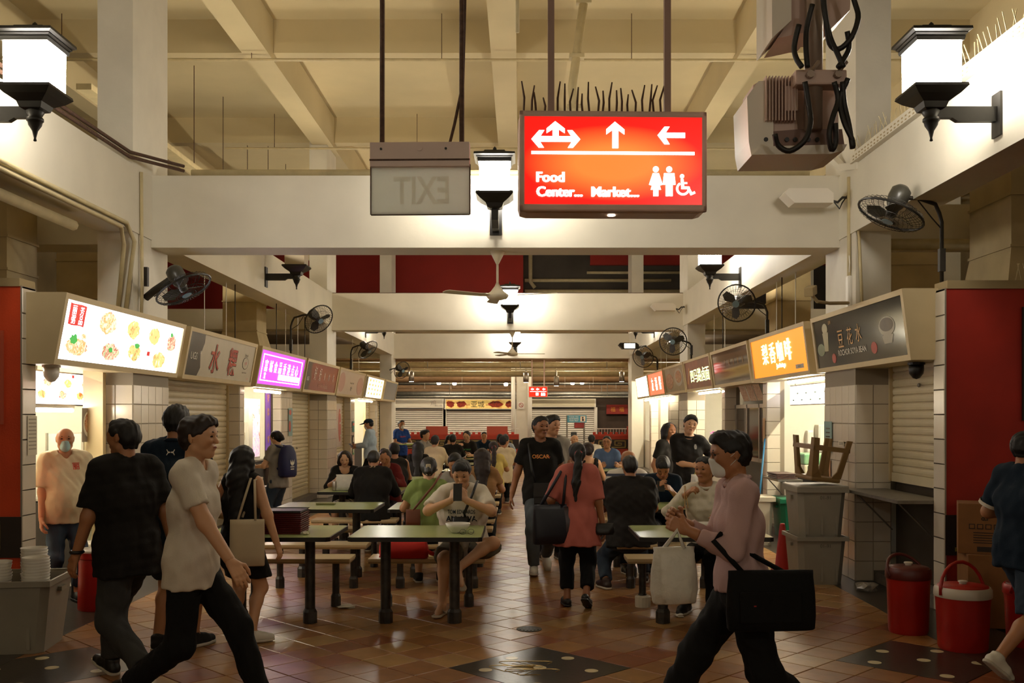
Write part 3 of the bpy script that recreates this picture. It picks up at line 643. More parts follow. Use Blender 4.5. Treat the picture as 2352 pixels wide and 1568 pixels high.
def make_bench():
    t = empty('bench', (0, 0, 0), cat='bench', label='x', group='cream topped benches')
    MB().box((0, 0, .425), (TW-.02, .32, .03), bev=.006).build('seat', M_SEAT, t)
    MB().box((0, 0, .405), (TW-.03, .31, .014)).build('seat_edge', M_SEDGE, t)
    for x in (-.36, .36): leg(t, x, 0, .4, .032)
    return t
TAB = make_table(); BEN = make_bench(); used = [0, 0]
def put(proto, k, loc, label):
    o = proto if not used[k] else copy_tree(proto); used[k] = 1; o.location = loc; o['label'] = label; return o
ORD = ['first', 'second', 'third', 'fourth', 'fifth', 'sixth', 'seventh', 'eighth', 'ninth']
TX = {'left': -1.99, 'middle': -.815, 'right': 1.44}
for cname, X in TX.items():
    for k in range(9):
        y = 8.1+2.3*k
        nm = {'left': 'in the column nearest the left stalls', 'middle': 'along the left of the aisle', 'right': 'along the right of the aisle'}[cname]
        put(TAB, 0, (X, y, 0), 'pale green table %s, %s from the front' % (nm, ORD[k]))
        put(BEN, 1, (X, y+.7, 0), 'cream bench %s, behind the %s table' % (nm, ORD[k]))
        if k < 8: put(BEN, 1, (X, y+1.64, 0), 'cream bench %s, in front of the %s table' % (nm, ORD[k+1]))

# ------------------------------------------------------------------ hanging signs
M_SF = mat('sign_frame_bronze', '#cdad9c', .45, metal=.1, noise=.15, nscale=6)
M_SRGLOW = None
def glow_red():
    m = bpy.data.materials.new('backlit_red_face'); m.use_nodes = True; nt = m.node_tree; b = nt.nodes['Principled BSDF']
    tc = nt.nodes.new('ShaderNodeTexCoord'); mp = nt.nodes.new('ShaderNodeMapping'); mp.inputs['Location'].default_value = (0, 0, .05); mp.inputs['Scale'].default_value = (1.9, 1, 4.6)
    g = nt.nodes.new('ShaderNodeTexGradient'); g.gradient_type = 'SPHERICAL'; rp = nt.nodes.new('ShaderNodeValToRGB')
    rp.color_ramp.elements[0].position = .02; rp.color_ramp.elements[0].color = (.85, .004, .002, 1); rp.color_ramp.elements[1].position = .6; rp.color_ramp.elements[1].color = (.88, .2, .03, 1)
    nt.links.new(tc.outputs['Object'], mp.inputs['Vector']); nt.links.new(mp.outputs['Vector'], g.inputs['Vector']); nt.links.new(g.outputs['Fac'], rp.inputs['Fac'])
    nt.links.new(rp.outputs['Color'], b.inputs['Emission Color']); b.inputs['Emission Strength'].default_value = 1.05; b.inputs['Base Color'].default_value = (.3, .01, .005, 1); b.inputs['Roughness'].default_value = .25
    return m
YS = 5.55; sc = YS/F
x0, _, z1 = px(1193, 262, YS); x1, _, z0 = px(1625, 478, YS)
cx, cz = (x0+x1)/2, (z0+z1)/2; W, H = x1-x0, z1-z0+.035
hs = empty('directory_sign', (cx, YS, cz), R(1.5), 'glowing red hanging directory sign with white arrows and pictograms', 'sign')
MB().box((0, .13, 0), (W+.01, .25, H+.0), bev=.045).build('housing', M_SF, hs)
for (a, b, c, d) in ((-W/2, H/2-.035, W/2, H/2), (-W/2, -H/2, W/2, -H/2+.04), (-W/2, -H/2, -W/2+.03, H/2), (W/2-.03, -H/2, W/2, H/2)):
    MB().bb((a, -.005, b), (c, .03, d), bev=.01).build('frame', M_SF, hs)
MB().bb((-W/2+.025, -.001, -H/2+.035), (W/2-.025, .02, H/2-.03)).build('face', glow_red(), hs)
f = Face(hs, (-W/2+.03, -.003, -H/2+.04), (W-.06, 0, 0), (0, 0, H-.075), (0, -1, 0))
M_PIC = emit('backlit_pictogram', '#fff6ea', 4.2)
def pu(u): return (u-1204)/(1614-1204)
def pv(v): return 1-(v-262)/(466-262)
def ppoly(pts, name='pictogram'): return f.poly([(pu(a), pv(b)) for a, b in pts], M_PIC, name, 1)
# arrows (outline points measured on the sign)
ppoly([(1219, 315), (1237, 294), (1249, 294), (1240, 308), (1311, 308), (1302, 294), (1314, 294), (1332, 315), (1315, 335), (1303, 335), (1312, 321), (1239, 321), (1248, 335), (1236, 335)], 'arrow')
ppoly([(1268, 311), (1268, 292), (1254, 301), (1254, 290), (1274, 273), (1296, 290), (1296, 301), (1282, 292), (1282, 311)], 'arrow')
ppoly([(1406, 335), (1406, 293), (1392, 303), (1392, 291), (1412, 273), (1434, 291), (1434, 303), (1420, 293), (1420, 335)], 'arrow')
ppoly([(1511, 304), (1527, 284), (1539, 284), (1530, 298), (1575, 298), (1575, 310), (1530, 310), (1539, 325), (1527, 325)], 'arrow')
ppoly([(1219, 343), (1597, 343), (1597, 350), (1219, 350)], 'rule')
for body, u, v, hh in (('Food', 1263, 404, .115), ('Center...', 1284, 438, .115), ('Market...', 1413, 438, .115)):
    for du in (-.0035, 0, .0035): f.text(body, pu(u)+du, pv(v)+abs(du)*.6, hh, M_PIC, .012, maxw={'Food': .155, 'Center...': .255, 'Market...': .265}[body])
def disc(u, v, r): return ppoly([(u+r*math.cos(t), v+r*math.sin(t)) for t in np.linspace(0, 2*math.pi, 16, endpoint=False)])
disc(1507, 384, 7); ppoly([(1500, 393), (1514, 393), (1523, 420), (1517, 422), (1512, 408), (1519, 432), (1513, 432), (1513, 447), (1501, 447), (1501, 432), (1495, 432), (1502, 408), (1497, 422), (1491, 420)])
disc(1538, 384, 7); ppoly([(1526, 393), (1550, 393), (1553, 420), (1547, 420), (1546, 402), (1546, 447), (1539, 447), (1538, 425), (1537, 447), (1530, 447), (1530, 402), (1529, 420), (1523, 420)])
disc(1568, 400, 5); ring = [(1570+16*math.cos(t), 429+16*math.sin(t)) for t in np.linspace(-.3, 4.2, 22)]; ppoly(ring+[(1570+11*math.cos(t), 429+11*math.sin(t)) for t in np.linspace(4.2, -.3, 22)])
ppoly([(1565, 406), (1571, 406), (1572, 414), (1580, 414), (1580, 418), (1572, 418), (1573, 424), (1584, 424), (1591, 438), (1597, 435), (1599, 440), (1588, 445), (1581, 430), (1566, 430)])
MB().lathe([(.022, 0), (.022, .006)], 16).build('down_light', emit('down_light', '#fff3dd', 6.), hs, loc=(.0, .1, -H/2-.005))
for u in (1267, 1538):
    X = (u-1195)*sc-cx; MB().bb((X-.018, .05, H/2-.02), (X+.018, .09, 7.85-cz)).build('hanging_post', mat('post_brown', '#94796d', .5), hs)
for u in np.linspace(1205, 1525, 22):
    if abs(u-1267) < 9: continue
    X = (u-1195+random.uniform(-4, 4))*sc-cx; hh = random.uniform(.09, .19)
    MB().tube([(X, .08, H/2-.01), (X+random.uniform(-.01, .01), .08, H/2+hh*.5), (X+random.uniform(-.02, .02), .08, H/2+hh)], [.006, .0065, .004], 5).build('bird_spike', M_RUST, hs)
# exit sign seen from behind
YE = 4.9; x0, _, z1 = px(849, 326, YE); x1, _, z0 = px(1078, 489, YE); _, _, zm = px(849, 374, YE)
es = empty('exit_sign', ((x0+x1)/2, YE, zm), R(-1.5), 'hanging exit sign seen from behind, its lettering mirrored', 'sign'); W = x1-x0
M_EXH = mat('exit_housing', '#dac4b8', .5, noise=.1); M_EXG = mat('exit_acrylic', '#e4e6dc', .35); M_EXF = mat('exit_faint', '#cfc9bc', .5)
for mm_, cc_ in ((M_EXG, (.92, .95, .9, 1)), (M_EXF, (.93, .92, .86, 1))):
    nt_ = mm_.node_tree; tl_ = nt_.nodes.new('ShaderNodeBsdfTranslucent'); tl_.inputs['Color'].default_value = cc_; mx_ = nt_.nodes.new('ShaderNodeMixShader'); mx_.inputs['Fac'].default_value = .62 if mm_ is M_EXG else .75
    nt_.links.new(nt_.nodes['Principled BSDF'].outputs[0], mx_.inputs[1]); nt_.links.new(tl_.outputs[0], mx_.inputs[2]); nt_.links.new(mx_.outputs[0], nt_.nodes['Material Output'].inputs['Surface'])
MB().bb((-W/2, 0, -.015), (W/2, .07, z1-zm)).build('housing', M_EXH, es); MB().bb((-W/2-.002, -.003, .012), (W/2+.002, .002, .02)).build('seam', M_RUST, es)
for x in (-.19, .13): MB().lathe([(.006, 0), (.006, .004)], 8).build('screw', M_BLK, es, loc=(x, -.001, .07)).rotation_euler = (R(90), 0, 0)
MB().lathe([(.016, 0), (.016, .003)], 16).build('test_button', M_EXH, es, loc=(0, -.001, .075)).rotation_euler = (R(90), 0, 0)
MB().bb((-W/2+.002, .03, z0-zm), (W/2-.002, .042, -.01)).build('acrylic_panel', M_EXG, es)
ef = Face(es, (W/2, .029, z0-zm), (-W, 0, 0), (0, 0, zm-z0-.01), (0, -1, 0)); ef.text('EXIT', .49, .5, .58, M_EXF, .02, maxw=.56, name='lettering', lay=-1)
for a, b in (((-W/2, .036, z0-zm), (W/2, .036, z0-zm)), ((-W/2, .036, z0-zm), (-W/2, .036, 0)), ((W/2, .036, z0-zm), (W/2, .036, 0))): MB().tube([a, b], .005, 5).build('edge_wire', M_RUST, es)
for x in (-W/2+.055, W/2-.04): MB().tube([(x, .035, z1-zm), (x+.002, .035, 2.5), (x+.01, .035, 7.85-zm)], .0125, 8).build('hanging_rod', M_RUST, es)
MB().tube([(W/2-.1, .035, z1-zm), (W/2-.075, .035, z1-zm+.1), (W/2-.035, .04, z1-zm+.3), (W/2-.025, .045, z1-zm+.7), (W/2-.02, .045, 3.6)], .008, 6).build('flex_conduit', M_RUST, es)

# ------------------------------------------------------------------ ceiling fans
M_FAN = mat('fan_cream', '#cfc3a6', .45)
def ceiling_fan(loc, label, rot):
    t = empty('ceiling_fan', loc, rot, label, 'fan', 'ceiling fans')
    MB().lathe([(.085, 0), (.08, -.01), (.02, -.13), (.014, -.14)], 20).build('canopy', M_FAN, t, True)
    MB().cyl((0, 0, -.13), (0, 0, -.36), .013, 10).build('rod', M_FAN, t, True)
    MB().lathe([(.013, -.34), (.03, -.38), (.075, -.44), (.12, -.47), (.125, -.49), (.10, -.52), (.03, -.535), (.0, -.536)], 24).build('motor', M_FAN, t, True)
    for k in range(3):
        a = 2*math.pi*k/3; M = Matrix.Rotation(a, 3, 'Z') @ Matrix.Rotation(R(9), 3, 'X')
        pts = [(.08, -.025), (.2, -.05), (.66, -.065), (.69, -.03), (.69, .03), (.66, .06), (.2, .05), (.08, .025)]
        o = MB().prism(pts, (0, 0, -.49), M @ Vector((1, 0, 0)), M @ Vector((0, 1, 0)), M @ Vector((0, 0, 1)), .006).build('blade', M_FAN, t)
ceiling_fan((-.25, YC[0]+.75, HB), 'cream ceiling fan under the nearest cross beam', R(97))
ceiling_fan((-.17, YC[1]+.7, HB), 'cream ceiling fan under the second cross beam', R(0))

# ------------------------------------------------------------------ cage fans
M_FBLK = mat('fan_black', '#1c1a16', .4); M_FBOD = mat('fan_grey_body', '#3c3a33', .35)
def rot_to(n):
    n = Vector(n).normalized(); return n.to_track_quat('Z', 'Y').to_matrix()
def cage_fan(head, aim, base, label, Rf=.27, via=None):
    """head: centre of the cage, aim: where it blows, base: foot of its goose neck"""
    t = empty('cage_fan', head, 0, label, 'fan', 'caged wall fans'); M = rot_to(aim); T = lambda p: tuple(M @ Vector(p))
    ring = lambda r, z, n=28: [T((r*math.cos(a), r*math.sin(a), z)) for a in np.linspace(0, 2*math.pi, n, endpoint=False)]
    cage = MB(); cage.tube(ring(Rf, 0), .011, 6, closed=True); cage.build('rim', M_FBLK, t)
    g = MB()
    for k in range(36):
        a = 2*math.pi*k/36; c, s = math.cos(a), math.sin(a); c2, s2 = math.cos(a+.35), math.sin(a+.35)
        g.tube([T((.05*c2, .05*s2, .07)), T((Rf*.6*c, Rf*.6*s, .066)), T((Rf*.95*c, Rf*.95*s, .03)), T((Rf*c, Rf*s, 0)), T((Rf*.95*c, Rf*.95*s, -.04)), T((Rf*.35*c2, Rf*.35*s2, -.085))], .0022, 3, cap=False)
    for r, z in ((Rf*.35, .07), (Rf*.7, .058), (Rf*.7, -.07)): g.tube(ring(r, z, 20), .0025, 3, closed=True)
    g.build('wire_cage', M_FBLK, t)
    MB().lathe([(.05, .0), (.05, .004)], 16).build('badge', mat('fan_badge', '#6d8794', .4), t).matrix_local = Matrix.Translation(T((0, 0, .072))) @ M.to_4x4()
    for k in range(3):
        a = 2*math.pi*k/3+.4; u = Vector((math.cos(a), math.sin(a), 0)); v = Vector((-math.sin(a), math.cos(a), .45)).normalized()
        o = MB().prism([(.03, -.02), (.1, -.07), (.22, -.06), (.235, .02), (.16, .07), (.05, .03)], T((0, 0, -.01)), M @ u, M @ v, M @ u.cross(v), .004).build('blade', M_FBOD, t)
    o = MB().lathe([(.0, -.27), (.05, -.265), (.085, -.23), (.09, -.16), (.075, -.09), (.05, -.05), (.04, .02)], 18).build('motor', M_FBOD, t, True); o.matrix_local = M.to_4x4()
    hb = M @ Vector((0, 0, -.16)); b = Vector(base)-Vector(head)
    pts = [b, b+(Vector((0, 0, hb.z))-Vector((0, 0, b.z)))*.75] if via is None else [b, Vector(via)-Vector(head)]
    p1 = pts[-1]; top = Vector((p1.x*.85+hb.x*.15, p1.y*.85+hb.y*.15, hb.z-.03)); mid = Vector((p1.x*.45+hb.x*.55, p1.y*.45+hb.y*.55, hb.z+.01))
    MB().tube([pts[0], p1, p1*.6+top*.4+Vector((0, 0, .02)), top, mid, hb] if via is None else [pts[0], p1, hb], .018 if via is None else .04, 8).build('goose_neck', M_DKBR, t, True)
    MB().box(b+Vector((0, 0, .22)), (.05, .05, .2)).build('pole_clamp', M_DKBR, t)
    c2 = [mid+Vector((0, 0, -.02)), (mid+p1)/2+Vector((.02, 0, -.07)), p1+Vector((.0, 0, -.06))]
    MB().tube(c2, .006, 5).build('cord', M_CABLE, t)
    return t
def side_fan(u, v, Y, bu, bv, BY, aim, label, Rf=.27):
    b = list(px(bu, bv, BY))
    if BY > 9: b[0] = max(-4.15, min(-3.87, b[0])) if u < 1195 else max(3.36, min(3.66, b[0])); b[2] = 2.715 if u < 1195 else 2.78
    return cage_fan(px(u, v, Y), aim, b, label, Rf)
side_fan(2046, 492, 8.6, 2163, 655, 8.75, (-.42, -.05, -.9), 'black cage fan tilted down on a goose neck, upper right', .285)
side_fan(1692, 696, 14.4, 1762, 772, 14.7, (-.35, -.85, -.28), 'black cage fan facing the aisle above the amber sign')
side_fan(1546, 784, 19.6, 1588, 822, 20.0, (-.3, -.93, -.2), 'black cage fan at the second right column')
side_fan(1477, 819, 24.8, 1510, 846, 25.2, (-.45, -.8, -.25), 'small far cage fan on the right row')
side_fan(732, 733, 17.3, 668, 800, 17.6, (.6, -.55, -.5), 'black cage fan above the violet sign on the left row')
side_fan(845, 803, 24.0, 806, 852, 24.4, (.62, -.35, -.65), 'black cage fan above the pale pink sign')
side_fan(923, 850, 30.2, 892, 882, 30.6, (.6, -.65, -.35), 'smallest cage fan at the far end of the left row')
fan = cage_fan(px(422, 664, 10.2), (.45, -.1, -.8), (CL+.02, 10.45, 2.92), 'black cage fan tilted down on the left column', .29, via=(CL+.12, 10.42, 2.99))

# ------------------------------------------------------------------ radio gear on a mast, upper right
YA = 5.35
def apx(u, v, d=0): 
    p = px(u, v, YA); return (p[0], YA+d, p[2])
an = empty('radio_mast', apx(1862, 300), 0, 'steel mast with pinkish radio boxes and looping black cables', 'radio equipment'); O = Vector(an.location)
loc = lambda u, v, d=0: tuple(Vector(apx(u, v, d))-O)
M_RAD = mat('radio_box', '#d0b5a8', .5, noise=.06); M_RADW = mat('radio_cover', '#e4dccd', .45); M_MAST = mat('mast_steel', '#a08d7d', .4, metal=.4, noise=.2, nscale=10)
MB().tube([loc(1860, 305, -.06), loc(1864, -360, -.06)], .048, 16).build('mast', M_MAST, an, True)
g = MB(); q4 = [(1712, 228), (1738, 192), (1772, 190), (1772, 345), (1722, 362), (1716, 330)]
def slab(pts, d0, d1, name, m):
    A_ = [Vector(loc(a_, b_, d0)) for a_, b_ in pts]; n_ = len(A_); o_ = Vector((0, d1-d0, 0)); MB().add([*A_, *[v_+o_ for v_ in A_]], [tuple(range(n_)), tuple(reversed(range(n_, 2*n_)))]+[(i_, (i_+1) % n_, n_+(i_+1) % n_, n_+i_) for i_ in range(n_)]).build(name, m, an)
slab(q4, -.04, .3, 'cover', M_RADW)
slab([(1735, 320), (1735, 188), (1748, 180), (1930, 180), (1935, 345), (1745, 345)], .05, .3, 'radio_body', M_RAD)
slab([(1740, 312), (1740, 190), (1822, 184), (1830, 305)], -.02, .06, 'heat_sink', M_RAD)
for k in range(10):
    u = 1752+k*7.2; MB().bb(loc(u, 285, -.07), loc(u+2.4, 184, -.01)).build('cooling_fin', M_RAD, an)
MB().bb(loc(1798, 262, -.06), loc(1826, 205, .05), bev=.006).build('connector_box', M_RAD, an)
slab([(1736, 308), (1836, 300), (1930, 300), (1936, 340), (1745, 345)], -.03, .06, 'port_panel', mat('port_brown', '#7d6258', .6))
slab([(1722, 362), (1745, 343), (1938, 338), (1930, 352), (1900, 360)], -.06, .3, 'mount_tray', M_RADW)
for u in (1755, 1803, 1822, 1852, 1872): MB().lathe([(.012, 0), (.012, .01)], 10).build('port', M_BLK, an, loc=loc(u, 325, -.033)).rotation_euler = (R(90), 0, 0)
MB().bb(loc(1812, 212, -.13), loc(1928, 178, -.02), bev=.012).build('clamp', M_RAD, an)
for u in (1843, 1905): MB().tube([loc(u-6, 196, -.14), loc(u+22, 160, -.12)], .012, 6).build('bolt', M_MAST, an); MB().lathe([(.02, 0), (.02, .03)], 8).build('nut', M_MAST, an, loc=loc(u, 192, -.13)).rotation_euler = (R(90), 0, 0)
slab([(1768, 95), (1768, -120), (1812, -120), (1812, 55)], -.05, .3, 'cover', M_RADW)
slab([(1785, 88), (1812, 50), (1812, -120), (1868, -120), (1868, 70)], .0, .3, 'radio_body', M_RAD); slab([(1868, 60), (1868, -110), (1962, -110), (1955, 20), (1912, 62)], .02, .3, 'radio_body', M_RAD)
for pts in ([(1815, 85), (1806, 130), (1808, 160), (1820, 182)], [(1845, 40), (1834, 90), (1830, 140), (1832, 182)], [(1922, -20), (1940, 30), (1946, 70), (1930, 115), (1905, 138), (1885, 125), (1874, 80), (1868, 30), (1876, -10)], [(1872, 60), (1886, 110), (1900, 150), (1912, 182)], [(1922, 100), (1928, 135), (1912, 165), (1900, 182)],
            [(1828, 212), (1838, 260), (1840, 305), (1825, 345), (1795, 365), (1770, 352), (1760, 330)], [(1893, 212), (1904, 250), (1890, 290), (1880, 330), (1888, 362), (1898, 345), (1894, 305)], [(1912, 212), (1918, 260), (1926, 310), (1932, 362)], [(1924, 205), (1908, 250), (1914, 300), (1930, 340), (1936, 355)]):
    P_ = [loc(a_, b_, -.17+.015*math.sin(i_*1.7)) for i_, (a_, b_) in enumerate(pts)]; Q_ = []
    for i_ in range(len(P_)-1):
        p0, p1, p2, p3 = (Vector(P_[max(0, i_-1)]), Vector(P_[i_]), Vector(P_[i_+1]), Vector(P_[min(len(P_)-1, i_+2)]))
        for t_ in (0, .25, .5, .75): Q_.append(.5*((2*p1)+(p2-p0)*t_+(2*p0-5*p1+4*p2-p3)*t_*t_+(3*p1-p0-3*p2+p3)*t_**3))
    Q_.append(Vector(P_[-1])); MB().tube(Q_, .0145, 8).build('cable', M_CABLE, an, True)

# ------------------------------------------------------------------ floodlights, cameras, small fittings on the columns
def flood(loc, s, label, lit=False):
    t = empty('floodlight', loc, 0, label, 'floodlight', 'beam floodlights')
    pts = [(0, 0), (.4, 0), (.5, .1), (.46, .15), (.06, .15), (.0, .1)]
    MB().prism([(-s*a, b) for a, b in pts], (0, -.12, 0), (1, 0, 0), (0, 0, 1), (0, 1, 0), .24).build('housing', M_RADW if not lit else M_BLK, t)
    if lit: MB().bb((-s*.1, -.13, .02), (-s*.36, -.119, .13)).build('lens', emit('flood_lens', '#fff5dc', 8.), t)
    MB().tube([(s*.0, 0, .05), (s*.08, 0, .03), (s*.13, 0, .08), (s*.2, 0, .08)], .014, 6).build('bracket', M_DKBR, t)
    MB().tube([(s*.02, -.05, .03), (s*.08, -.06, -.05), (s*.12, -.02, .02), (s*.18, 0, .1)], .007, 5).build('cord', M_CABLE, t)
flood((CR-.2, 10.35, 3.87), 1, 'off white floodlight box on the nearest right column')
flood((CR-.25, 20.4, 3.83), 1, 'small off white floodlight on the second right column')
flood((CR-.5, 24.6, 3.33), 1, 'lit black floodlight near the far right fans', True)
t = empty('security_camera', px(1862, 668, 9.95), 0, 'grey box security camera on a bracket at the right column', 'camera')
MB().box((0, 0, 0), (.09, .26, .09), bev=.01, M=Matrix.Rotation(R(-25), 3, 'Z') @ Matrix.Rotation(R(12), 3, 'X')).build('housing', M_DULL, t); MB().tube([(.02, .02, -.04), (.08, .05, -.1), (.25, .2, -.1), (.54, .35, -.08)], .018, 8).build('bracket', M_DULL, t)
t = empty('emergency_tube', (CR-.02, 10.3, 2.95), 0, 'small frosted emergency tube fixed upright to the right column', 'lamp'); MB().box((0, 0, 0), (.05, .09, .36), bev=.02).build('cover', M_WHITE, t); MB().tube([(0, 0, .18), (-.01, -.05, .3), (0, 0, .42)], .006, 5).build('cord', M_WHITE, t)
for (p, m, lab) in (((-4.06, 8.62, 2.05), M_WHITE, 'white dome camera beneath the porridge sign'), ((3.56, 8.95, 2.09), M_BLK, 'black dome camera beneath the dark blue sign')):
    t = empty('dome_camera', p, 0, lab, 'camera'); MB().lathe([(.0, -.08), (.03, -.07), (.06, -.03), (.065, 0), (.065, .05)], 16).build('dome', m, t, True); MB().lathe([(.075, .05), (.075, .07)], 16).build('base_ring', m, t)

# ducts and clutter over the stalls
M_DUCT = mat('dull_duct', '#b9a67c', .6, noise=.2, nscale=3)
def duct(c, d, label, taper=.0):
    t = empty('exhaust_duct', (c[0], c[1], c[2]-d[2]/2), 0, label, 'duct', 'exhaust ducts above the stalls')
    x, y, z = d[0]/2, d[1]/2, d[2]; k = 1-taper
    MB().add([(-x, -y, 0), (x, -y, 0), (x, y, 0), (-x, y, 0), (-x*k, -y*k, z*.3), (x*k, -y*k, z*.3), (x*k, y*k, z*.3), (-x*k, y*k, z*.3), (-x*k, -y*k, z), (x*k, -y*k, z), (x*k, y*k, z), (-x*k, y*k, z)],
             [(3, 2, 1, 0), (0, 1, 5, 4), (1, 2, 6, 5), (2, 3, 7, 6), (3, 0, 4, 7), (4, 5, 9, 8), (5, 6, 10, 9), (6, 7, 11, 10), (7, 4, 8, 11), (8, 9, 10, 11)]).build('hood', M_DUCT, t)
    for zz in (.3, .62): MB().bb((-x*k-.015, -y*k-.015, z*zz-.012), (x*k+.015, y*k+.015, z*zz+.012)).build('flange', M_DUCT, t)
    return t
duct((4.95, 9.6, 3.55), (1.0, 1.0, 1.5), 'large dull hood duct at the upper right above the red wall', .15)
duct((5.2, 13.5, 3.5), (.8, .9, 1.5), 'dull duct above the amber signed stall', .1); duct((5.0, 18.6, 3.6), (.8, .9, 1.7), 'dull duct above the noodle stall', .2)
duct((-5.6, 13.2, 3.5), (.8, .9, 1.5), 'dull duct above the pale lettered stall', .1); duct((-5.2, 18.8, 3.6), (.9, 1.0, 1.7), 'dull duct above the violet signed stall', .3); duct((-5.3, 9.9, 3.3), (.7, .6, 1.0), 'short dull duct behind the porridge sign', .0)
t = empty('ledge_spikes', (4.35, 8.55, 2.83), 0, 'row of crossed bird spikes along the right wall top', 'bird spikes')
for k in range(26): MB().tube([(k*.055-.1, 0, 0), (k*.055-.1+random.uniform(-.06, .06), 0, .16)], .0035, 4).build('spike', M_PIPE, t)
for k, (z, y) in enumerate([(3.1, 9.75), (3.25, 9.85), (2.95, 9.7)]):
    pipe([(-5.5, y, z), (-8.6, y, z)], .035, ['dark', 'rusty', 'low'][k]+' service pipe above the left red wall', M_RUST if k == 1 else M_PIPE)
    pipe([(5.3, y, z), (8.6, y, z)], .035, ['dark', 'rusty', 'low'][k]+' service pipe above the right red wall', M_RUST if k == 1 else M_PIPE)
pipe([(3.7, 10.45, 3.48), (8.5, 10.45, 3.48)], .06, 'fat cream pipe beneath the right side beam')
t = tag(MB().add(*[[(-4.35+random.uniform(-.3, .3)-k*.13, 8.4+random.uniform(-.1, .1), 2.8+random.uniform(0, .12)) for k in range(8)], [(0, 1, 2), (1, 2, 3), (2, 3, 4), (3, 4, 5), (4, 5, 6), (5, 6, 7)]]).build('crumpled_tarp', mat('dark_tarp', '#2e2418', .8), None), 'crumpled dark sheet lying on the left wall top', 'tarp')
# wires hanging above the sign boxes
for k, (u, y) in enumerate([(540, 13.5), (635, 17), (1796, 13.6), (1660, 17.0), (700, 19.8)]):
    x = -4.08 if u < 1195 else 3.55; y = x*F/(u-1195); pipe([(x, y, 2.7), (x, y, 3.6)], .008, 'thin black drop wire number %s above the %s signs' % (['one', 'two', 'three', 'four', 'five'][k], 'left' if u < 1195 else 'right'), M_CABLE, 'wire', 'drop_wire', 4)
# ------------------------------------------------------------------ far end of the hall
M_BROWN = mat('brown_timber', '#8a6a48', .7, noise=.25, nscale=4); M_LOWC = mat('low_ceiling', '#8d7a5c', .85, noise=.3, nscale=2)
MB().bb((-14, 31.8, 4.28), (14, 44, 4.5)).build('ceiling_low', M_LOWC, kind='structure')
MB().bb((-14, 43.8, 0), (14, 44, 4.4)).build('wall_far', M_DULL, kind='structure')
def fx(u, Y): return (u-1195)/F*Y
def fz(v, Y): return EYE-(v-955)/F*Y
M_PRED = mat('parapet_red', '#b5391d', .6, noise=.15)
for nm, u0, u1 in (('left', 880, 1192), ('right', 1362, 1500)):
    Y = 34.0; x0, x1 = fx(u0, Y), fx(u1, Y)
    p = MB().bb((x0, Y, 0), (x1, Y+.18, 1.0)).build('wall_parapet_'+nm, M_PRED, kind='structure')
    MB().bb((x0, Y-.01, .56), (x1, Y, .88)).build('dark_band', M_PBAND, p)
    meander(p, (x0+.1, Y-.01, .61), (1, 0, 0), (0, -1, 0), int((x1-x0-.2)/.55), .55, .22, .035, mat('pale_gold_band', '#a08a4a', .6))
    MB().bb((x0, Y-.03, .97), (x1, Y+.2, 1.03)).build('coping', M_PRED, p)
    r = empty('railing', (x0, Y+.1, 1.03), label='white railing with red panels on the %s far parapet' % nm, cat='railing')
    n = int((x1-x0)/.1)
    for i in range(n): MB().bb((i*.1, -.01, 0), (i*.1+.015, .01, .22)).build('bar', M_WHITE, r)
    MB().bb((0, -.015, .2), (x1-x0, .015, .23)).build('rail', M_WHITE, r); MB().bb((0, -.02, 0), (x1-x0, .02, .03)).build('rail', M_PRED, r)
    for i in range(int((x1-x0)/.19)): MB().bb((i*.19, -.035, .03), (i*.19+.1, -.02, .1)).build('red_block', M_PRED, r)
    for (a, b) in (((978, 1028), (1118, 1166)) if nm == 'left' else ((1440, 1478),)):
        MB().bb((fx(a, Y)-x0, -.05, .02), (fx(b, Y)-x0, -.036, .3)).build('red_panel', mat('railing_panel', '#b04a34', .5), r)
Y = 37.0
M_SHW = mat('white_shutter', '#d3cdc2', .45, noise=.08)
def far_shutter(u0, u1, v0, label):
    x0, x1 = fx(u0, Y), fx(u1, Y); z = fz(v0, Y); r = empty('roller_shutter', ((x0+x1)/2, Y, 0), label=label, cat='shutter', group='roller shutters of closed stalls')
    W = x1-x0; me = None
    for j in range(int(z/.075)):
        o = MB().add([(-W/2, 0, 0), (W/2, 0, 0), (W/2, -.018, .03), (-W/2, -.018, .03), (W/2, 0, .07), (-W/2, 0, .07)], [(0, 1, 2, 3), (3, 2, 4, 5)]) if me is None else None
        if me is None:
            me = bpy.data.meshes.new('slat'); me.from_pydata(o.v, [], o.f); me.materials.append(M_SHW)
        link('slat', me, None, r, loc=(0, 0, j*.075))
    for s in (-1, 1): MB().bb((s*W/2-.06, -.05, 0), (s*W/2+.06, .05, z)).build('guide_rail', M_WHITE, r)
def far_fascia(u0, u1, v0, v1, label, m, txt=None):
    x0, x1 = fx(u0, Y), fx(u1, Y); z0, z1 = fz(v1, Y), fz(v0, Y)
    r = empty('stall_fascia', ((x0+x1)/2, Y-.1, z0), label=label, cat='sign'); W = x1-x0
    MB().bb((-W/2, -.05, 0), (W/2, .3, z1-z0)).build('box', M_WHITE, r); MB().bb((-W/2+.04, -.06, .03), (W/2-.04, -.05, z1-z0-.03)).build('panel', m, r)
    return Face(r, (-W/2+.04, -.062, .03), (W-.08, 0, 0), (0, 0, z1-z0-.06), (0, -1, 0))
far_shutter(893, 1020, 937, 'closed white shutter left of the far roast food stall'); far_shutter(1022, 1182, 939, 'closed white shutter under the roast duck sign'); far_shutter(1218, 1368, 935, 'closed white shutter right of the far pillar')
ff = far_fascia(893, 1019, 914, 937, 'plain white fascia with a faint outline logo, far wall', mat('fascia_white', '#cfc8b8', .5)); ff.text('鸡', .83, .5, .7, mat('fascia_grey', '#9a8f86', .5)); ff.text('#01-88', .93, .2, .22, mat('fascia_grey', '#9a8f86', .5))
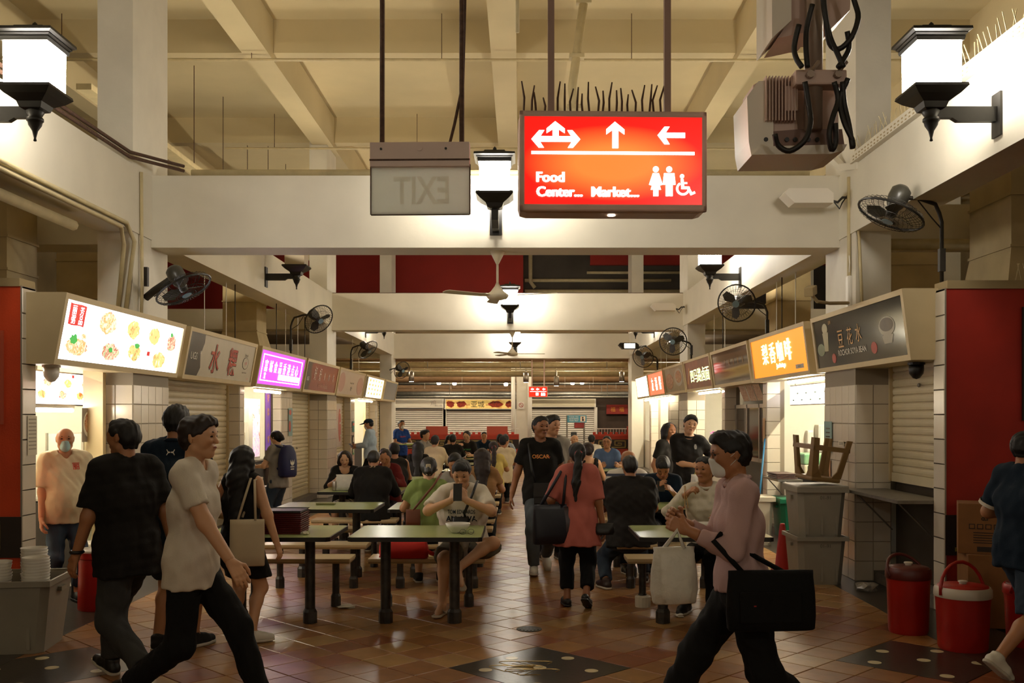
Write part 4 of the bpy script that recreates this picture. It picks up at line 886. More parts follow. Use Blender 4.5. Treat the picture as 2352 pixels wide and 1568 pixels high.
ff = far_fascia(1022, 1182, 916, 940, 'yellow roast meat sign with black characters on the far wall', print_mat('roast_bg', ['#d8b25a', '#e0c070', '#d09a48'], 2, .35))
ff.text('亚城', .47, .5, .72, mat('ink_black', '#100c0a', .4), 0., sx=1.0); M_ROAST = print_mat('roast_print', ['#4a1a0a', '#a3300f', '#7a2008', '#c25a1a'], 9)
for a, b, ru in ((.07, .5, .06), (.23, .5, .07), (.74, .5, .1), (.93, .5, .05)): ff.ell(a, b, ru, .36, M_ROAST, 'roast_picture', 1, 18, .2)
ff.text('烧鸭', .33, .42, .22, mat('ink_red', '#a32a12', .4)); ff.text('烧腊', .62, .42, .22, mat('ink_red', '#a32a12', .4))
far_fascia(1218, 1368, 915, 935, 'blank cream fascia over the right far shutter', mat('fascia_cream', '#c9c0a4', .5))
MB().bb((-14, 37.35, 0), (14, 37.6, 2.3)).build('wall_far_stalls', M_GREYD, kind='structure')
r = empty('dim_stall', (fx(1425, 36.9), 36.9, 0), label='dim open stall with a red banner at the far right', cat='stall')
MB().bb((-.9, .3, 0), (.9, .34, 2.4)).build('back_panel', mat('dim_brown', '#3a2a1e', .8, noise=.4, nscale=4), r); MB().bb((-.5, .2, 1.75), (.3, .24, 2.1)).build('banner', mat('dim_red', '#7a1a10', .6), r)
gf = Face(r, (-.5, .195, 1.75), (.8, 0, 0), (0, 0, .35), (0, -1, 0)); gf.text('福', .3, .5, .5, M_GOLDT); gf.text('福', .7, .5, .5, M_GOLDT)
MB().bb((-.9, 0, 0), (.9, .1, .95)).build('counter', M_GALV, r); MB().bb((.35, .1, 1.2), (.38, .12, 2.3)).build('post', M_GALV, r)
pl = MB().bb((fx(1186, 35), 34.9, 0), (fx(1215, 35), 35.3, 4.3)).build('column', M_COLM, kind='structure'); pl['label'] = 'pale round cornered pillar between white pipes at the far end'
for u, lab in ((1179, 'white down pipe left of the far pillar'), (1217, 'white down pipe right of the far pillar')): pipe([(fx(u, 34.9), 34.9, 0), (fx(u, 34.9), 34.9, 3.6)], .075, lab, M_WHITE)
t = empty('no_smoking_sign', (fx(1197, 34.88), 34.88, fz(930, 34.88)), 0, 'small round no smoking sign on the far pillar', 'sign')
MB().bb((-.11, -.006, -.13), (.11, 0, .11)).build('plate', M_WHITE, t); MB().tube([(.07*math.cos(a), -.008, .07*math.sin(a)) for a in np.linspace(0, 6.28, 20, endpoint=False)], .01, 4, closed=True).build('ring', mat('ink_red', '#a32a12', .4), t); MB().tube([(-.05, -.008, .05), (.05, -.008, -.05)], .009, 4).build('bar', mat('ink_red', '#a32a12', .4), t)
# pipes, timber louvres and lamps under the low ceiling
for k, (v, Yp, rr, m) in enumerate([(838, 32.6, .1, M_PIPE), (858, 33.2, .1, M_PIPE), (868, 36, .17, M_BROWN), (848, 32.2, .025, M_PIPE), (880, 38, .07, M_GALV), (905, 38, .1, M_GALV), (912, 36.6, .05, M_GALV), (826, 31.595, .06, M_BROWN)]):
    pipe([(-9, Yp, fz(v, Yp)), (9, Yp, fz(v, Yp))], rr, '%s of the pipes crossing under the low far ceiling' % ['topmost cream one', 'thick cream one', 'thick brown one', 'thinnest', 'upper grey one', 'lower fat grey one', 'lowest grey one', 'brown one behind the beam'][k], m)
for k, (x, y_) in enumerate([(-5, 33.9), (-1.5, 33.9), (2, 33.9), (5.5, 33.9), (-3, 36.2), (3, 36.2)]):  # battens added to brighten the far hall
    tube_light((x-.6, y_, 4.22), (x+.6, y_, 4.22), 'added fill batten in the low far hall, %s of six' % ORD[k], M_FILLF)
for k, x in enumerate((-3, 0, 2.8)):
    t = empty('pipe_rack', (x, 32.6, 4.28), 0, 'steel drop rods holding the far pipes, %s of three' % ORD[k], 'pipe hanger')
    MB().tube([(0, -.4, 0), (0, -.4, fz(848, 32.2)-4.28)], .012, 5).build('rod', M_GALV, t); MB().tube([(.1, 0, 0), (.1, 0, fz(838, 32.6)-4.28)], .012, 5).build('rod', M_GALV, t); MB().tube([(.2, .6, 0), (.2, .6, fz(858, 33.2)-4.28)], .012, 5).build('rod', M_GALV, t)
    MB().tube([(.3, 3.4, 0), (.3, 3.4, fz(868, 36)-4.28)], .012, 5).build('rod', M_GALV, t); MB().tube([(.3, 5.4, 0), (.3, 5.4, fz(905, 38)-4.28)], .012, 5).build('rod', M_GALV, t); MB().tube([(.4, 4.0, 0), (.4, 4.0, fz(912, 36.6)-4.28)], .012, 5).build('rod', M_GALV, t)
lv = empty('timber_louvre', (0, 39.465, fz(906, 39.465)), label='brown timber louvre panels with posts across the far wall', cat='louvre')
for j in range(4): MB().bb((-5, 0, j*.13), (6, .034, j*.13+.085)).build('slat', M_BROWN, lv)
for x in np.arange(-5, 6.1, .75): MB().bb((x-.05, -.03, -.02), (x+.05, .0, .55)).build('post', M_BROWN, lv)
MB().bb((-14, 39.5, 2.3), (14, 39.6, 4.3)).build('wall_behind_louvre', M_BROWN, kind='structure')
for k, (u, v) in enumerate([(945, 876), (1208, 878), (1278, 886), (1428, 876)]):
    t = empty('cylinder_downlight', (fx(u, 33), 33, fz(v, 33)), 0, 'hanging metal cylinder lamp, %s from the left at the far end' % ORD[k], 'lamp', 'cylinder lamps at the far end')
    MB().lathe([(.09, 0), (.09, .32), (.02, .33), (.02, 4.3-fz(v, 33))], 14).build('can', M_ALU, t, True); MB().lathe([(.075, -.002), (.075, .0)], 14).build('bulb', emit('can_bulb', '#fff2d8', 18.), t)
for k, (u, v) in enumerate([(1008, 880), (1044, 881), (1162, 883), (1315, 880), (1337, 879), (988, 857), (1105, 860), (1315, 858), (1365, 860), (1460, 860)]):
    t = empty('spot_lamp', (fx(u, 37.5), 37.5, fz(v, 37.5)), 0, 'tiny bright spot lamp, %s at the far end' % (ORD+['tenth'])[k], 'lamp', 'spot lamps at the far end')
    MB().lathe([(.0, -.06), (.07, -.04), (.08, .03), (.03, .08)], 12).build('bulb', emit('spot_bulb', '#fff6e4', 22.), t, True); MB().cyl((0, 0, .07), (0, 0, 4.3-fz(v, 37.5)), .012, 8).build('stem', M_GALV, t)
Y = 31.5; x0, x1 = fx(1214, Y), fx(1258, Y); z0, z1 = fz(912, Y), fz(887, Y)
t = empty('directory_sign', ((x0+x1)/2, Y, z0), 0, 'small distant red directory sign hanging beyond the tables', 'sign'); W, H = x1-x0, z1-z0
MB().bb((-W/2, 0, 0), (W/2, .1, H)).build('housing', M_SF, t); MB().bb((-W/2+.02, -.006, .02), (W/2-.02, 0, H-.02)).build('face', emit('far_red', '#e0210c', 1.3), t)
gf = Face(t, (-W/2, -.006, 0), (W, 0, 0), (0, 0, H), (0, -1, 0)); M_FP = emit('far_picto', '#fff0e6', 3.)
gf.rect(.08, .5, .92, .55, M_FP, 'rule'); gf.rect(.38, .16, .52, .42, M_FP, 'pictogram')
for a in (.2, .47, .8): gf.poly([(a-.09, .74), (a, .86), (a, .79), (a+.08, .79), (a+.08, .69), (a, .69), (a, .62)], M_FP, 'arrow')
for a in (.68, .76, .84): gf.ell(a, .38, .025, .05, M_FP, 'pictogram', 1, 8); gf.rect(a-.03, .14, a+.03, .33, M_FP, 'pictogram')
for x in (-W*.32, W*.32): MB().bb((x-.02, .04, H), (x+.02, .07, 4.3-z0)).build('hanging_post', M_SF, t)
# tray return rack
t = empty('tray_rack', (fx(1322, 31.4), 31.4, 0), 0, 'metal tray return rack with a blue header sign', 'rack')
for x in (-.27, .27):
    for y in (-.2, .2): MB().cyl((x, y, 0), (x, y, 1.7), .015, 6).build('post', M_GALV, t)
for z in (.5, .9, 1.28): MB().bb((-.28, -.22, z), (.28, .22, z+.02)).build('shelf', M_GALV, t)
MB().bb((-.27, -.24, 1.48), (.33, -.22, 1.7)).build('header', mat('header_blue', '#3a8296', .5), t); gf = Face(t, (-.27, -.241, 1.48), (.6, 0, 0), (0, 0, .22), (0, -1, 0))
for i, s_ in enumerate(('THANK YOU', 'FOR RETURNING', 'YOUR TRAY')): gf.text(s_, .33, .78-i*.27, .17, M_SWHT, .01, maxw=.5)
gf.rect(.68, .12, .94, .88, mat('header_cream', '#e0c8b0', .5), 'pictogram'); gf.ell(.8, .65, .05, .14, M_SBLK, 'pictogram', 2, 10); gf.rect(.76, .2, .86, .5, M_SBLK, 'pictogram', 2)
tag(MB().box((0, 0, 0), (.3, .3, .18), bev=.02).build('food_tub', mat('tub_red', '#8a1c14', .5), loc=(fx(1330, 31.4), 31.4, 1.39)), 'dark red tub on the top shelf of the tray rack', 'tub')
tag(MB().box((0, 0, 0), (.18, .2, .26), bev=.02).build('food_tub', mat('tub_dark', '#20221f', .5), loc=(fx(1318, 31.4), 31.4, 1.05)), 'dark tub on the middle shelf of the tray rack', 'tub')
# ------------------------------------------------------------------ furnishing of the open stalls
M_CTOP = M_STEEL; M_DARKC = mat('dark_counter_front', '#2b241d', .6, noise=.4, nscale=6)
def counter(side, y0, y1, x0, x1, z, label, front=M_DARKC):
    s = SIDE[side]['s']; t = empty('stall_counter', ((x0+x1)/2, (y0+y1)/2, .11), label=label, cat='counter'); W, D = abs(x1-x0), y1-y0
    MB().box((0, 0, (z-.11)/2-.02), (W-.06, D-.02, z-.15)).build('cabinet', front, t); MB().box((0, 0, z-.125), (W, D, .03), bev=.006).build('worktop', M_CTOP, t); return t
counter('l', 9.9, 11.4, -4.95, -4.33, .86, 'steel counter of the nearest left stall')
counter('l', 15.0, 17.2, -4.95, -4.36, .95, 'steel counter of the violet signed stall'); counter('l', 24.95, 27.6, -4.9, -4.36, .95, 'steel counter of the far left open stall')
counter('r', 11.62, 14.5, 3.84, 4.5, .86, 'steel counter of the amber signed stall'); counter('r', 18.12, 20.3, 3.8, 4.4, .95, 'steel counter of the noodle stall', M_ROOM); counter('r', 24.92, 27.3, 3.8, 4.4, .95, 'steel counter of the rosy signed stall', M_ROOM); counter('r', 28.52, 30.6, 3.8, 4.4, .95, 'steel counter of the last right stall', M_ROOM)
# glass food case, posters, plates
M_GLS = mat('case_glass', '#dfe8e0', .03, alpha=.16)
t = empty('food_case', (-4.55, 10.35, .87), label='glass food display case on the nearest left counter', cat='display case')
for (c, d) in (((.18, 0, .33), (.008, .8, .6)), ((0, -.4, .33), (.36, .008, .6)), ((0, .4, .33), (.36, .008, .6)), ((0, 0, .63), (.36, .8, .008))): MB().box(c, d).build('pane', M_GLS, t)
for x in (-.18, .18):
    for y in (-.4, .4): MB().box((x, y, .32), (.02, .02, .64)).build('post', M_STEEL, t)
MB().box((.0, 0, .1), (.34, .76, .1)).build('lower_panel', mat('case_panel', '#a9b3a6', .3), t); MB().box((0, 0, .34), (.34, .78, .01)).build('shelf', M_STEEL, t)
g = MB()
for k in range(40): g.lathe([(.02, -.015), (.035, 0), (.02, .015)], 6, (random.uniform(-.14, .14), random.uniform(-.34, .34), .17+random.uniform(0, .06)))
g.build('fried_food', mat('fried_gold', '#c9883a', .6, noise=.3), t, kind='stuff')
t = empty('hanging_poster', (-4.36, 10.1, 1.42), label='grey food poster with a noodle bowl, hanging on the glass case', cat='poster')
gf = Face(t, (0, -.2, 0), (0, .42, 0), (0, 0, .34), (1, 0, 0)); gf.rect(0, 0, 1, 1, mat('poster_grey', '#8a8078', .5), 'sheet', 0); gf.ell(.42, .52, .36, .4, M_SWHT, 'bowl_picture'); gf.ell(.42, .55, .29, .32, print_mat('noodle_print', ['#c98a5a', '#e0b890', '#a04a28', '#d8c0a0'], 18), 'bowl_filling', 2); gf.text('$5.20', .86, .4, .09, M_SRED); gf.text('DUMPLING', .84, .18, .07, M_SBLK, maxw=.28)
M_PLATE = mat('white_melamine', '#d9d5cb', .3)
def bowl(loc, r=.075, h=.06, label='', group=None, m=None, name='bowl', rx=0):
    o = MB().lathe([(r*.5, 0), (r*.55, .006), (r*.9, h*.6), (r, h), (r*.96, h), (r*.85, h*.6), (r*.48, .012)], 20, cap=True).build(name, m or M_PLATE, None, True, loc=loc); tag(o, label, 'bowl', group); o.rotation_euler = (rx, 0, 0); return o
for st, (x, y) in enumerate([(-4.40, 10.02), (-4.42, 10.32)]):
    for k in range(8): bowl((x, y, .875+k*.022), .1, .03, 'white plate, %s from the bottom of the %s stack on the left counter' % (ORD[k], ('nearer', 'farther')[st]), 'plates stacked on the left counter', name='plate')
t = empty('plastic_cup', (-4.28, 9.85, .45), label='clear plastic cup with a green straw on the low shelf', cat='cup'); MB().lathe([(.03, 0), (.045, .12)], 14).build('cup_body', mat('clear_cup', '#b9b9a0', .1, alpha=.4), t, True); MB().tube([(0, 0, .02), (.01, -.02, .2)], .005, 5).build('straw', mat('green_straw', '#5f9a50', .4), t)
t = empty('low_shelf', (-4.2, 9.95, .42), label='white folding shelf below the left counter', cat='shelf'); MB().box((0, 0, 0), (.26, .6, .03)).build('board', M_WHITE, t); MB().tube([(-.1, .1, 0), (-.14, .1, -.3)], .008, 5).build('brace', M_GALV, t)
t = empty('side_shelf', (-4.22, 9.73, .85), label='small white side shelf beside the masked man', cat='shelf'); MB().box((0, 0, 0), (.24, .34, .03)).build('board', M_WHITE, t); MB().tube([(0, .1, 0), (-.12, .1, -.2)], .008, 5).build('brace', M_GALV, t)
tag(MB().bb((-4.3, 8.86, 1.2), (-4.29, 8.87, 1.21)).build('hidden_tack', M_GALV), 'tiny tack on the inner edge of the left stall', 'tack') if False else None
def notice(side, y0, y1, x, z0, z1, label, m, name='notice', th=.006, cat='notice'):
    sg = SIDE[side]['s']; r = empty(name, (x, (y0+y1)/2, z0), label=label, cat=cat); f_ = Face(r, (0, -(y1-y0)/2 if sg < 0 else (y1-y0)/2, 0), (0, (y1-y0)*(1 if sg < 0 else -1), 0), (0, 0, z1-z0), (-sg, 0, 0)); f_.rect(0, 0, 1, 1, m, 'sheet', 0); return f_
M_PAPER = mat('notice_paper', '#cfc6b0', .7); M_TEAL = mat('notice_teal', '#7d9a97', .6)
f_ = notice('l', 8.36, 8.52, -4.137, 1.35, 1.68, 'sheet of fine print taped to the left tiled edge', M_PAPER)
for j in range(9): f_.rect(.1, .9-j*.095, .9, .93-j*.095, mat('fine_print', '#9a907e', .7), 'line')
f_ = notice('r', 11.15, 11.2, 3.40, 1.3, 1.62, 'teal notice on the tiled right column', M_TEAL) if False else notice('r', 10.85, 11.12, 3.395, 1.28, 1.62, 'teal and pink notice on the tiled right column', M_TEAL)
for j in range(5): f_.rect(.25, .75-j*.13, .75, .79-j*.13, M_SBLK, 'line')
f_ = notice('r', 10.9, 11.1, 3.395, .85, 1.2, 'salmon notice beneath the teal one, right column', mat('notice_salmon', '#b98a63', .6))
for j in range(4): f_.rect(.2, .75-j*.17, .7, .79-j*.17, M_SBLK, 'line')
f_ = notice('r', 10.45, 10.62, 3.395, 1.36, 1.42, 'tiny unit number sticker on the right tiled column', M_PAPER); f_.text('01-91', .6, .5, .6, M_SBLK)
f_ = notice('l', 17.75, 18.05, -4.13, 1.32, 1.82, 'teal notice with red dish on the pillar by the violet stall', M_TEAL); f_.ell(.4, .85, .3, .1, M_SRED, 'dish_picture'); f_.ell(.3, .35, .25, .2, M_SRED, 'dish_picture')
f_ = notice('l', 24.5, 24.8, -4.13, 1.28, 1.55, 'teal sticker with a red stripe on the far left pillar', mat('sticker_teal', '#3c7d74', .5)); f_.rect(.1, .6, .95, .85, M_SRED, 'stripe')
f_ = notice('l', 24.5, 24.75, -4.13, .98, 1.2, 'black and red sticker on the far left pillar', mat('sticker_black', '#2a1512', .5)); f_.rect(.2, .25, .8, .8, M_PAPER, 'panel')
f_ = notice('l', 24.55, 24.75, -4.13, .72, .9, 'small green sticker on the far left pillar', mat('sticker_green', '#2f8a55', .5)); f_.rect(.25, .3, .75, .8, M_PAPER, 'panel')
f_ = notice('r', 14.58, 14.72, 3.585, 1.3, 1.65, 'tan paper notice on the pillar by the amber stall', mat('notice_tan', '#bf9a6c', .6))
f_ = board('l', 21.36, 22.4, -4.02, 1.0, 1.95, 'narrow menu board on the pillar under the pale pink sign', mat('menu_pale', '#c4b3a2', .4)); 
f_ .ell(.75, .5, .16, .4, mat('menu_red', '#b4553f', .5), 'print'); f_.ell(.3, .75, .18, .2, mat('sign_rose_print', '#b98a7c', .3), 'print')
for a, b in ((.8, .8), (.45, .55), (.8, .55), (.85, .25)): f_.rect(a-.06, b-.02, a+.06, b+.02, M_PAPER, 'caption', 2)
f_ = board('r', 21.6, 23.0, 3.7, 1.7, 2.15, 'faded red menu panel under the olive food sign', mat('menu_faded_red', '#a8695a', .5))
# violet stall: door frame, banner, tubs
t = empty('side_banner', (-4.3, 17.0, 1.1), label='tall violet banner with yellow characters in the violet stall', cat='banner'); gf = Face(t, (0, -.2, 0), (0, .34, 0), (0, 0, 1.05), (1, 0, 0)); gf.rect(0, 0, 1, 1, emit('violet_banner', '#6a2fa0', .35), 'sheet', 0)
for i, c in enumerate('招牌小食'): gf.text(c, .5, .84-i*.22, .13, M_GOLDT, .02)
MB().bb((-4.4, 17.14, .11), (-4.28, 17.22, 2.15)).build('door_1', mat('dark_jamb', '#3a2a22', .5), kind='structure')
MB().bb((-4.4, 10.02, .11), (-4.2, 10.09, 2.15)).build('door_2', M_FRAME, kind='structure')
t = empty('glass_cabinet', (-4.5, 16.3, .96), label='tall white display cabinet in the violet stall', cat='display case'); MB().box((0, 0, .5), (.3, .7, 1.0)).build('case', M_WHITE, t); gf = Face(t, (.152, -.3, .05), (0, .6, 0), (0, 0, .9), (1, 0, 0)); gf.rect(.3, 0, 1, 1, print_mat('cabinet_print', ['#e8d0e0', '#c9a0c0', '#f4e8e0', '#b06a50'], 8, .7), 'window')
M_TUB = mat('pale_tub', '#d8cfb8', .4); M_TUBL = mat('tub_pink_lid', '#c8583c', .45)
for k in range(2):
    t = empty('food_tub', (-4.45, 15.25, .96+k*.26), label='%s tub with a coral lid in the violet stall' % ('upper' if k else 'lower'), cat='tub'); MB().lathe([(.13, 0), (.15, .2)], 18).build('tub_body', M_TUB, t, True); MB().lathe([(.16, .2), (.16, .235)], 18).build('lid', M_TUBL, t)
t = empty('sneeze_guard', (-4.36, 15.55, .96), label='glass sneeze guard with pasted price notes, violet stall', cat='glass panel'); MB().bb((0, -.45, 0), (.01, .35, .62)).build('pane', M_GLS, t)
gf = Face(t, (.012, -.42, .05), (0, .7, 0), (0, 0, .5), (1, 0, 0))
for k, (a, b, m) in enumerate([(.1, .75, M_PAPER), (.35, .7, M_TUBL), (.1, .4, M_PAPER), (.4, .35, M_PAPER), (.7, .6, M_PAPER), (.1, .05, M_SRED), (.55, .05, M_GOLDT)]): gf.rect(a, b, a+.16, b+.22, m, 'price_note')
for k in range(3): tag(MB().box((0, 0, 0), (.42, .34, .22), bev=.03).build('plastic_crate', M_WHITE, loc=(-3.86, 14.35, .11+k*.225)), '%s white plastic tub of the stack before the violet stall' % ['lowest', 'middle', 'topmost'][k], 'tub', 'white tubs before the violet stall')
# amber stall: dispenser, cabinet, tubs, trays on a folding shelf, bins
t = empty('paper_dispenser', (4.28, 14.74, 1.3), label='white soap and towel dispenser on the amber stall wall', cat='dispenser'); MB().box((0, 0, 0), (.1, .14, .34), bev=.03).build('body', M_WHITE, t)
t = empty('wall_cabinet', (4.62, 14.69, 1.15), R(90), label='small white wall cabinet with a latch in the amber stall', cat='cabinet'); MB().box((0, 0, .2), (.2, .5, .4), bev=.01).build('box', M_WHITE, t); MB().box((-.105, 0, .2), (.012, .46, .36), bev=.004).build('door', M_ROOM, t); MB().lathe([(.03, 0), (.03, .015)], 12).build('knob', M_GALV, t, loc=(-.11, 0, .08)).rotation_euler = (0, R(-90), 0)
M_GTUB = mat('green_tint_tub', '#9dbb96', .25, noise=.2, nscale=6, stain='#5fa37a')
for k, (y, z, d) in enumerate([(13.6, .95, .5), (13.6, 1.1, .48), (13.0, .95, .45)]): tag(MB().box((0, 0, 0), (.34, d, .15), bev=.02).build('food_tub', M_GTUB if k != 0 else M_TUB, loc=(3.98, y, z)), '%s plastic tub on the amber stall counter' % ['pale', 'green tinted upper', 'green tinted nearer'][k], 'tub')
t = empty('folding_shelf', (3.5, 13.3, .84), label='folding steel shelf with braces before the amber stall', cat='shelf'); MB().box((0, 0, 0), (.32, .8, .025)).build('board', M_STEEL, t)
for y in (-.35, .35): MB().tube([(-.12, y, 0), (.13, y, -.28)], .008, 5).build('brace', M_GALV, t)
M_TRAYB = mat('brown_tray', '#3a2018', .4)
for k in range(3): tag(MB().box((0, 0, 0), (.27, .5, .02), bev=.008).build('serving_tray', M_TRAYB, loc=(3.49, 13.25+.03*k, .866+k*.024)), 'dark brown tray on the folding shelf, %s of three' % ['bottom', 'middle', 'top'][k], 'tray', 'brown trays on the folding shelf')
M_BIN = mat('grey_bin', '#8d8676', .5, noise=.12, nscale=5); M_BINW = mat('white_bin', '#c4bda9', .45); M_BING = mat('green_bin', '#0f6a4a', .45)
def big_bin(loc, w, d, h, label, m, lid=True, rz=0, taper=.86, rim=True, text=None, group=None):
    t = empty('storage_bin', loc, rz, label, 'bin', group); hw, hd = w/2, d/2; c = .05
    def oct_(k, z): a, b = hw*k, hd*k; return [(-a+c, -b, z), (a-c, -b, z), (a, -b+c, z), (a, b-c, z), (a-c, b, z), (-a+c, b, z), (-a, b-c, z), (-a, -b+c, z)]
    g = MB(); rows = [oct_(taper, 0), oct_(1, h-.03)]; rows += ([] if lid else [oct_(.94, h-.03), oct_(taper*.94, .03)])
    vs = [p for r_ in rows for p in r_]; fs = [tuple(reversed(range(8)))]
    for i in range(len(rows)-1):
        for k in range(8): fs.append((i*8+k, i*8+(k+1) % 8, i*8+8+(k+1) % 8, i*8+8+k))
    fs.append(tuple(range(len(vs)-8, len(vs)))); g.add(vs, fs).build('tub_body', m, t)
    for x in (-hw*.6, 0, hw*.6): MB().prism([(-.012, .03), (.012, .03), (.012, h-.06), (-.012, h-.06)], (x, -hd*(taper+.02), 0), (1, 0, 0), (0, -.14*hd*0, 1), (0, -1, 0), .012).build('rib', m, t)
    g = MB(); e = .018
    for (a, b, c2, d2) in ((-hw-e, -hd-e, hw+e, -hd), (-hw-e, hd, hw+e, hd+e), (-hw-e, -hd, -hw, hd), (hw, -hd, hw+e, hd)): g.bb((a, b, h-.05), (c2, d2, h-.01))
    g.build('rim', m, t)
    if lid: MB().bb((-hw-e, -hd-e, h-.02), (hw+e, hd+e, h+.015), bev=.012).build('lid', m, t)
    for s in (-1, 1): MB().bb((s*hw-.02, -.06, h-.12), (s*hw+.02, .06, h-.09)).build('handle', m, t)
    if text: Face(t, (-hw, -hd*.97, 0), (w, 0, 0), (0, 0, h), (0, -1, 0)).text(text, .55, .8, .07, mat('marker_ink', '#5a5448', .6), lay=8)
    return t
big_bin((3.0, 10.15, 0), .48, .55, .49, 'lower grey bin of the stack by the right tiled column', M_BIN, lid=False, text='01-91'); big_bin((3.0, 10.15, .47), .48, .55, .5, 'upper grey lidded bin carrying the overturned stool', M_BIN, text='01-91')
big_bin((3.12, 13.1, 0), .34, .4, .62, 'small off white lidded bin before the amber stall', M_BINW); big_bin((3.55, 13.0, .11), .42, .5, .5, 'dark green bin under the folding shelf', M_BING)
t = empty('red_pail', (2.83, 10.75, 0), label='narrow red plastic cone tucked behind the grey bins', cat='pail'); MB().lathe([(.09, 0), (.085, .02), (.03, .5), (.025, .52)], 14).build('cone', mat('red_plastic', '#a81710', .4), t, True); MB().box((0, 0, .012), (.2, .2, .024)).build('foot', mat('red_plastic', '#a81710', .4), t)
# overturned plastic stool
t = empty('plastic_stool', (3.02, 10.13, 1.02), R(12), 'brown plastic stool turned upside down on the grey bins', 'stool'); t.rotation_euler = (R(3), R(6), R(14)); M_STL = mat('brown_stool', '#7d6138', .45)
MB().box((0, 0, .03), (.33, .33, .05), bev=.02).build('seat', M_STL, t)
for sx in (-1, 1):
    for sy in (-1, 1):
        U_ = Vector((sx, 0, 0)); pts = [(0, 0), (.085, 0), (.045, .43), (.0, .43)]
        g = MB(); bx, by = sx*.165, sy*.165; tx, ty = sx*.215, sy*.215
        for (ax, ay) in ((-sx, 0), (0, -sy)):
            a = [(bx, by, .05), (bx+ax*.11, by+ay*.11, .05), (bx*1.1+ax*.075, by*1.1+ay*.075, .12), (tx+ax*.06, ty+ay*.06, .44), (tx, ty, .44)]
            n_ = Vector((ay, ax, 0)); th = Vector((-sx*.018 if ax == 0 else 0, -sy*.018 if ay == 0 else 0, 0))
            vs = [Vector(p) for p in a]+[Vector(p)+th for p in a]; k = 5
            g.add(vs, [tuple(range(5)), tuple(reversed(range(5, 10)))]+[(i, (i+1) % 5, 5+(i+1) % 5, 5+i) for i in range(5)])
        g.build('leg', M_STL, t)
for (a, b) in (((-1, -1), (1, -1)), ((1, -1), (1, 1)), ((1, 1), (-1, 1)), ((-1, 1), (-1, -1))):
    A, B = Vector((a[0]*.195, a[1]*.195, .34)), Vector((b[0]*.195, b[1]*.195, .34)); g = MB(); m_ = (A+B)/2; d_ = (B-A); g.box(m_, (abs(d_.x)+.02, abs(d_.y)+.02, .045)); g.build('stretcher', M_STL, t)
# shuttered right stall: shelf, brace, panel beneath
t = empty('wall_shelf', (3.5, 9.4, .93), label='folding metal shelf below the half lowered shutter', cat='shelf'); MB().box((0, 0, 0), (.44, 1.5, .03)).build('board', M_GALV, t)
for y in (-.6, .5): MB().tube([(-.18, y, 0), (.2, y, -.38)], .008, 5).build('brace', M_GALV, t)
tag(MB().bb((3.82, 8.68, .11), (3.86, 10.12, 1.02)).build('steel_front', mat('dull_steel_front', '#4f463a', .5, metal=.5, noise=.3, nscale=4)), 'dull steel stall front below the metal shelf', 'panel')
f_ = notice('r', 8.70, 8.82, 3.79, .62, .78, 'small warning sticker beside the steel stall front', M_PAPER); f_.rect(.2, .25, .8, .85, M_SRED, 'symbol')
# cardboard boxes and coolers on the right
def carton(loc, d, rz, label, txt):
    t = empty('cardboard_box', loc, rz, label, 'box', 'cartons by the right wall'); MB().box((0, 0, d[2]/2), d, bev=.006).build('carton', M_CARD, t)
    MB().box((0, 0, d[2]), (.06, d[1]+.004, .004)).build('tape', mat('packing_tape', '#a58a5c', .25), t)
    f_ = Face(t, (-d[0]/2, -d[1]/2-.001, 0), (d[0], 0, 0), (0, 0, d[2]), (0, -1, 0)); ink = mat('carton_ink', '#2a1c10', .7)
    if txt:
        f_.text('d:r', .5, .72, .1, ink, .03)
        for k in range(4): f_.rect(.2+k*.15, .5, .31+k*.15, .6, ink, 'symbol'); f_.rect(.215+k*.15, .515, .295+k*.15, .585, M_CARD, 'symbol_centre', 2)
        for j in range(5): f_.rect(.28, .42-j*.05, .72, .435-j*.05, ink, 'print')
        f_.rect(.35, .05, .7, .15, ink, 'print')
    return t
carton((3.82, 8.05, 0), (.46, .4, .58), R(-12), 'lower plain cardboard box by the right red wall', False); carton((3.76, 8.07, .58), (.4, .34, .4), R(-22), 'upper printed cardboard box by the right red wall', True)
M_CRED = mat('cooler_red', '#a3170c', .38, noise=.12, nscale=5); M_CDK = mat('cooler_maroon', '#551810', .4); M_CWH = mat('cooler_white', '#c9bfae', .4)
def cooler(loc, r, h, label, rim, hm, tilt):
    t = empty('drink_cooler', loc, R(20), label, 'cooler', 'round coolers by the right wall')
    o = MB().lathe([(r*.86, 0), (r*.9, .02), (r*.97, h*.75), (r, h*.84)], 28).build('barrel', M_CRED, t, True); auto(o)
    auto(MB().lathe([(r*1.03, h*.84), (r*1.05, h*.86), (r*1.04, h*.96), (r*.98, h)], 28).build('rim', rim, t, True))
    MB().lathe([(r*.96, h*.97), (r*.9, h*1.02), (r*.4, h*1.04)], 28).build('lid', M_CDK if rim != M_CWH else M_CRED, t, True)
    MB().lathe([(.03, h*1.03), (.022, h*1.05), (.035, h*1.075), (.03, h*1.09)], 14).build('knob', M_CWH, t, True)
    pts = [(r*1.06*math.cos(a), r*.9*math.sin(tilt)*math.sin(a)*1.25, h*.88+r*1.2*math.cos(tilt)*math.sin(a)) for a in np.linspace(0, math.pi, 12)]
    MB().tube(pts, .013, 6).build('handle', hm, t, True)
cooler((3.02, 7.75, 0), .165, .5, 'tall dark red cooler with a maroon lid and brown handle', M_CDK, M_CDK, .7); cooler((3.2, 7.2, 0), .19, .45, 'red cooler with a white rim and red handle', M_CWH, M_CRED, .15); cooler((3.75, 7.3, 0), .19, .45, 'red cooler half hidden behind the man in shorts', M_CRED, M_CRED, -.4)
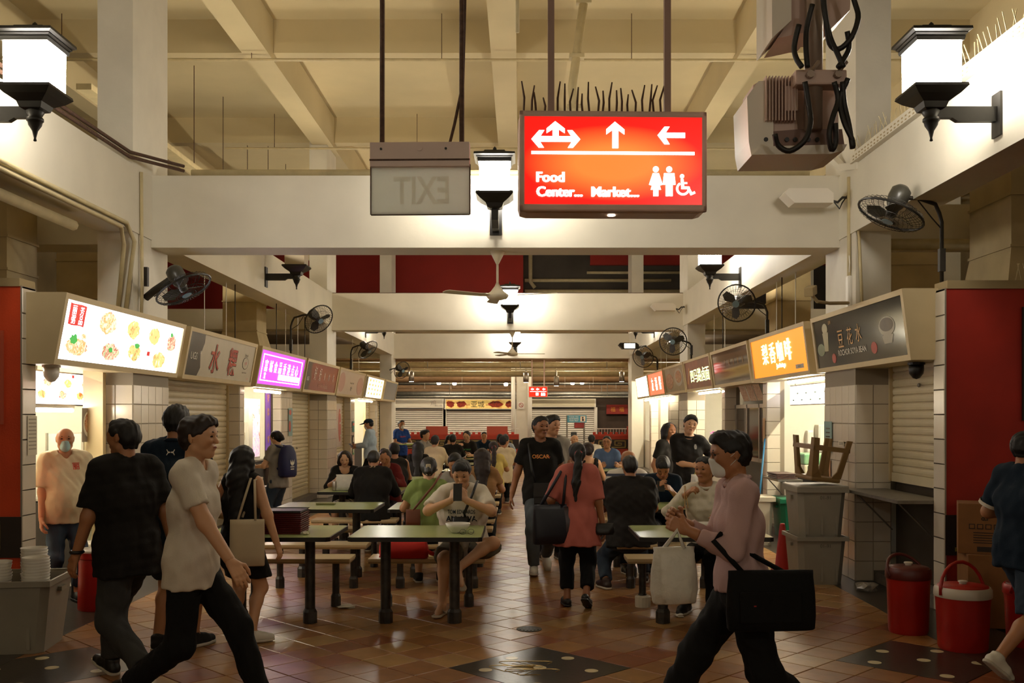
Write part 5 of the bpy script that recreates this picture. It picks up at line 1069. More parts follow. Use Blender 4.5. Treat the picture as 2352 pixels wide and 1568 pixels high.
# left: grey tub with bowls, red barrel
big_bin((-3.72, 7.25, 0), .72, .6, .53, 'grey open tub of white bowls at the lower left', M_BIN, lid=False, rz=R(8), taper=.84)
for st, (x, y, z, n) in enumerate([(-3.50, 7.2, .36, 12), (-3.82, 7.28, .36, 10), (-3.62, 7.42, .4, 12)]):
    for k in range(n): bowl((x+random.uniform(-.004, .004), y, z+k*.021), .095, .07, 'white bowl, %s from the bottom of the %s stack in the grey tub' % ((ORD+['tenth', 'eleventh', 'twelfth'])[k], ['right', 'left', 'rear'][st]), 'bowls stacked in the grey tub')
t = empty('red_barrel', (-3.68, 8.7, 0), 0, 'red round bin with a white lid before the left stall', 'bin'); auto(MB().lathe([(.17, 0), (.175, .02), (.165, .44), (.178, .45), (.178, .5)], 26).build('barrel', mat('barrel_red', '#b0160c', .35), t)); MB().lathe([(.175, .5), (.165, .525), (.05, .53)], 26).build('lid', M_WHITE, t, True)
# ------------------------------------------------------------------ people: implicit surfaces meshed with surface nets
class Grid:
    def __init__(s, lo, hi, h):
        s.h = h; s.lo = np.array(lo, float); s.n = np.ceil((np.array(hi)-s.lo)/h).astype(int)+2
        s.ax = [(s.lo[i]+np.arange(s.n[i])*h).astype(np.float32) for i in range(3)]; s.D = np.full(s.n, .15, np.float32)
    def cap(s, a, b, ra, rb=None, k=.02, sq=None, cut=None, mode='u'):
        a = np.array(a, float); b = np.array(b, float); rb = ra if rb is None else rb
        m = max(ra, rb)*max(1., (sq[1] if sq else 1.))+k+2*s.h
        i0 = np.maximum(0, np.floor((np.minimum(a, b)-m-s.lo)/s.h).astype(int)); i1 = np.minimum(s.n, np.ceil((np.maximum(a, b)+m-s.lo)/s.h).astype(int)+1)
        if (i1 <= i0).any(): return
        x = s.ax[0][i0[0]:i1[0], None, None]-np.float32(a[0]); y = s.ax[1][None, i0[1]:i1[1], None]-np.float32(a[1]); z = s.ax[2][None, None, i0[2]:i1[2]]-np.float32(a[2])
        d = (b-a); sc_ = 1.
        if sq:
            n, ky = np.array(sq[0], float), sq[1]; c = 1/ky-1; qn = n[0]*x+n[1]*y+n[2]*z; d = d+n*(d.dot(n)*c); sc_ = ky**.6
            X, Y_, Z = x+n[0]*c*qn, y+n[1]*c*qn, z+n[2]*c*qn
        else: X, Y_, Z = x, y, z
        L = max(1e-9, d.dot(d)); t = np.clip((X*d[0]+Y_*d[1]+Z*d[2])/L, 0, 1) if L > 1e-8 else np.float32(0)
        r = (np.sqrt((X-t*d[0])**2+(Y_-t*d[1])**2+(Z-t*d[2])**2)-(ra+(rb-ra)*t))*sc_
        if cut:
            for p0, n in cut: r = np.maximum(r, (x+(a[0]-p0[0]))*n[0]+(y+(a[1]-p0[1]))*n[1]+(z+(a[2]-p0[2]))*n[2])
        S = s.D[i0[0]:i1[0], i0[1]:i1[1], i0[2]:i1[2]]
        if mode == 'u':
            h = np.clip(.5+.5*(S-r)/k, 0, 1); S[...] = S*(1-h)+r*h-k*h*(1-h)
        elif mode == 's':
            r = -r; h = np.clip(.5-.5*(S-r)/k, 0, 1); S[...] = S*(1-h)+r*h+k*h*(1-h)
    def plane(s, p0, n):
        s.D = np.maximum(s.D, ((s.ax[0][:, None, None]-p0[0])*n[0]+(s.ax[1][None, :, None]-p0[1])*n[1]+(s.ax[2][None, None, :]-p0[2])*n[2]).astype(np.float32))
    def folds(s, amp, seed, n=5, lo=.07, hi=.2):
        rs = np.random.RandomState(seed); acc = 0
        for _ in range(n):
            d = rs.normal(size=3); d[2] *= .55; d /= np.linalg.norm(d); w_ = 2*math.pi/rs.uniform(lo, hi); ph = rs.uniform(0, 6.3)
            acc = acc+np.sin((s.ax[0][:, None, None]*d[0]+s.ax[1][None, :, None]*d[1]+s.ax[2][None, None, :]*d[2])*w_+ph)
        s.D = s.D+(amp/math.sqrt(n)*acc).astype(np.float32)
    def mesh(s):
        D = s.D; I = D < 0; n = D.shape; cnt = np.zeros((n[0]-1, n[1]-1, n[2]-1), np.int8)
        O = [(i, j, k) for i in (0, 1) for j in (0, 1) for k in (0, 1)]
        for (i, j, k) in O: cnt += I[i:n[0]-1+i, j:n[1]-1+j, k:n[2]-1+k]
        C = np.argwhere((cnt > 0) & (cnt < 8))
        if len(C) == 0: return np.zeros((0, 3)), []
        idx = np.full(cnt.shape, -1, np.int64); idx[C[:, 0], C[:, 1], C[:, 2]] = np.arange(len(C))
        val = {o: D[C[:, 0]+o[0], C[:, 1]+o[1], C[:, 2]+o[2]] for o in O}; P = np.zeros((len(C), 3)); K = np.zeros(len(C))
        for a in O:
            for ax in range(3):
                if a[ax]: continue
                b = list(a); b[ax] = 1; b = tuple(b); va, vb = val[a], val[b]; mk = (va < 0) != (vb < 0); t = np.where(mk, va/np.where(mk, va-vb, 1), 0)
                for c in range(3): P[:, c] += np.where(mk, a[c]+(t if c == ax else 0), 0)
                K += mk
        V = s.lo+(C+P/K[:, None])*s.h; F_ = []
        for ax in range(3):
            u, v = (ax+1) % 3, (ax+2) % 3; sl0 = [slice(None)]*3; sl1 = [slice(None)]*3; sl0[ax] = slice(0, n[ax]-1); sl1[ax] = slice(1, n[ax])
            A, B = I[tuple(sl0)], I[tuple(sl1)]; E = np.argwhere(A != B)
            if len(E) == 0: continue
            ok = (E[:, u] > 0) & (E[:, v] > 0) & (E[:, u] < n[u]-1) & (E[:, v] < n[v]-1); E = E[ok]; fl = A[E[:, 0], E[:, 1], E[:, 2]]
            def q(du, dv):
                e = E.copy(); e[:, u] -= du; e[:, v] -= dv; return idx[e[:, 0], e[:, 1], e[:, 2]]
            a, b, c, d = q(0, 0), q(1, 0), q(1, 1), q(0, 1); Q = np.stack([a, b, c, d], 1); Q[~fl] = Q[~fl][:, ::-1]; F_.append(Q)
        return V, np.concatenate(F_) if F_ else np.zeros((0, 4), int)
def nets(parts, name, m, parent):
    Vs, Fs, o = [], [], 0
    for g in parts:
        V, F_ = g.mesh()
        if len(V) == 0: continue
        Vs.append(V); Fs.append(np.array(F_)+o); o += len(V)
    if not Vs: return None
    V = np.concatenate(Vs); Q = np.concatenate(Fs); me = bpy.data.meshes.new(name)
    me.vertices.add(len(V)); me.vertices.foreach_set('co', V.astype(np.float32).ravel()); me.loops.add(Q.size); me.loops.foreach_set('vertex_index', Q.astype(np.int32).ravel())
    me.polygons.add(len(Q)); me.polygons.foreach_set('loop_start', np.arange(0, Q.size, 4, dtype=np.int32)); me.polygons.foreach_set('use_smooth', np.ones(len(Q), bool)); me.update(calc_edges=True)
    return link(name, me, m, parent)
def rx(a): c, s = math.cos(a), math.sin(a); return np.array([[1, 0, 0], [0, c, -s], [0, s, c]])
def ry(a): c, s = math.cos(a), math.sin(a); return np.array([[c, 0, s], [0, 1, 0], [-s, 0, c]])
def rz_(a): c, s = math.cos(a), math.sin(a); return np.array([[c, -s, 0], [s, c, 0], [0, 0, 1]])
def nrm(v): v = np.array(v, float); return v/max(1e-9, np.linalg.norm(v))
def ik(S, W, a, b, pole):
    S, W = np.array(S, float), np.array(W, float); d = W-S; L = np.linalg.norm(d); n = d/max(L, 1e-6)
    if L > .998*(a+b): L = .998*(a+b); W = S+n*L
    if L < abs(a-b)+.02: L = abs(a-b)+.02; W = S+n*L
    ca = (a*a+L*L-b*b)/(2*a*L); p = np.array(pole, float); p = p-n*p.dot(n); p = nrm(p); return S+n*a*ca+p*a*math.sqrt(max(0, 1-ca*ca)), W
def skin_m(h): return mat('skin_'+h, h, .5, noise=.08, nscale=9)
SK = ['#b98560', '#a8734d', '#c6966f', '#96623f', '#d0a27c']
def cloth(name, h, rough=.85, noise=.12):
    if name in MATS: return MATS[name]
    m = mat(name, h, rough, noise=noise, nscale=5, bump=.12, bscale=150, spec=.25); nt = m.node_tree; b = nt.nodes['Principled BSDF']; old = b.inputs['Normal'].links[0].from_node
    tc = nt.nodes.new('ShaderNodeTexCoord'); mp = nt.nodes.new('ShaderNodeMapping'); mp.inputs['Scale'].default_value = (1.0, 1.0, .55); mp.inputs['Rotation'].default_value = (.3, .5, .2)
    n = nt.nodes.new('ShaderNodeTexNoise'); n.inputs['Scale'].default_value = 8; n.inputs['Detail'].default_value = 1.5; n.inputs['Distortion'].default_value = .35
    nt.links.new(tc.outputs['Object'], mp.inputs['Vector']); nt.links.new(mp.outputs['Vector'], n.inputs['Vector'])
    bp = nt.nodes.new('ShaderNodeBump'); bp.inputs['Strength'].default_value = .55; bp.inputs['Distance'].default_value = .045; nt.links.new(n.outputs['Fac'], bp.inputs['Height']); nt.links.new(old.outputs['Normal'], bp.inputs['Normal']); nt.links.new(bp.outputs['Normal'], b.inputs['Normal']); return m
def stripes(name, c1, c2, scale, axis='Z', duty=.5):
    if name in MATS: return MATS[name]
    m = bpy.data.materials.new(name); m.use_nodes = True; nt = m.node_tree; b = nt.nodes['Principled BSDF']; b.inputs['Roughness'].default_value = .85
    tc = nt.nodes.new('ShaderNodeTexCoord'); w_ = nt.nodes.new('ShaderNodeTexWave'); w_.bands_direction = axis; w_.inputs['Scale'].default_value = scale
    rp = nt.nodes.new('ShaderNodeValToRGB'); rp.color_ramp.interpolation = 'CONSTANT'; rp.color_ramp.elements[0].color = (*lin(c1), 1); rp.color_ramp.elements[1].position = duty; rp.color_ramp.elements[1].color = (*lin(c2), 1)
    nt.links.new(tc.outputs['Object'], w_.inputs['Vector']); nt.links.new(w_.outputs['Fac'], rp.inputs['Fac']); nt.links.new(rp.outputs['Color'], b.inputs['Base Color']); MATS[name] = m; return m
M_HAIR = mat('black_hair', '#0e0a08', .62, noise=.3, nscale=40); M_HAIRB = mat('brown_hair', '#22120a', .6, noise=.3, nscale=40); M_HAIRG = mat('grey_hair', '#1f1b17', .5, noise=.3, nscale=30)
M_EYE = mat('dark_eye', '#1a0f0a', .25); M_LIP = mat('lip', '#8a4a3a', .5); M_MASK = mat('surgical_mask', '#9fc3c4', .8); M_MASKW = mat('white_mask', '#dcdcd6', .8)
M_SHW_ = mat('white_shoe', '#cfcabd', .5); M_SHB = mat('black_shoe', '#15120f', .5); M_SOLE = mat('pale_sole', '#b8b0a0', .6)
PSEED = [100]
def person(label, x, y, yaw, H=1.7, w=1.0, fem=False, skin=0, top=None, bottom=None, shoes=('sneaker', M_SHB), hair=('short', M_HAIR), mask=None, face=False, glasses=False,
           lean=3, side=0, twist=0, hyaw=0, hpitch=0, htilt=0, hipz=None, hands=None, feet=None, curl=(.5, .5), palm=(None, None), fdir=(None, None), legpole=None, cap_m=None, belly=0., z=0., fine=None, armpole=None):
    PSEED[0] += 7; seed = PSEED[0]; q = H/1.7; tgt = empty('person', (x, y, z), R(yaw), label, 'person'); sm = skin_m(SK[skin] if isinstance(skin, int) else skin)
    hb = min(.0195, max(.0115, .0013*y)) if fine is None else fine; hh = min(.012, max(.0066, .0008*y)); hd = min(.009, max(.005, .00055*y))
    T = rz_(R(twist)) @ ry(R(side)) @ rx(R(lean)); T2 = rz_(R(twist*.5)) @ ry(R(side*.5)) @ rx(R(lean*.55))
    P = np.array([0, 0, hipz if hipz is not None else .505*H]); C = P+T2 @ np.array([0, 0, .165*H]); N = C+T @ np.array([0, .004, .155*H])
    shw = (.138 if fem else .158)*q*(.5+.5*w); hw = (.08 if fem else .074)*q*(.5+.5*w); Hm = rz_(R(hyaw)) @ rx(R(hpitch)) @ ry(R(htilt))
    nd = nrm(.5*(T @ np.array([0, 0, 1.]))+.5*(Hm @ np.array([0, -.12, 1.]))); c = N+nd*.172*q; hv = lambda a, b, e: c+Hm @ (np.array([a, b, e])*q)
    S = {-1: N+T @ np.array([-shw, .0, -.03*q]), 1: N+T @ np.array([shw, .0, -.03*q])}
    la, lf, lt, ls = .175*H, .15*H, .245*H, .235*H
    hands = hands or {}; feet = feet or {}; E, W_, K, A, FD = {}, {}, {}, {}, {}
    for s in (-1, 1):
        hp = hands.get(s); hp = S[s]+np.array([s*.06*q, -.02, -.31*H]) if hp is None else np.array(hp, float)
        E[s], W_[s] = ik(S[s], hp, la, lf, (armpole or {}).get(s, (s*.5, .9, -.35)))
        ft = feet.get(s, (s*.09*q, 0, .08*q)); A0 = np.array(ft[:3], float); hj = P+np.array([s*hw*.95, 0, -.012*H])
        K[s], A[s] = ik(hj, A0, lt, ls, (legpole or {}).get(s, (s*.12, -1, .15)))
        fy = R(ft[3]) if len(ft) > 3 else R(s*8); fp = R(ft[4]) if len(ft) > 4 else 0.; FD[s] = (rz_(fy) @ rx(fp))
    HJ = {s: P+np.array([s*hw*.95, 0, -.012*H]) for s in (-1, 1)}
    allp = np.array([P, N, c, *S.values(), *E.values(), *W_.values(), *K.values(), *A.values()]); lo, hi = allp.min(0)-.24*q, allp.max(0)+.24*q
    ny = T @ np.array([0, 1., 0]); n2 = T2 @ np.array([0, 1., 0])
    def torso(G, inf, flat=1.0):
        ww = w; v = lambda a, b, e: P+T2 @ (np.array([a, b, e])*q)
        G.cap(v(-.052*ww, 0, .0), v(.052*ww, 0, .0), .1*q*ww+inf, k=.05, sq=(n2, .92))
        for s in (-1, 1): G.cap(v(s*(.02 if fem else .04)*ww, -.005, .07), C+T2 @ np.array([s*.04*ww*q, 0, 0]), (.102 if fem else .107)*q*ww+inf, .11*q*ww+inf, k=.06, sq=(n2, .86))
        if belly: G.cap(v(0, -.06-belly*.3, .1), v(0, -.06-belly*.3, .17), .1*q*ww+belly+inf, k=.08)
        cv = lambda a, b, e: C+T @ (np.array([a, b, e])*q)
        G.cap(cv(-.06*ww, -.0, .08), cv(.06*ww, -.0, .08), (.098 if fem else .112)*q*ww+inf, k=.06, sq=(ny, .88))
        if fem:
            for s in (-1, 1): G.cap(cv(s*.065, -.075, .035), cv(s*.06, -.06, .09), .05*q+inf*.7, .035*q, k=.04)
        G.cap(S[-1]*.86+S[1]*.14, S[1]*.86+S[-1]*.14, .058*q+inf, k=.05)
        for s in (-1, 1): G.cap(N+T @ (np.array([s*.02, .012, .03])*q), S[s], .034*q+inf*.5, .046*q+inf*.8, k=.045)
    def arm(G, s, inf, t0=0, t1=2.0, taper=0.):
        if t1 <= 1: 
            e = S[s]+(E[s]-S[s])*t1; n = nrm(E[s]-S[s]); G.cap(S[s], S[s]+(E[s]-S[s])*(t1+.25), .053*q+inf, (.053-.009*(t1+.25))*q+inf+taper, k=.025, cut=[(e, n)])
        else:
            G.cap(S[s], E[s], .053*q+inf, .043*q+inf, k=.025); t = min(1.0, t1-1); e = E[s]+(W_[s]-E[s])*t; n = nrm(W_[s]-E[s])
            G.cap(E[s], E[s]+(W_[s]-E[s])*(t+.1), .042*q+inf, (.042-.014*t)*q+inf*1.1, k=.03, cut=[(e, n)])
    def legp(G, s, inf, t1=2.0, flare=0.):
        th = (.086 if fem else .08)*q*(.4+.6*w)
        if t1 <= 1:
            e = HJ[s]+(K[s]-HJ[s])*t1; n = nrm(K[s]-HJ[s]); G.cap(HJ[s], K[s], th+inf, .064*q+inf+flare, k=.03, cut=[(e, n)])
        else:
            G.cap(HJ[s], K[s], th+inf, .061*q+inf, k=.035); t = t1-1; e = K[s]+(A[s]-K[s])*t; n = nrm(A[s]-K[s])
            if inf < .008: 
                m_ = K[s]+(A[s]-K[s])*.3+FD[s] @ np.array([0, .018*q, 0]); G.cap(K[s], m_, .052*q+inf, .054*q+inf, k=.03); G.cap(m_, A[s], .053*q+inf, .036*q, k=.03)
            else: G.cap(K[s], K[s]+(A[s]-K[s])*(t+.06), .058*q+inf, (.058-.018*t)*q+inf+flare, k=.03, cut=[(e, n)])
    # --- body (skin): trunk and limbs, head, hands in one mesh
    G = Grid(lo, hi, hb); torso(G, -.004)
    for s in (-1, 1): arm(G, s, -.006 if top and top.get('sleeve', .6) > 1.2 else 0.); legp(G, s, -.012 if bottom and bottom[0] == 'pants' else 0.)
    for s in (-1, 1):
        f_ = FD[s]; G.cap(A[s], A[s]+f_ @ np.array([0, -.11*q, -.045*q]), .036*q, .03*q, k=.02); G.cap(A[s]+f_ @ np.array([0, .03*q, -.045*q]), A[s]+f_ @ np.array([0, -.15*q, -.055*q]), .03*q, .024*q, k=.02)
    G.cap(N+T @ np.array([0, .01, -.03])*q, c+Hm @ np.array([0, .018, -.05])*q, .056*q, .052*q, k=.02)
    parts = [G]
    Hg = Grid(c-.17*q, c+.15*q, hh)
    Hg.cap(hv(0, .022, .022), hv(0, -.016, .026), .078*q, k=.01); Hg.cap(hv(0, -.028, .0), hv(0, -.043, -.065), .060*q, .036*q, k=.03); Hg.cap(hv(0, -.035, .045), hv(0, -.03, .02), .055*q, k=.03)
    for s in (-1, 1):
        Hg.cap(hv(s*.042, .0, -.06), hv(0, -.062, -.088), .026*q, .022*q, k=.03); Hg.cap(hv(s*.036, -.07, -.012), hv(s*.04, -.05, -.03), .022*q, k=.03)
        Hg.cap(hv(s*.028, -.1, .008), hv(s*.034, -.098, .008), .012*q, k=.018, mode='s'); Hg.cap(hv(s*.012, -.088, .027), hv(s*.045, -.078, .027), .011*q, k=.02)
        Hg.cap(hv(s*.080, .012, .018), hv(s*.077, .01, -.02), .013*q, .009*q, k=.006, sq=(Hm @ np.array([1., 0, 0]), .55))
    Hg.cap(hv(0, -.09, .012), hv(0, -.109, -.022), .008*q, .0125*q, k=.012); Hg.cap(hv(-.016, -.092, -.05), hv(.016, -.092, -.05), .008*q, k=.012); Hg.cap(hv(-.012, -.09, -.061), hv(.012, -.09, -.061), .008*q, k=.012)
    Hg.cap(N+T @ np.array([0, .01, -.03])*q, hv(0, .018, -.05), .056*q, .052*q, k=.02); Hg.plane(N+nd*.01*q, -nd); parts.append(Hg)
    HANDF = {}
    for i, s in enumerate((-1, 1)):
        d = nrm(W_[s]-E[s]) if fdir[i] is None else nrm(fdir[i]); n = np.array(palm[i] if palm[i] is not None else (-s*1., 0, 0), float); n = nrm(n-d*n.dot(d)); tdir = np.cross(d, n)*(1 if s < 0 else -1); w0 = W_[s]; cu = curl[i]
        hl = .19*q; g = Grid(w0+d*.08*q-.15*q, w0+d*.08*q+.15*q, hd); HANDF[s] = (w0, d, n, tdir)
        g.cap(W_[s]-nrm(W_[s]-E[s])*.05*q, w0+d*.01*q, .031*q, .026*q, k=.02)
        for j, (off, L_) in enumerate(((.030, .070), (.010, .08), (-.010, .074), (-.029, .058))):
            kn = w0+d*(.088-abs(j-1.2)*.004)*q+tdir*off*q; g.cap(w0+d*.012*q+tdir*off*.6*q, kn, .0145*q, .0115*q, k=.012)
            p, a = kn, 0.; dd = d
            for sg, (fr, cf) in enumerate(((.42, .55), (.32, .9), (.26, .8))):
                a += cu*cf; dd = nrm(d*math.cos(a)+n*math.sin(a)+tdir*off*2.2*(1-min(1, cu))); p2 = p+dd*L_*fr*q; g.cap(p, p2, .0098*q*(1-.07*sg), .0098*q*(1-.07*(sg+1)), k=.005); p = p2
        tb = w0+d*.03*q+tdir*.024*q; t1_ = tb+nrm(d*.6+tdir*.8+n*.25)*.04*q; t2 = t1_+nrm(d*.85+tdir*.3*(1-cu)+n*(.3+.5*cu))*.034*q; t3 = t2+nrm(d*.8+n*(.2+.7*cu)-tdir*.2*cu)*.026*q
        g.cap(w0+d*.012*q+tdir*.01*q, tb, .016*q, k=.012); g.cap(tb, t1_, .0145*q, .0115*q, k=.008); g.cap(t1_, t2, .0112*q, .0105*q, k=.004); g.cap(t2, t3, .0105*q, .0085*q, k=.004); parts.append(g)
    nets(parts, 'body', sm, tgt)
    # --- clothes
    out = dict(root=tgt, N=N, P=P, C=C, S=S, E=E, W=W_, K=K, A=A, c=c, T=T, Hm=Hm, q=q, hand=HANDF, hv=hv)
    if bottom:
        kind, m = bottom[0], bottom[1]; o = bottom[2] if len(bottom) > 2 else {}; G = Grid(lo, hi, hb); inf = o.get('loose', .014)*q
        n2u = T2 @ np.array([0, 0, 1.]); G.cap(P+T2 @ np.array([-.052*w, 0, 0])*q, P+T2 @ np.array([.052*w, 0, 0])*q, .102*q*w+inf, k=.05, sq=(n2, .92)); G.cap(P, P+n2u*.08*q, .115*q*w+inf, k=.05, sq=(n2, .8), cut=[(P+n2u*.085*q, n2u)])
        if kind == 'pants':
            for s in (-1, 1): legp(G, s, inf, 1+o.get('len', .95), o.get('flare', .0))
        elif kind == 'shorts':
            for s in (-1, 1): legp(G, s, inf+.012, o.get('len', .85), .02)
        elif kind == 'skirt':
            for s in (-1, 1): legp(G, s, inf+.006, .96, .02)
            G.cap((HJ[-1]+HJ[1])/2, (K[-1]+K[1])/2, .12*q, .10*q, k=.06, cut=[((K[-1]+K[1])/2*.93+(HJ[-1]+HJ[1])/2*.07, nrm((K[-1]+K[1])/2-(HJ[-1]+HJ[1])/2))])
        G.plane(P+n2u*.1*q, n2u); G.folds(.005*q, seed+1, 7, .05, .16); nets([G], {'pants': 'trousers', 'shorts': 'shorts', 'skirt': 'skirt'}[kind], m, tgt)
    if top:
        m = top.get('m'); G = Grid(lo, hi, hb); inf = top.get('loose', .018)*q; torso(G, inf); up2 = T2 @ np.array([0, 0, 1.]); hem = top.get('hem', -.1)*q; sl = top.get('sleeve', .62)
        low = P+up2*(hem-.04*q); fl = top.get('flare', 0.)
        if hem < .05:
            for s in (-1, 1): G.cap(P+T2 @ np.array([s*.052*w, 0, .06])*q, low+T2 @ np.array([s*(.066 if fem else .06)*w, 0, 0])*q, .105*q*w+inf, .108*q*w+inf*1.1+fl, k=.05, sq=(n2, 1.02))
        if top.get('dress'):
            for s in (-1, 1): legp(G, s, .02*q, .9, .03)
            G.cap(P, (K[-1]+K[1])/2, .125*q, .13*q, k=.06, sq=(n2, .8))
        for s in (-1, 1):
            if sl > 0: arm(G, s, (top.get('sl', .014))*q, 0, sl, .006)
        if not top.get('dress'): G.plane(P+up2*hem, -up2)
        else: G.plane(np.array([0, 0, top['dress']]), (0, 0, -1.))
        nk = top.get('neck', .062)*q; up = T @ np.array([0, 0, 1.]); fw = T @ np.array([0, -1., 0])
        G.cap(N+fw*.012*q+up*top.get('scoop', .035)*q, c, nk, nk*1.1, k=.008, mode='s')
        if sl <= 0:
            for s in (-1, 1): G.cap(S[s]+T @ np.array([s*.055, 0, 0])*q, E[s], .07*q, .07*q, k=.01, mode='s')
        G.folds(top.get('fold', .005)*q, seed, 7, .05, .18); out['top'] = nets([G], top.get('name', 'shirt'), m, tgt)
        if top.get('collar'):
            cm = top['collar']; rg = [N+T @ (np.array([.068*math.cos(a), .01+.066*math.sin(a), .030+.014*math.sin(a)])*q) for a in np.linspace(0, 2*math.pi, 18, endpoint=False)]; MB().tube(rg, .013*q, 6, closed=True).build('collar', cm, tgt, True)
        if top.get('cuff'):
            for s in (-1, 1):
                e = S[s]+(E[s]-S[s])*(sl-.06) if sl <= 1 else E[s]+(W_[s]-E[s])*(sl-1.04); d = nrm(E[s]-S[s]); MB().tube([e-d*.012, e+d*.012], (.085 if sl <= 1 else .05)*q, 16, cap=False).build('cuff_band', top['cuff'], tgt, True)
    for s in (-1, 1):
        kd, m = shoes; f_ = FD[s]; fu = f_ @ np.array([0, 0, 1.]); F0 = A[s]-fu*.08*q; fv = lambda a, b, e: F0+f_ @ (np.array([a*s, b, e])*q); lo_, hi_ = A[s]-.24*q, A[s]+.24*q; r_ = max(.007, hh*.9)
        if kd == 'none': continue
        if kd in ('sneaker', 'boot', 'flat'):
            G = Grid(lo_, hi_, r_); G.cap(fv(0, .045, .04), fv(.002, -.09, .038), .039*q, .045*q, k=.02); G.cap(fv(.002, -.09, .036), fv(-.004, -.165, .03), .044*q, .033*q, k=.02)
            if kd != 'flat': G.cap(fv(0, .01, .08), fv(0, -.045, .06), .041*q, .036*q, k=.02); G.cap(fv(0, .01, .05), fv(0, .01, .095 if kd == 'sneaker' else .26), .042*q, (.044 if kd == 'sneaker' else .056)*q, k=.015, cut=[(fv(0, 0, .1 if kd == 'sneaker' else .26), fu)])
            else: G.cap(fv(0, -.02, .12), fv(0, -.06, .085), .034*q, k=.012, mode='s')
            G.plane(fv(0, 0, .018), -fu); o = nets([G], 'shoe', m, tgt)
            G = Grid(lo_, hi_, r_); G.cap(fv(0, .045, .01), fv(.002, -.09, .01), .042*q, .047*q, k=.02); G.cap(fv(.002, -.09, .01), fv(-.004, -.165, .01), .046*q, .036*q, k=.02); G.plane(fv(0, 0, .022), fu); G.plane(fv(0, 0, .0), -fu)
            nets([G], 'sole', M_SOLE if kd == 'sneaker' else M_SHB, o if o else tgt)
        else:
            G = Grid(lo_, hi_, r_); G.cap(fv(0, .05, .008), fv(0, -.17, .008), .042*q, .046*q, k=.02); G.plane(fv(0, 0, .018), fu); G.plane(fv(0, 0, .0), -fu); o = nets([G], 'slipper', m, tgt)
            MB().tube([fv(-.045, -.06, .02), fv(-.02, -.1, .055), fv(0, -.13, .03), fv(.02, -.1, .055), fv(.045, -.06, .02)], .008*q, 6).build('strap', m, o if o else tgt, True)
    # --- hair
    st, m = hair
    if st != 'bald':
        hc = Hm @ np.array([0, -1., 0]); hu = Hm @ np.array([0, 0, 1.]); t = {'buzz': .003, 'short': .005, 'thick': .008}.get(st, .009)*q; lo_, hi_ = c-.2*q, c+.2*q
        if st in ('long', 'pony', 'bob', 'half'): lo_ = c-np.array([.25, .25, .66])*q; hi_ = c+np.array([.25, .25, .2])*q
        G = Grid(lo_, hi_, hh*1.05); G.cap(hv(0, .026, .024), hv(0, -.006, .032), .079*q+t, k=.02)
        if st in ('thick',): G.cap(hv(0, -.045, .075), hv(0, .05, .06), .056*q, k=.04); G.cap(hv(.03, -.075, .088), hv(-.03, -.072, .082), .022*q, k=.03)
        if st == 'short': G.cap(hv(-.03, -.055, .078), hv(.03, -.055, .078), .028*q, k=.03); G.cap(hv(0, -.02, .07), hv(0, .04, .06), .05*q, k=.03)
        G.cap(hv(0, .05, -.02), hv(0, .052, -.05), .058*q, .042*q, k=.03, sq=(Hm @ np.array([1., 0, 0]), 1.15))
        fz_ = .066 if st not in ('bob', 'long') else .056
        G.cap(hv(0, -.12, fz_-.085), hv(0, -.085, fz_-.075), .08*q, .082*q, k=.012, mode='s', sq=(Hm @ np.array([1., 0, 0]), .92))
        if st in ('buzz', 'short', 'thick'):
            for s in (-1, 1): G.cap(hv(s*.10, -.055, -.03), hv(s*.10, .012, -.02), .05*q, .035*q, k=.012, mode='s')
            G.cap(hv(0, .02, -.13), hv(0, .14, -.14), .07*q, k=.01, mode='s')
        if st in ('bob', 'long', 'half'):
            Lh = {'bob': -.12, 'long': -.34, 'half': -.2}[st]
            for s in (-1, 1):
                G.cap(hv(s*.072, .01, .03), hv(s*.078, .01, -.09), .036*q, .038*q, k=.03)
                if st == 'bob': G.cap(hv(s*.06, -.055, .06), hv(s*.085, -.03, -.06), .022*q, .03*q, k=.03)
            bk = c+Hm @ np.array([0, .055, -.03])*q; e = N+T @ (np.array([0, .085, 0])*q) if st != 'bob' else hv(0, .055, -.1)
            G.cap(bk, e, .085*q, .09*q, k=.04, sq=(ny, .62))
            if st != 'bob': G.cap(e, e+T @ (np.array([0, .01, Lh])*q), .09*q, .065*q, k=.04, sq=(ny, .5))
        if st == 'pony': 
            p0 = hv(0, .11, -.0); p1 = hv(0, .135, -.1)*.5+(N+T @ np.array([0, .12, .03])*q)*.5; p2 = N+T @ (np.array([.01, .13, -.12])*q); p3 = N+T @ (np.array([.02, .125, -.30])*q)
            G.cap(hv(0, .06, .0), p0, .06*q, .03*q, k=.03); G.cap(p0, p1, .03*q, .042*q, k=.02); G.cap(p1, p2, .042*q, .045*q, k=.02); G.cap(p2, p3, .045*q, .018*q, k=.02)
            rg = [p0+Hm @ (np.array([.034*math.cos(a), .006, .034*math.sin(a)])*q) for a in np.linspace(0, 6.28, 12, endpoint=False)]; MB().tube(rg, .009*q, 5, closed=True).build('hair_tie', mat('hair_tie', '#c03a4a', .6), tgt, True)
        if st == 'bun': G.cap(hv(0, .11, .0), hv(0, .125, -.03), .042*q, k=.02)
        G.folds(.003*q, seed+3, 4, .02, .06); nets([G], 'hair', m, tgt)
    if cap_m:
        G = Grid(c-.22*q, c+.2*q, hh); G.cap(hv(0, .026, .03), hv(0, -.02, .036), .094*q, k=.02); G.plane(hv(0, 0, .04), -(Hm @ np.array([0, .15, 1.]))); G.cap(hv(0, -.09, .045), hv(0, -.155, .035), .075*q, k=.01, sq=(Hm @ np.array([0, 0, 1.]), .14)); nets([G], 'cap', cap_m, tgt)
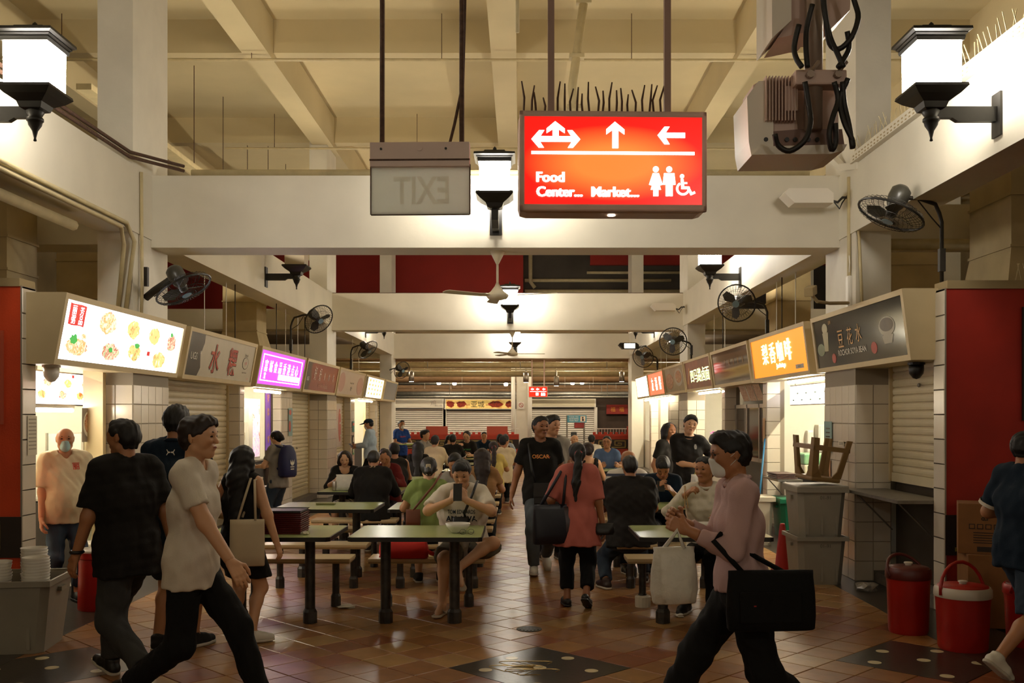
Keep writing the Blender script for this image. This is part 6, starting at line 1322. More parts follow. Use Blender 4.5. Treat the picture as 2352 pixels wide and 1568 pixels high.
    if mask:
        G = Grid(c-.17*q, c+.14*q, hh*.9); G.cap(hv(0, -.03, -.0), hv(0, -.05, -.07), .066*q, .046*q, k=.03); G.cap(hv(0, -.1, -.02), hv(0, -.085, -.085), .022*q, .02*q, k=.04); G.plane(hv(0, -.1, -.012), Hm @ nrm([0, .25, 1.])); G.plane(hv(0, -.035, 0), Hm @ np.array([0, 1., 0])); nets([G], 'face_mask', mask, tgt)
        for s in (-1, 1): MB().tube([hv(s*.06, -.045, -.02), hv(s*.078, -.01, .0), hv(s*.085, .012, .02)], .0018*q, 4).build('ear_loop', mask, tgt); MB().tube([hv(s*.045, -.045, -.075), hv(s*.07, -.01, -.04), hv(s*.08, .012, -.02)], .0018*q, 4).build('ear_loop', mask, tgt)
    if face:
        for s in (-1, 1):
            MB().tube([hv(s*.02, -.0915, .008), hv(s*.031, -.0935, .0095), hv(s*.042, -.087, .007)], [.003*q, .0058*q, .003*q], 6).build('eye', M_EYE, tgt, True)
            MB().tube([hv(s*.014, -.099, .028), hv(s*.03, -.098, .034), hv(s*.048, -.084, .029)], [.003*q, .0045*q, .0025*q], 5).build('eyebrow', m if st != 'bald' else M_HAIRG, tgt, True)
        if not mask: MB().tube([hv(-.022, -.094, -.0545), hv(-.008, -.1, -.053), hv(.008, -.1, -.053), hv(.022, -.094, -.0545)], [.003*q, .0062*q, .0062*q, .003*q], 6).build('lips', M_LIP, tgt, True)
    if glasses:
        g = empty('tmp', (0, 0, 0)) if False else None
        G_ = MB()
        for s in (-1, 1): G_.tube([hv(s*.033+.022*math.cos(a), -.104, .008+.018*math.sin(a)) for a in np.linspace(0, 6.28, 14, endpoint=False)], .0018*q, 4, closed=True); G_.tube([hv(s*.055, -.102, .012), hv(s*.083, .01, .02)], .0018*q, 4)
        G_.tube([hv(-.011, -.105, .01), hv(.011, -.105, .01)], .0018*q, 4); G_.build('glasses', M_BLK, tgt)
    return out
def world(p, v):
    v = Vector([float(a) for a in v]); r = p['root']; return Matrix.Translation(r.location) @ Matrix.Rotation(r.rotation_euler.z, 4, 'Z') @ v
def chest_print(p, body, xz, h, m, front=True, poly=None, bold=.02, maxw=None, name='shirt_print'):
    o = p['top']; me = o.data; n = len(me.vertices); co = np.empty(n*3, np.float32); me.vertices.foreach_get('co', co); co = co.reshape(-1, 3); q_ = np.empty(len(me.polygons)*4, np.int32); me.polygons.foreach_get('vertices', q_)
    bv = BVHTree.FromPolygons([tuple(map(float, v)) for v in co], [tuple(map(int, f)) for f in q_.reshape(-1, 4)])
    if poly is None: g, fs, asp = glyphs(body, bold); hm = h; wm = h*asp; wm = min(wm, maxw) if maxw else wm; pts = [((a-.5)*wm, (b-.5)*hm) for a, b in g]
    else: pts = poly; fs = [tuple(range(len(poly)))]
    vs = []; sg = -1 if front else 1
    for (a, b) in pts:
        x_, z_ = xz[0]+(a if front else -a), xz[1]+b; hit = bv.ray_cast(Vector((x_, sg*1.0, z_)), Vector((0, -sg, 0))); yy = hit[0].y+sg*.004 if hit[0] is not None else sg*.15; vs.append((x_, yy, z_))
    return MB().add(vs, fs).build(name, m, p['root'])
def walk(H, stride, lead, hz=None, wob=.0):
    """feet for a mid-stride pose; lead = -1 right foot forward, 1 left foot forward"""
    q = H/1.7; return {lead: (lead*.07*q, -stride*.52, .08*q+.01, lead*4, -12), -lead: (-lead*.07*q, stride*.48, .15*q, -lead*4, 38)}
def seated(H, seat=.44, reach=.40, spread=.11, dz=0): 
    q = H/1.7; return dict(hipz=seat+.105*q, feet={-1: (-spread, -reach, .08*q), 1: (spread, -reach+.03, .08*q)})
# ------------------------------------------------------------------ the people
C_BLK = cloth('black_cotton', '#16130f'); C_BLK2 = cloth('charcoal_cotton', '#211e1b'); C_WHT = cloth('white_cotton', '#cfc6b4'); C_CRM = cloth('cream_cotton', '#d2c3a0'); C_NAVY = cloth('navy_cotton', '#10202f'); C_JEAN = cloth('faded_denim', '#33404f', noise=.3); C_JGR = cloth('grey_denim', '#3a3a38', noise=.3)
C_GRY = cloth('grey_cotton', '#8d877c'); C_PNK = cloth('salmon_linen', '#b5655a'); C_PKS = cloth('pale_pink_cotton', '#b99a96'); C_GRN = cloth('sage_cotton', '#7f9150'); C_MAR = cloth('maroon_cotton', '#5c130f'); C_YEL = cloth('butter_cotton', '#d6c271'); C_BLU = cloth('royal_blue_cotton', '#1d3f86'); C_SKY = cloth('pale_blue_cotton', '#a9bccb'); C_BRN = cloth('brown_cotton', '#46281a'); C_DBL = cloth('dusty_blue_cotton', '#4a5d7d'); C_TAN = stripes('tan_stripes', '#a57c4a', '#7a5833', 18); C_WST = stripes('white_banded', '#cfc9bd', '#3a3f52', 3.2, 'Z', .8); C_KHA = cloth('khaki_cotton', '#5a5242'); C_TROU = cloth('black_wool', '#0d0c0b', noise=.05)
tee = lambda m, **k: dict(m=m, sleeve=.68, sl=.014, loose=.02, hem=-.12, **k)
# foreground, left
P1 = person('man in a loose black tee and grey jeans walking left', -2.47, 6.27, -125, 1.69, 1.08, skin=1, top=dict(m=C_BLK, sleeve=.82, sl=.034, loose=.035, hem=-.15), bottom=('pants', C_JGR, {'loose': .028}), hair=('short', M_HAIR), hipz=.83, feet=walk(1.69, .55, -1), hands={-1: (-.27, .12, .78), 1: (.26, -.16, .80)}, hyaw=15, lean=4)
rg = [P1['W'][1]*.9+P1['E'][1]*.1+np.array([.034*math.cos(a), .034*math.sin(a), 0]) for a in np.linspace(0, 6.28, 14, endpoint=False)]; MB().tube(rg, .012, 5, closed=True).build('wrist_watch', M_BLK, P1['root'], True)
P2 = person('man in a navy polo and dark shorts seen from behind', -2.5, 7.2, 176, 1.77, 1.05, skin=1, top=dict(m=C_NAVY, sleeve=.7, sl=.02, loose=.02, hem=-.12, collar=C_NAVY), bottom=('shorts', C_BLK2), hair=('short', M_HAIR), shoes=('sneaker', C_BLK2), hands={-1: (-.2, -.3, 1.0), 1: (.2, -.3, 1.0)}, feet={-1: (-.12, -.05, .085, -25), 1: (.1, .05, .085, 10)})
for s in (-1, 1): chest_print(P2, None, (0, 1.42), .1, M_SWHT, False, poly=[(s*a, b) for a, b in ((.002, -.004), (.016, -.006), (.026, -.022), (.03, -.018), (.02, .0), (.03, .018), (.026, .022), (.016, .006), (.002, .004))], name='back_emblem')
P3 = person('man in a white tee and black trousers striding right', -1.87, 5.66, 84, 1.715, 1.0, skin=2, top=tee(C_WHT), bottom=('pants', C_TROU, {'loose': .02}), hair=('thick', M_HAIRB), hipz=.835, feet=walk(1.72, .72, 1), hands={-1: (-.24, -.36, .84), 1: (.2, .16, .84)}, curl=(.35, .5), lean=4, face=True, palm=((.6, .2, -.6), None))
P4 = person('woman in a sleeveless black dress with long dark hair', -2.08, 7.42, 168, 1.47, 1.0, True, skin=2, top=dict(m=C_BLK, sleeve=0, loose=.016, dress=.47, name='dress', fold=.004), hair=('long', M_HAIR), shoes=('sneaker', M_SHW_), hands={-1: (-.30, -.0, .70), 1: (.2, -.2, .9)}, feet={-1: (-.1, .03, .075, -50), 1: (.07, -.02, .075, 5)})
P5 = person('bald masked stall man in a white tee and boots', -4.12, 9.0, 38, 1.585, 1.12, skin=0, top=dict(m=C_CRM, sleeve=.85, sl=.03, loose=.03, hem=-.08), bottom=('pants', C_JEAN, {'len': .8}), hair=('bald', M_HAIR), mask=M_MASK, shoes=('boot', M_SHB), belly=.02, hands={-1: (-.22, -.1, .66), 1: (.26, -.24, .86)}, hyaw=-12, face=True, curl=(.6, .7), feet={-1: (-.1, .04, .08), 1: (.1, -.02, .08)})
chest_print(P5, '丽', (.07, 1.23), .06, M_SRED)
# stall customers, left
P6 = person('young woman in a grey tee with a blue backpack at the violet stall', -3.5, 14.4, -118, 1.48, .98, True, skin=4, top=tee(C_GRY), bottom=('pants', C_JEAN, {'loose': .025}), hair=('bun', M_HAIR), mask=M_MASKW, hands={-1: (-.14, -.3, .95), 1: (.16, -.28, .95)}, hpitch=8)
P7 = person('man in a pale blue shirt, cap and mask at the far left stall', -3.3, 22.0, -95, 1.62, 1.0, skin=0, top=dict(m=C_SKY, sleeve=1.9, sl=.02, loose=.03, hem=-.08, collar=C_SKY), bottom=('pants', C_TROU), hair=('short', M_HAIR), cap_m=C_NAVY, mask=M_MASKW, hands={-1: (-.06, -.34, 1.02), 1: (.06, -.32, 1.0)}, hpitch=12)
P8 = person('masked man in a blue tee carrying a green tray', -3.0, 25.0, 35, 1.58, 1.0, skin=1, top=tee(C_BLU), bottom=('pants', C_TROU), hair=('short', M_HAIR), mask=M_MASKW, hands={-1: (-.14, -.32, .98), 1: (.14, -.32, .98)}, face=True, palm=((0, 0, 1), (0, 0, 1)), fdir=((.3, -1, 0), (-.3, -1, 0)))
chest_print(P8, 'HAPPY', (0, 1.16), .04, M_SRED)
# aisle
A1 = person('man in a black tee with orange lettering standing in the aisle', .21, 10.7, 4, 1.685, 1.0, skin=3, top=tee(C_BLK), bottom=('pants', cloth('washed_denim', '#545a5e', noise=.3), {'loose': .02}), shoes=('sneaker', M_SHW_), hair=('short', M_HAIR), face=True, hyaw=22, hipz=.85, feet={1: (.09, .22, .16, 8, 35), -1: (-.08, -.18, .085, -4, -6)}, hands={-1: (-.30, .02, .83), 1: (.27, .05, .84)})
chest_print(A1, 'OSCAR', (.0, 1.25), .042, mat('print_orange', '#d98a3a', .6), bold=.02); chest_print(A1, None, (.01, 1.245), .01, mat('print_red', '#c0301c', .6), poly=[(-.07, -.003), (.09, -.003), (.09, .003), (-.07, .003)], name='shirt_print')
A2 = person('man in a grey tee walking close behind the black shirted man', .36, 11.75, 8, 1.69, 1.05, skin=0, top=tee(C_GRY, collar=C_GRY), bottom=('pants', C_TROU), hair=('thick', M_HAIR), face=True, hyaw=35, shoes=('sneaker', M_SHB))
A3 = person('woman in a salmon tunic and black trousers walking away', .50, 8.74, 176, 1.455, 1.05, True, skin=3, top=dict(m=C_PNK, sleeve=.95, sl=.03, loose=.035, hem=-.22, flare=.03), bottom=('pants', C_TROU, {'len': .78, 'loose': .025}), shoes=('flat', M_SHB), hair=('pony', M_HAIR), feet={-1: (-.08, .12, .13, -12, 30), 1: (.09, -.06, .075, 12)}, hands={-1: (-.24, .03, .66), 1: (.22, -.12, .8)}, hyaw=8)
# seated, left block
HT_ = {-1: (-.16, -.42, .80), 1: (.16, -.42, .80)}
def sit(label, x, y, yaw, H=1.68, reach=.38, hands=None, **k):
    H *= .95; d = seated(H, .415, reach); k.setdefault('lean', 10); k.setdefault('top', tee(C_BLK)); k.setdefault('bottom', ('pants', C_TROU)); d.update(k.pop('over', {})); return person(label, x, y, yaw, H, hands=hands or dict(HT_), **d, **k)
S6 = sit('man in a white printed tee reading his phone at the front table', -.50, 8.84, -3, 1.73, w=1.22, skin=2, top=dict(m=C_WHT, sleeve=.8, sl=.018, loose=.026, hem=-.1), bottom=('shorts', C_KHA), shoes=('slipper', mat('rubber_slipper', '#a3927a', .6)), hair=('thick', M_HAIR), face=True, hpitch=22, lean=18, hands={-1: (-.055, -.42, .97), 1: (.055, -.42, .97)}, palm=((.7, .7, 0), (-.7, .7, 0)), fdir=((.35, -.25, .8), (-.35, -.25, .8)), curl=(.9, .9), over=dict(feet={-1: (-.14, -.42, .085), 1: (.0, -.50, .40, 25, 30)}), legpole={1: (.9, -.6, .5)}, armpole={-1: (-.9, -.3, -.6), 1: (.9, -.3, -.6)})
chest_print(S6, 'TOM EDWARDS', (.0, .85), .035, C_NAVY, maxw=.24, bold=.01); chest_print(S6, 'AN AWA', (.0, .79), .05, C_NAVY, maxw=.27)
S5 = sit('woman in a cropped sage top seen from behind, hair clipped up', -.9, 9.74, 183, 1.66, w=1.05, fem=True, skin=2, top=dict(m=C_GRN, sleeve=.6, sl=.022, loose=.016, hem=.09), bottom=('skirt', C_BLK), hair=('bun', M_HAIRG), lean=14, shoes=('sneaker', C_BLK2))
MB().box(S5['hv'](0, .13, -.01), (.05, .035, .11), bev=.012).build('hair_claw', mat('pearl_clip', '#b9ad92', .3), S5['root'])
S7 = sit('dark haired man in a pale grey shirt behind the phone reader', -.72, 11.1, 0, 1.64, skin=1, top=tee(C_GRY), hair=('thick', M_HAIR), hpitch=20, face=True)
S8 = sit('woman in a tan striped top with wavy brown hair, back turned', -.46, 12.04, 182, 1.68, fem=True, skin=2, top=dict(m=C_TAN, sleeve=.6, sl=.018, loose=.016, hem=-.06), hair=('half', M_HAIRB))
S1 = sit('woman in a black top eating behind a white plastic bag', -2.35, 13.4, 6, 1.58, w=1.08, fem=True, skin=4, top=dict(m=C_BLK, sleeve=1.15, sl=.016, loose=.018, hem=-.08, neck=.085, scoop=.0), hair=('bob', M_HAIRB), face=True, hpitch=24, lean=16, hands={-1: (-.1, -.40, .84), 1: (.14, -.40, .84)}, bottom=('skirt', stripes('patterned_skirt', '#c9c0ac', '#3a3a36', 9, 'DIAGONAL')))
S2 = sit('man in a black jacket with a plaid collar, back turned', -1.8, 12.04, 178, 1.66, w=1.25, skin=1, top=dict(m=C_BLK, sleeve=1.8, sl=.022, loose=.03, hem=-.12, collar=stripes('plaid', '#a88c64', '#2a211a', 14, 'DIAGONAL')), hair=('buzz', M_HAIRG), lean=16, hpitch=14)
S3 = sit('woman in a maroon top bending over her bowl', -1.78, 13.4, -4, 1.62, w=1.12, fem=True, skin=1, top=dict(m=C_MAR, sleeve=1.7, sl=.02, loose=.02, hem=-.08), hair=('bun', M_HAIRB), face=True, hpitch=26, lean=16, hands={-1: (-.1, -.42, .82), 1: (.12, -.40, .86)})
S4 = sit('man in a black sleeveless shirt with cropped hair, back turned', -1.8, 14.34, 200, 1.70, w=1.1, skin=1, top=dict(m=C_BLK2, sleeve=0, loose=.014, hem=-.1), hair=('buzz', M_HAIR), lean=8)
S19 = sit('brown haired child peeping above the bald man, left block', -2.14, 15.7, 0, 1.45, skin=2, top=tee(C_BRN), hair=('short', M_HAIRB))
S9 = sit('woman in a butter yellow tee with a low ponytail', -.44, 16.64, 186, 1.62, fem=True, skin=2, top=tee(C_YEL), hair=('pony', M_HAIRB))
S12 = sit('woman in black with long black hair, left block far rows', -1.72, 16.64, 178, 1.62, fem=True, skin=1, top=dict(m=C_BLK, sleeve=1.5, sl=.016, loose=.02, hem=-.08), hair=('long', M_HAIR))
S11 = sit('woman in a cream blouse with short dark hair, back turned', -1.64, 18.94, 172, 1.72, fem=True, skin=2, top=dict(m=C_CRM, sleeve=1.5, sl=.02, loose=.03, hem=-.08), hair=('short', M_HAIR))
S10 = sit('man in a black polo with short hair, far left block', -1.44, 21.24, 184, 1.68, skin=1, top=dict(m=C_BLK, sleeve=.8, sl=.02, loose=.02, hem=-.08, cuff=C_WHT), hair=('short', M_HAIR))
S14 = sit('man in a grey collared shirt looking right, far left block', -2.2, 22.6, 70, 1.80, skin=2, top=dict(m=C_GRY, sleeve=.8, sl=.02, loose=.02, hem=-.08, collar=C_GRY), hair=('thick', M_HAIR), face=True, lean=4)
S15 = sit('woman in a white vest holding up her phone', -1.66, 22.6, 55, 1.62, fem=True, skin=4, top=dict(m=C_WHT, sleeve=0, loose=.014, hem=-.08), hair=('pony', M_HAIR), hands={-1: (-.1, -.4, 1.0), 1: (.14, -.42, .82)})
S13 = sit('woman in a black tee with green lettering looking down', -1.19, 22.6, -8, 1.80, fem=True, skin=4, top=tee(C_BLK2), hair=('bun', M_HAIR), face=True, hpitch=22)
chest_print(S13, 'JUST DO IT', (.0, .92), .035, mat('print_green', '#4fae5a', .6), maxw=.2)
S16 = sit('man in a brown shirt, back turned, far middle tables', -.43, 21.24, 180, 1.68, w=1.15, skin=3, top=tee(C_BRN), hair=('short', M_HAIR))
S17 = sit('man in a pale blue shirt, back turned, far middle tables', -.36, 23.54, 176, 1.60, skin=1, top=tee(C_SKY), hair=('short', M_HAIRG))
S18 = sit('person in a beige tee with thick black hair by the aisle', -.30, 18.94, 190, 1.70, skin=1, top=tee(C_CRM), hair=('thick', M_HAIR), mask=M_MASKW, hyaw=-50)
S20 = sit('man in a navy tee at the middle far tables, facing forward', -.9, 24.9, 0, 1.66, skin=1, top=tee(C_NAVY), hair=('short', M_HAIR), face=True)
# right block
B1 = sit('heavy man in a black polo and jeans, back turned', 1.09, 9.74, 183, 1.70, w=1.42, skin=1, top=dict(m=C_BLK2, sleeve=.75, sl=.03, loose=.028, hem=-.12, collar=C_BLK2), bottom=('pants', C_JEAN, {'loose': .02}), shoes=('sneaker', mat('brown_shoe', '#2c1a10', .5)), hair=('buzz', M_HAIRG), lean=12, over=dict(feet={-1: (-.18, -.30, .08), 1: (.26, .05, .08, 20)}))
B2 = sit('bald man with glasses in a pale banded shirt', 1.18, 11.1, 8, 1.72, w=1.15, skin=1, top=dict(m=C_WST, sleeve=.75, sl=.026, loose=.024, hem=-.1), hair=('bald', M_HAIRG), face=True, glasses=True, hpitch=14, lean=8)
B3 = sit('man in navy bending over his phone beside the bald man', 1.58, 11.1, -6, 1.66, skin=1, top=tee(C_NAVY), hair=('thick', M_HAIR), hpitch=42, lean=22, face=True, hands={-1: (-.07, -.40, .90), 1: (.1, -.38, .86)})
B4 = sit('man in a white open shirt lifting chopsticks to his mouth', 1.66, 8.82, -22, 1.74, skin=1, top=dict(m=C_WHT, sleeve=1.9, sl=.012, loose=.02, hem=-.1, collar=C_WHT), hair=('short', M_HAIR), face=True, hyaw=-18, hands={-1: (-.12, -.34, 1.0), 1: (.2, -.36, .80)}, curl=(1.0, .5))
B5 = person('man in a black polo holding out a carrier bag', 2.06, 12.4, 2, 1.70, .98, skin=4, top=dict(m=C_BLK, sleeve=.8, sl=.024, loose=.02, hem=-.12, collar=C_BLK), bottom=('pants', C_TROU), hair=('thick', M_HAIR), face=True, htilt=10, hpitch=4, side=4, hands={-1: (.04, -.28, 1.08), 1: (.42, -.1, 1.06)}, curl=(1.1, .5))
chest_print(B5, None, (.1, 1.3), .05, M_GRY if False else mat('print_grey', '#8d8a84', .6), poly=[(-.012, -.03), (.012, -.03), (.018, .0), (.01, .03), (-.01, .03), (-.018, 0)], name='shirt_print')
B6 = person('dark haired woman half hidden behind the bag holder', 1.98, 13.4, 30, 1.60, .95, True, skin=1, top=tee(C_BLK2), bottom=('pants', C_TROU), hair=('bob', M_HAIR))
B7 = sit('man with glasses in a dusty blue tee facing the aisle', 1.56, 18.0, 2, 1.74, w=1.1, skin=1, top=tee(C_DBL), hair=('short', M_HAIRG), face=True, glasses=True, hyaw=-15)
B8 = sit('bald man in a khaki shirt, far right tables', 1.08, 20.3, 12, 1.70, skin=2, top=tee(C_KHA), hair=('bald', M_HAIRG), face=True)
B9 = sit('man in a white tee, back turned, far right tables', 1.52, 21.24, 176, 1.68, skin=1, top=tee(C_WHT), hair=('buzz', M_HAIR))
B10 = sit('woman with bare shoulders and a dark vest behind the salmon tunic', .99, 14.34, 184, 1.70, fem=True, skin=2, top=dict(m=C_BLK, sleeve=0, loose=.012, hem=-.05, scoop=-.06, neck=.1), hair=('bun', M_HAIRB))
# foreground, right
F1 = person('masked man in a pale pink shirt hurrying left with bags', 1.13, 5.08, -88, 1.63, 1.0, skin=1, top=dict(m=C_PKS, sleeve=1.75, sl=.012, loose=.02, hem=.0, collar=C_PKS), bottom=('pants', C_TROU, {'loose': .028}), hair=('thick', M_HAIR), mask=M_MASKW, glasses=True, face=True, hipz=.80, feet=walk(1.63, .8, -1), hands={1: (.10, -.30, 1.11), -1: (-.03, -.30, 1.14)}, armpole={1: (.35, .9, -.5), -1: (-.4, .9, -.5)}, curl=(1.0, 1.0), lean=5, hpitch=6)
F2 = person('man in a dark tee and denim shorts walking off to the right', 3.28, 6.5, 112, 1.61, 1.1, skin=1, top=dict(m=C_NAVY, sleeve=.85, sl=.024, loose=.022, hem=-.12, cuff=C_WHT), bottom=('shorts', C_JEAN, {'len': .95}), hair=('buzz', M_HAIR), shoes=('sneaker', M_SHW_), hipz=.80, feet=walk(1.61, .6, 1), hands={1: (.2, -.22, 1.0), -1: (-.22, -.2, .95)})
# ------------------------------------------------------------------ bags, phones and things on the tables
M_LEATH = mat('black_leather', '#12100e', .4, bump=.1, bscale=60); M_CANV = mat('ecru_canvas', '#c2b294', .9, noise=.1); M_POLY = mat('white_carrier', '#d8d4c6', .35, noise=.12, nscale=14, bump=.5, bscale=22, alpha=.93); M_BLUEB = mat('deep_blue_nylon', '#10184a', .6, noise=.1)
def soft_bag(name, loc, rz, d, m, label, cat='bag', puff=.25, parent_only=False, tilt=0, crush=0.):
    """a soft sack: superellipse section swelling downwards"""
    t = empty(name, loc, rz, label, cat); t.rotation_euler = (tilt, 0, rz); W, D, Hh = d; g = MB(); n = 24; prof = [(0.0, .55), (.03, .9), (.25, 1.0), (.6, .95), (.88, .8), (1, .72)]; vs, fs = [], []
    for (zz, k) in prof:
        for i in range(n):
            a = 2*math.pi*i/n; c_, s_ = math.cos(a), math.sin(a); e = .55; X = W/2*abs(c_)**e*math.copysign(1, c_)*(.92+.08*k); Yv = D/2*abs(s_)**e*math.copysign(1, s_)*(k if zz < .5 else k-(zz-.5)*1.0); r_ = 1+crush*math.sin(5*a+zz*9)*math.sin(zz*7+a); vs.append((X*r_, Yv*r_, zz*Hh))
    for j in range(len(prof)-1):
        for i in range(n): fs.append((j*n+i, j*n+(i+1) % n, (j+1)*n+(i+1) % n, (j+1)*n+i))
    fs += [tuple(reversed(range(n))), tuple(range((len(prof)-1)*n, len(prof)*n))]; g.add(vs, fs).build('bag_body', m, t, True); return t
def strap(t, pts, m, wdt=.012): 
    inv = (Matrix.Translation(t.location) @ t.rotation_euler.to_matrix().to_4x4()).inverted(); return MB().tube([inv @ Vector(p) for p in pts], wdt, 6).build('strap', m, t, True)
# ecru tote of the woman in the dress
w1 = world(P4, P4['S'][-1]); h1 = w1+Vector((-.03, -.15, -.60)); t = soft_bag('tote_bag', h1, R(8), (.25, .09, .34), M_CANV, 'ecru canvas tote bag hanging from the dress wearer')
strap(t, [h1+Vector((-.07, 0, .33)), w1+Vector((-.03, -.06, .03)), w1+Vector((0, .04, .05)), h1+Vector((-.05, .05, .35))], M_CANV, .01); strap(t, [h1+Vector((.06, 0, .33)), w1+Vector((.0, -.06, .02)), w1+Vector((.03, .04, .03))], M_CANV, .01)
# backpack of the young woman
b0 = world(P6, P6['C']+np.array([0, .16, -.19])); t = empty('backpack', b0, R(-118), 'deep blue backpack with a white leaf emblem and stripes', 'backpack')
g = MB(); prof = [(0, .8), (.03, 1), (.2, 1.04), (.34, .92), (.43, .65), (.46, .3)]; vs, fs = [], []; n = 20
for z_, k in prof:
    for i in range(n): a = 2*math.pi*i/n; c_, s_ = math.cos(a), math.sin(a); vs.append((.145*k*abs(c_)**.6*math.copysign(1, c_), .02+.085*k*abs(s_)**.6*math.copysign(1, s_), z_))
for j in range(len(prof)-1):
    for i in range(n): fs.append((j*n+i, j*n+(i+1) % n, (j+1)*n+(i+1) % n, (j+1)*n+i))
fs += [tuple(reversed(range(n))), tuple(range((len(prof)-1)*n, len(prof)*n))]; g.add(vs, fs).build('bag_body', M_BLUEB, t, True)
for s in (-1, 1): MB().tube([(s*.08, -.05, .1), (s*.11, -.2, .2), (s*.105, -.25, .36), (s*.09, -.16, .46), (s*.06, -.04, .43)], .018, 6).build('strap', M_BLUEB, t, True)
bf = Face(t, (.145, .108, .05), (-.29, 0, 0), (0, 0, .3), (0, 1, 0))
for dx, ang in ((0, 0), (-.09, .5), (.09, -.5)): bf.poly([(.5+dx*.4, .38), (.5+dx-.05, .5), (.5+dx*1.5, .68), (.5+dx+.05, .5)], M_SWHT, 'emblem', 1)
for k in range(2): bf.rect(.36, .34-k*.035, .64, .36-k*.035, M_SWHT, 'emblem', 1)
bf.rect(.38, .2, .62, .25, M_SWHT, 'emblem', 1)
# satchel of the man in the aisle
b0 = world(A1, (.07, -.20, .76)); t = empty('satchel', b0, R(-6), 'black leather satchel slung before the man in the aisle', 'bag'); MB().box((0, 0, .1), (.3, .08, .24), bev=.02).build('bag_body', M_LEATH, t); MB().box((0, -.045, .14), (.3, .012, .15), bev=.005).build('flap', M_LEATH, t); MB().box((.06, -.053, .09), (.025, .006, .018)).build('buckle', M_ALU, t)
strap(t, [b0+Vector((-.13, .02, .2)), world(A1, (-.10, -.16, 1.12)), world(A1, (-.13, -.1, 1.38)), world(A1, (-.1, .06, 1.44)), world(A1, (.05, .16, 1.2)), b0+Vector((.14, .06, .2))], M_LEATH, .014)
# bags of the woman in the tunic
w1 = world(A3, A3['S'][1]); h1 = w1+Vector((-.10, -.14, -.60)); t = soft_bag('shoulder_bag', h1, R(22), (.36, .14, .34), mat('navy_bag', '#0d0f1c', .5), 'big navy shoulder bag on the woman in the tunic', tilt=.0)
for d in (-.1, .09): strap(t, [h1+Vector((d, 0, .33)), w1+Vector((d*.25, -.07, .02)), w1+Vector((d*.2, .03, .05)), h1+Vector((d, .08, .33))], mat('navy_bag', '#0d0f1c', .5), .013)
h2 = h1+Vector((.17, .04, .04)); t = soft_bag('hand_bag', h2, R(10), (.24, .11, .28), mat('plum_bag', '#2a1215', .35), 'plum glossy bag beside the navy shoulder bag'); strap(t, [h2+Vector((0, 0, .27)), w1+Vector((.06, -.06, .0)), w1+Vector((.05, .03, .04))], mat('plum_bag', '#2a1215', .35), .012)
hx = world(A3, A3['W'][-1]); t = soft_bag('small_pouch', hx+Vector((.0, -.03, -.07)), 0, (.17, .08, .1), M_LEATH, 'bunched black pouch in the hand of the woman in the tunic', crush=.15)
# bags of the hurrying man
hw_ = world(F1, F1['W'][1]); b0 = hw_+Vector((-.07, -.02, -.36)); t = soft_bag('carrier_bag', b0, R(12), (.21, .13, .28), M_POLY, 'white plastic carrier bag swinging from the hurrying man', crush=.13); strap(t, [b0+Vector((-.05, 0, .27)), hw_+Vector((-.05, 0, .0)), b0+Vector((.05, 0, .27))], M_POLY, .012)
M_NYL = cloth('black_nylon', '#0b0a09'); b0 = world(F1, (.24, .08, .64)); t = soft_bag('briefcase', b0, R(4), (.43, .13, .29), M_NYL, "black fabric briefcase hanging at the hurrying man's hip", crush=.015); MB().box((-.02, -.062, .12), (.3, .02, .15), bev=.008).build('pocket', M_NYL, t); MB().box((-.1, -.074, .13), (.012, .003, .006)).build('tag', mat('tag_red', '#8a1a14', .5), t)
el = world(F1, F1['E'][1]*.6+F1['W'][1]*.4); strap(t, [b0+Vector((-.12, 0, .26)), el+Vector((-.02, -.06, .02)), el+Vector((.02, -.05, .05)), el+Vector((.04, .05, .02)), b0+Vector((.1, .02, .26))], cloth('black_nylon', '#0b0a09'), .013)
# carrier bag held out by the man in the polo
hw_ = world(B5, B5['hand'][-1][0]+B5['hand'][-1][1]*.09); b0 = hw_+Vector((.02, -.02, -.34)); t = soft_bag('carrier_bag', b0, 0, (.23, .15, .24), M_POLY, 'white carrier bag of takeaway tubs held out in the right block', crush=.05); strap(t, [b0+Vector((-.07, 0, .22)), hw_+Vector((-.01, 0, .02)), b0+Vector((.07, 0, .22))], mat('yellow_carrier', '#b9ac5c', .4), .014)
# phones, tray, wallet
def phone(p, loc, rz, label, tilt=-20): t = empty('mobile_phone', loc, 0, label, 'phone'); t.rotation_euler = (R(tilt), 0, R(rz)); MB().box((0, 0, 0), (.074, .009, .15), bev=.006).build('phone_body', M_BLK, t); MB().box((0, .006, 0), (.066, .002, .14)).build('screen', emit('phone_screen', '#8aa0c0', .4), t); MB().lathe([(.008, 0), (.008, .003)], 10).build('lens', M_DKBR, t, loc=(.02, -.006, .055)).rotation_euler = (R(90), 0, 0); return t
phone(S6, world(S6, (0, -.485, 1.04)), 0, 'black phone held up by the man at the front table', -18); phone(B3, world(B3, (-.03, -.46, .93)), 0, 'phone in the hands of the man in navy', -45)
phone(P7, world(P7, (0, -.43, 1.03)), 60, 'dark wallet in the hands of the man in the cap', -60)
t = empty('serving_tray', world(P8, (0, -.42, .97)), R(35), 'pale green tray carried by the masked man in blue', 'tray'); MB().box((0, 0, .01), (.42, .3, .02), bev=.008).build('tray_body', mat('green_tray', '#8fae5a', .4), t); MB().box((0, 0, .03), (.2, .16, .03), bev=.01).build('dish', M_PLATE, t)
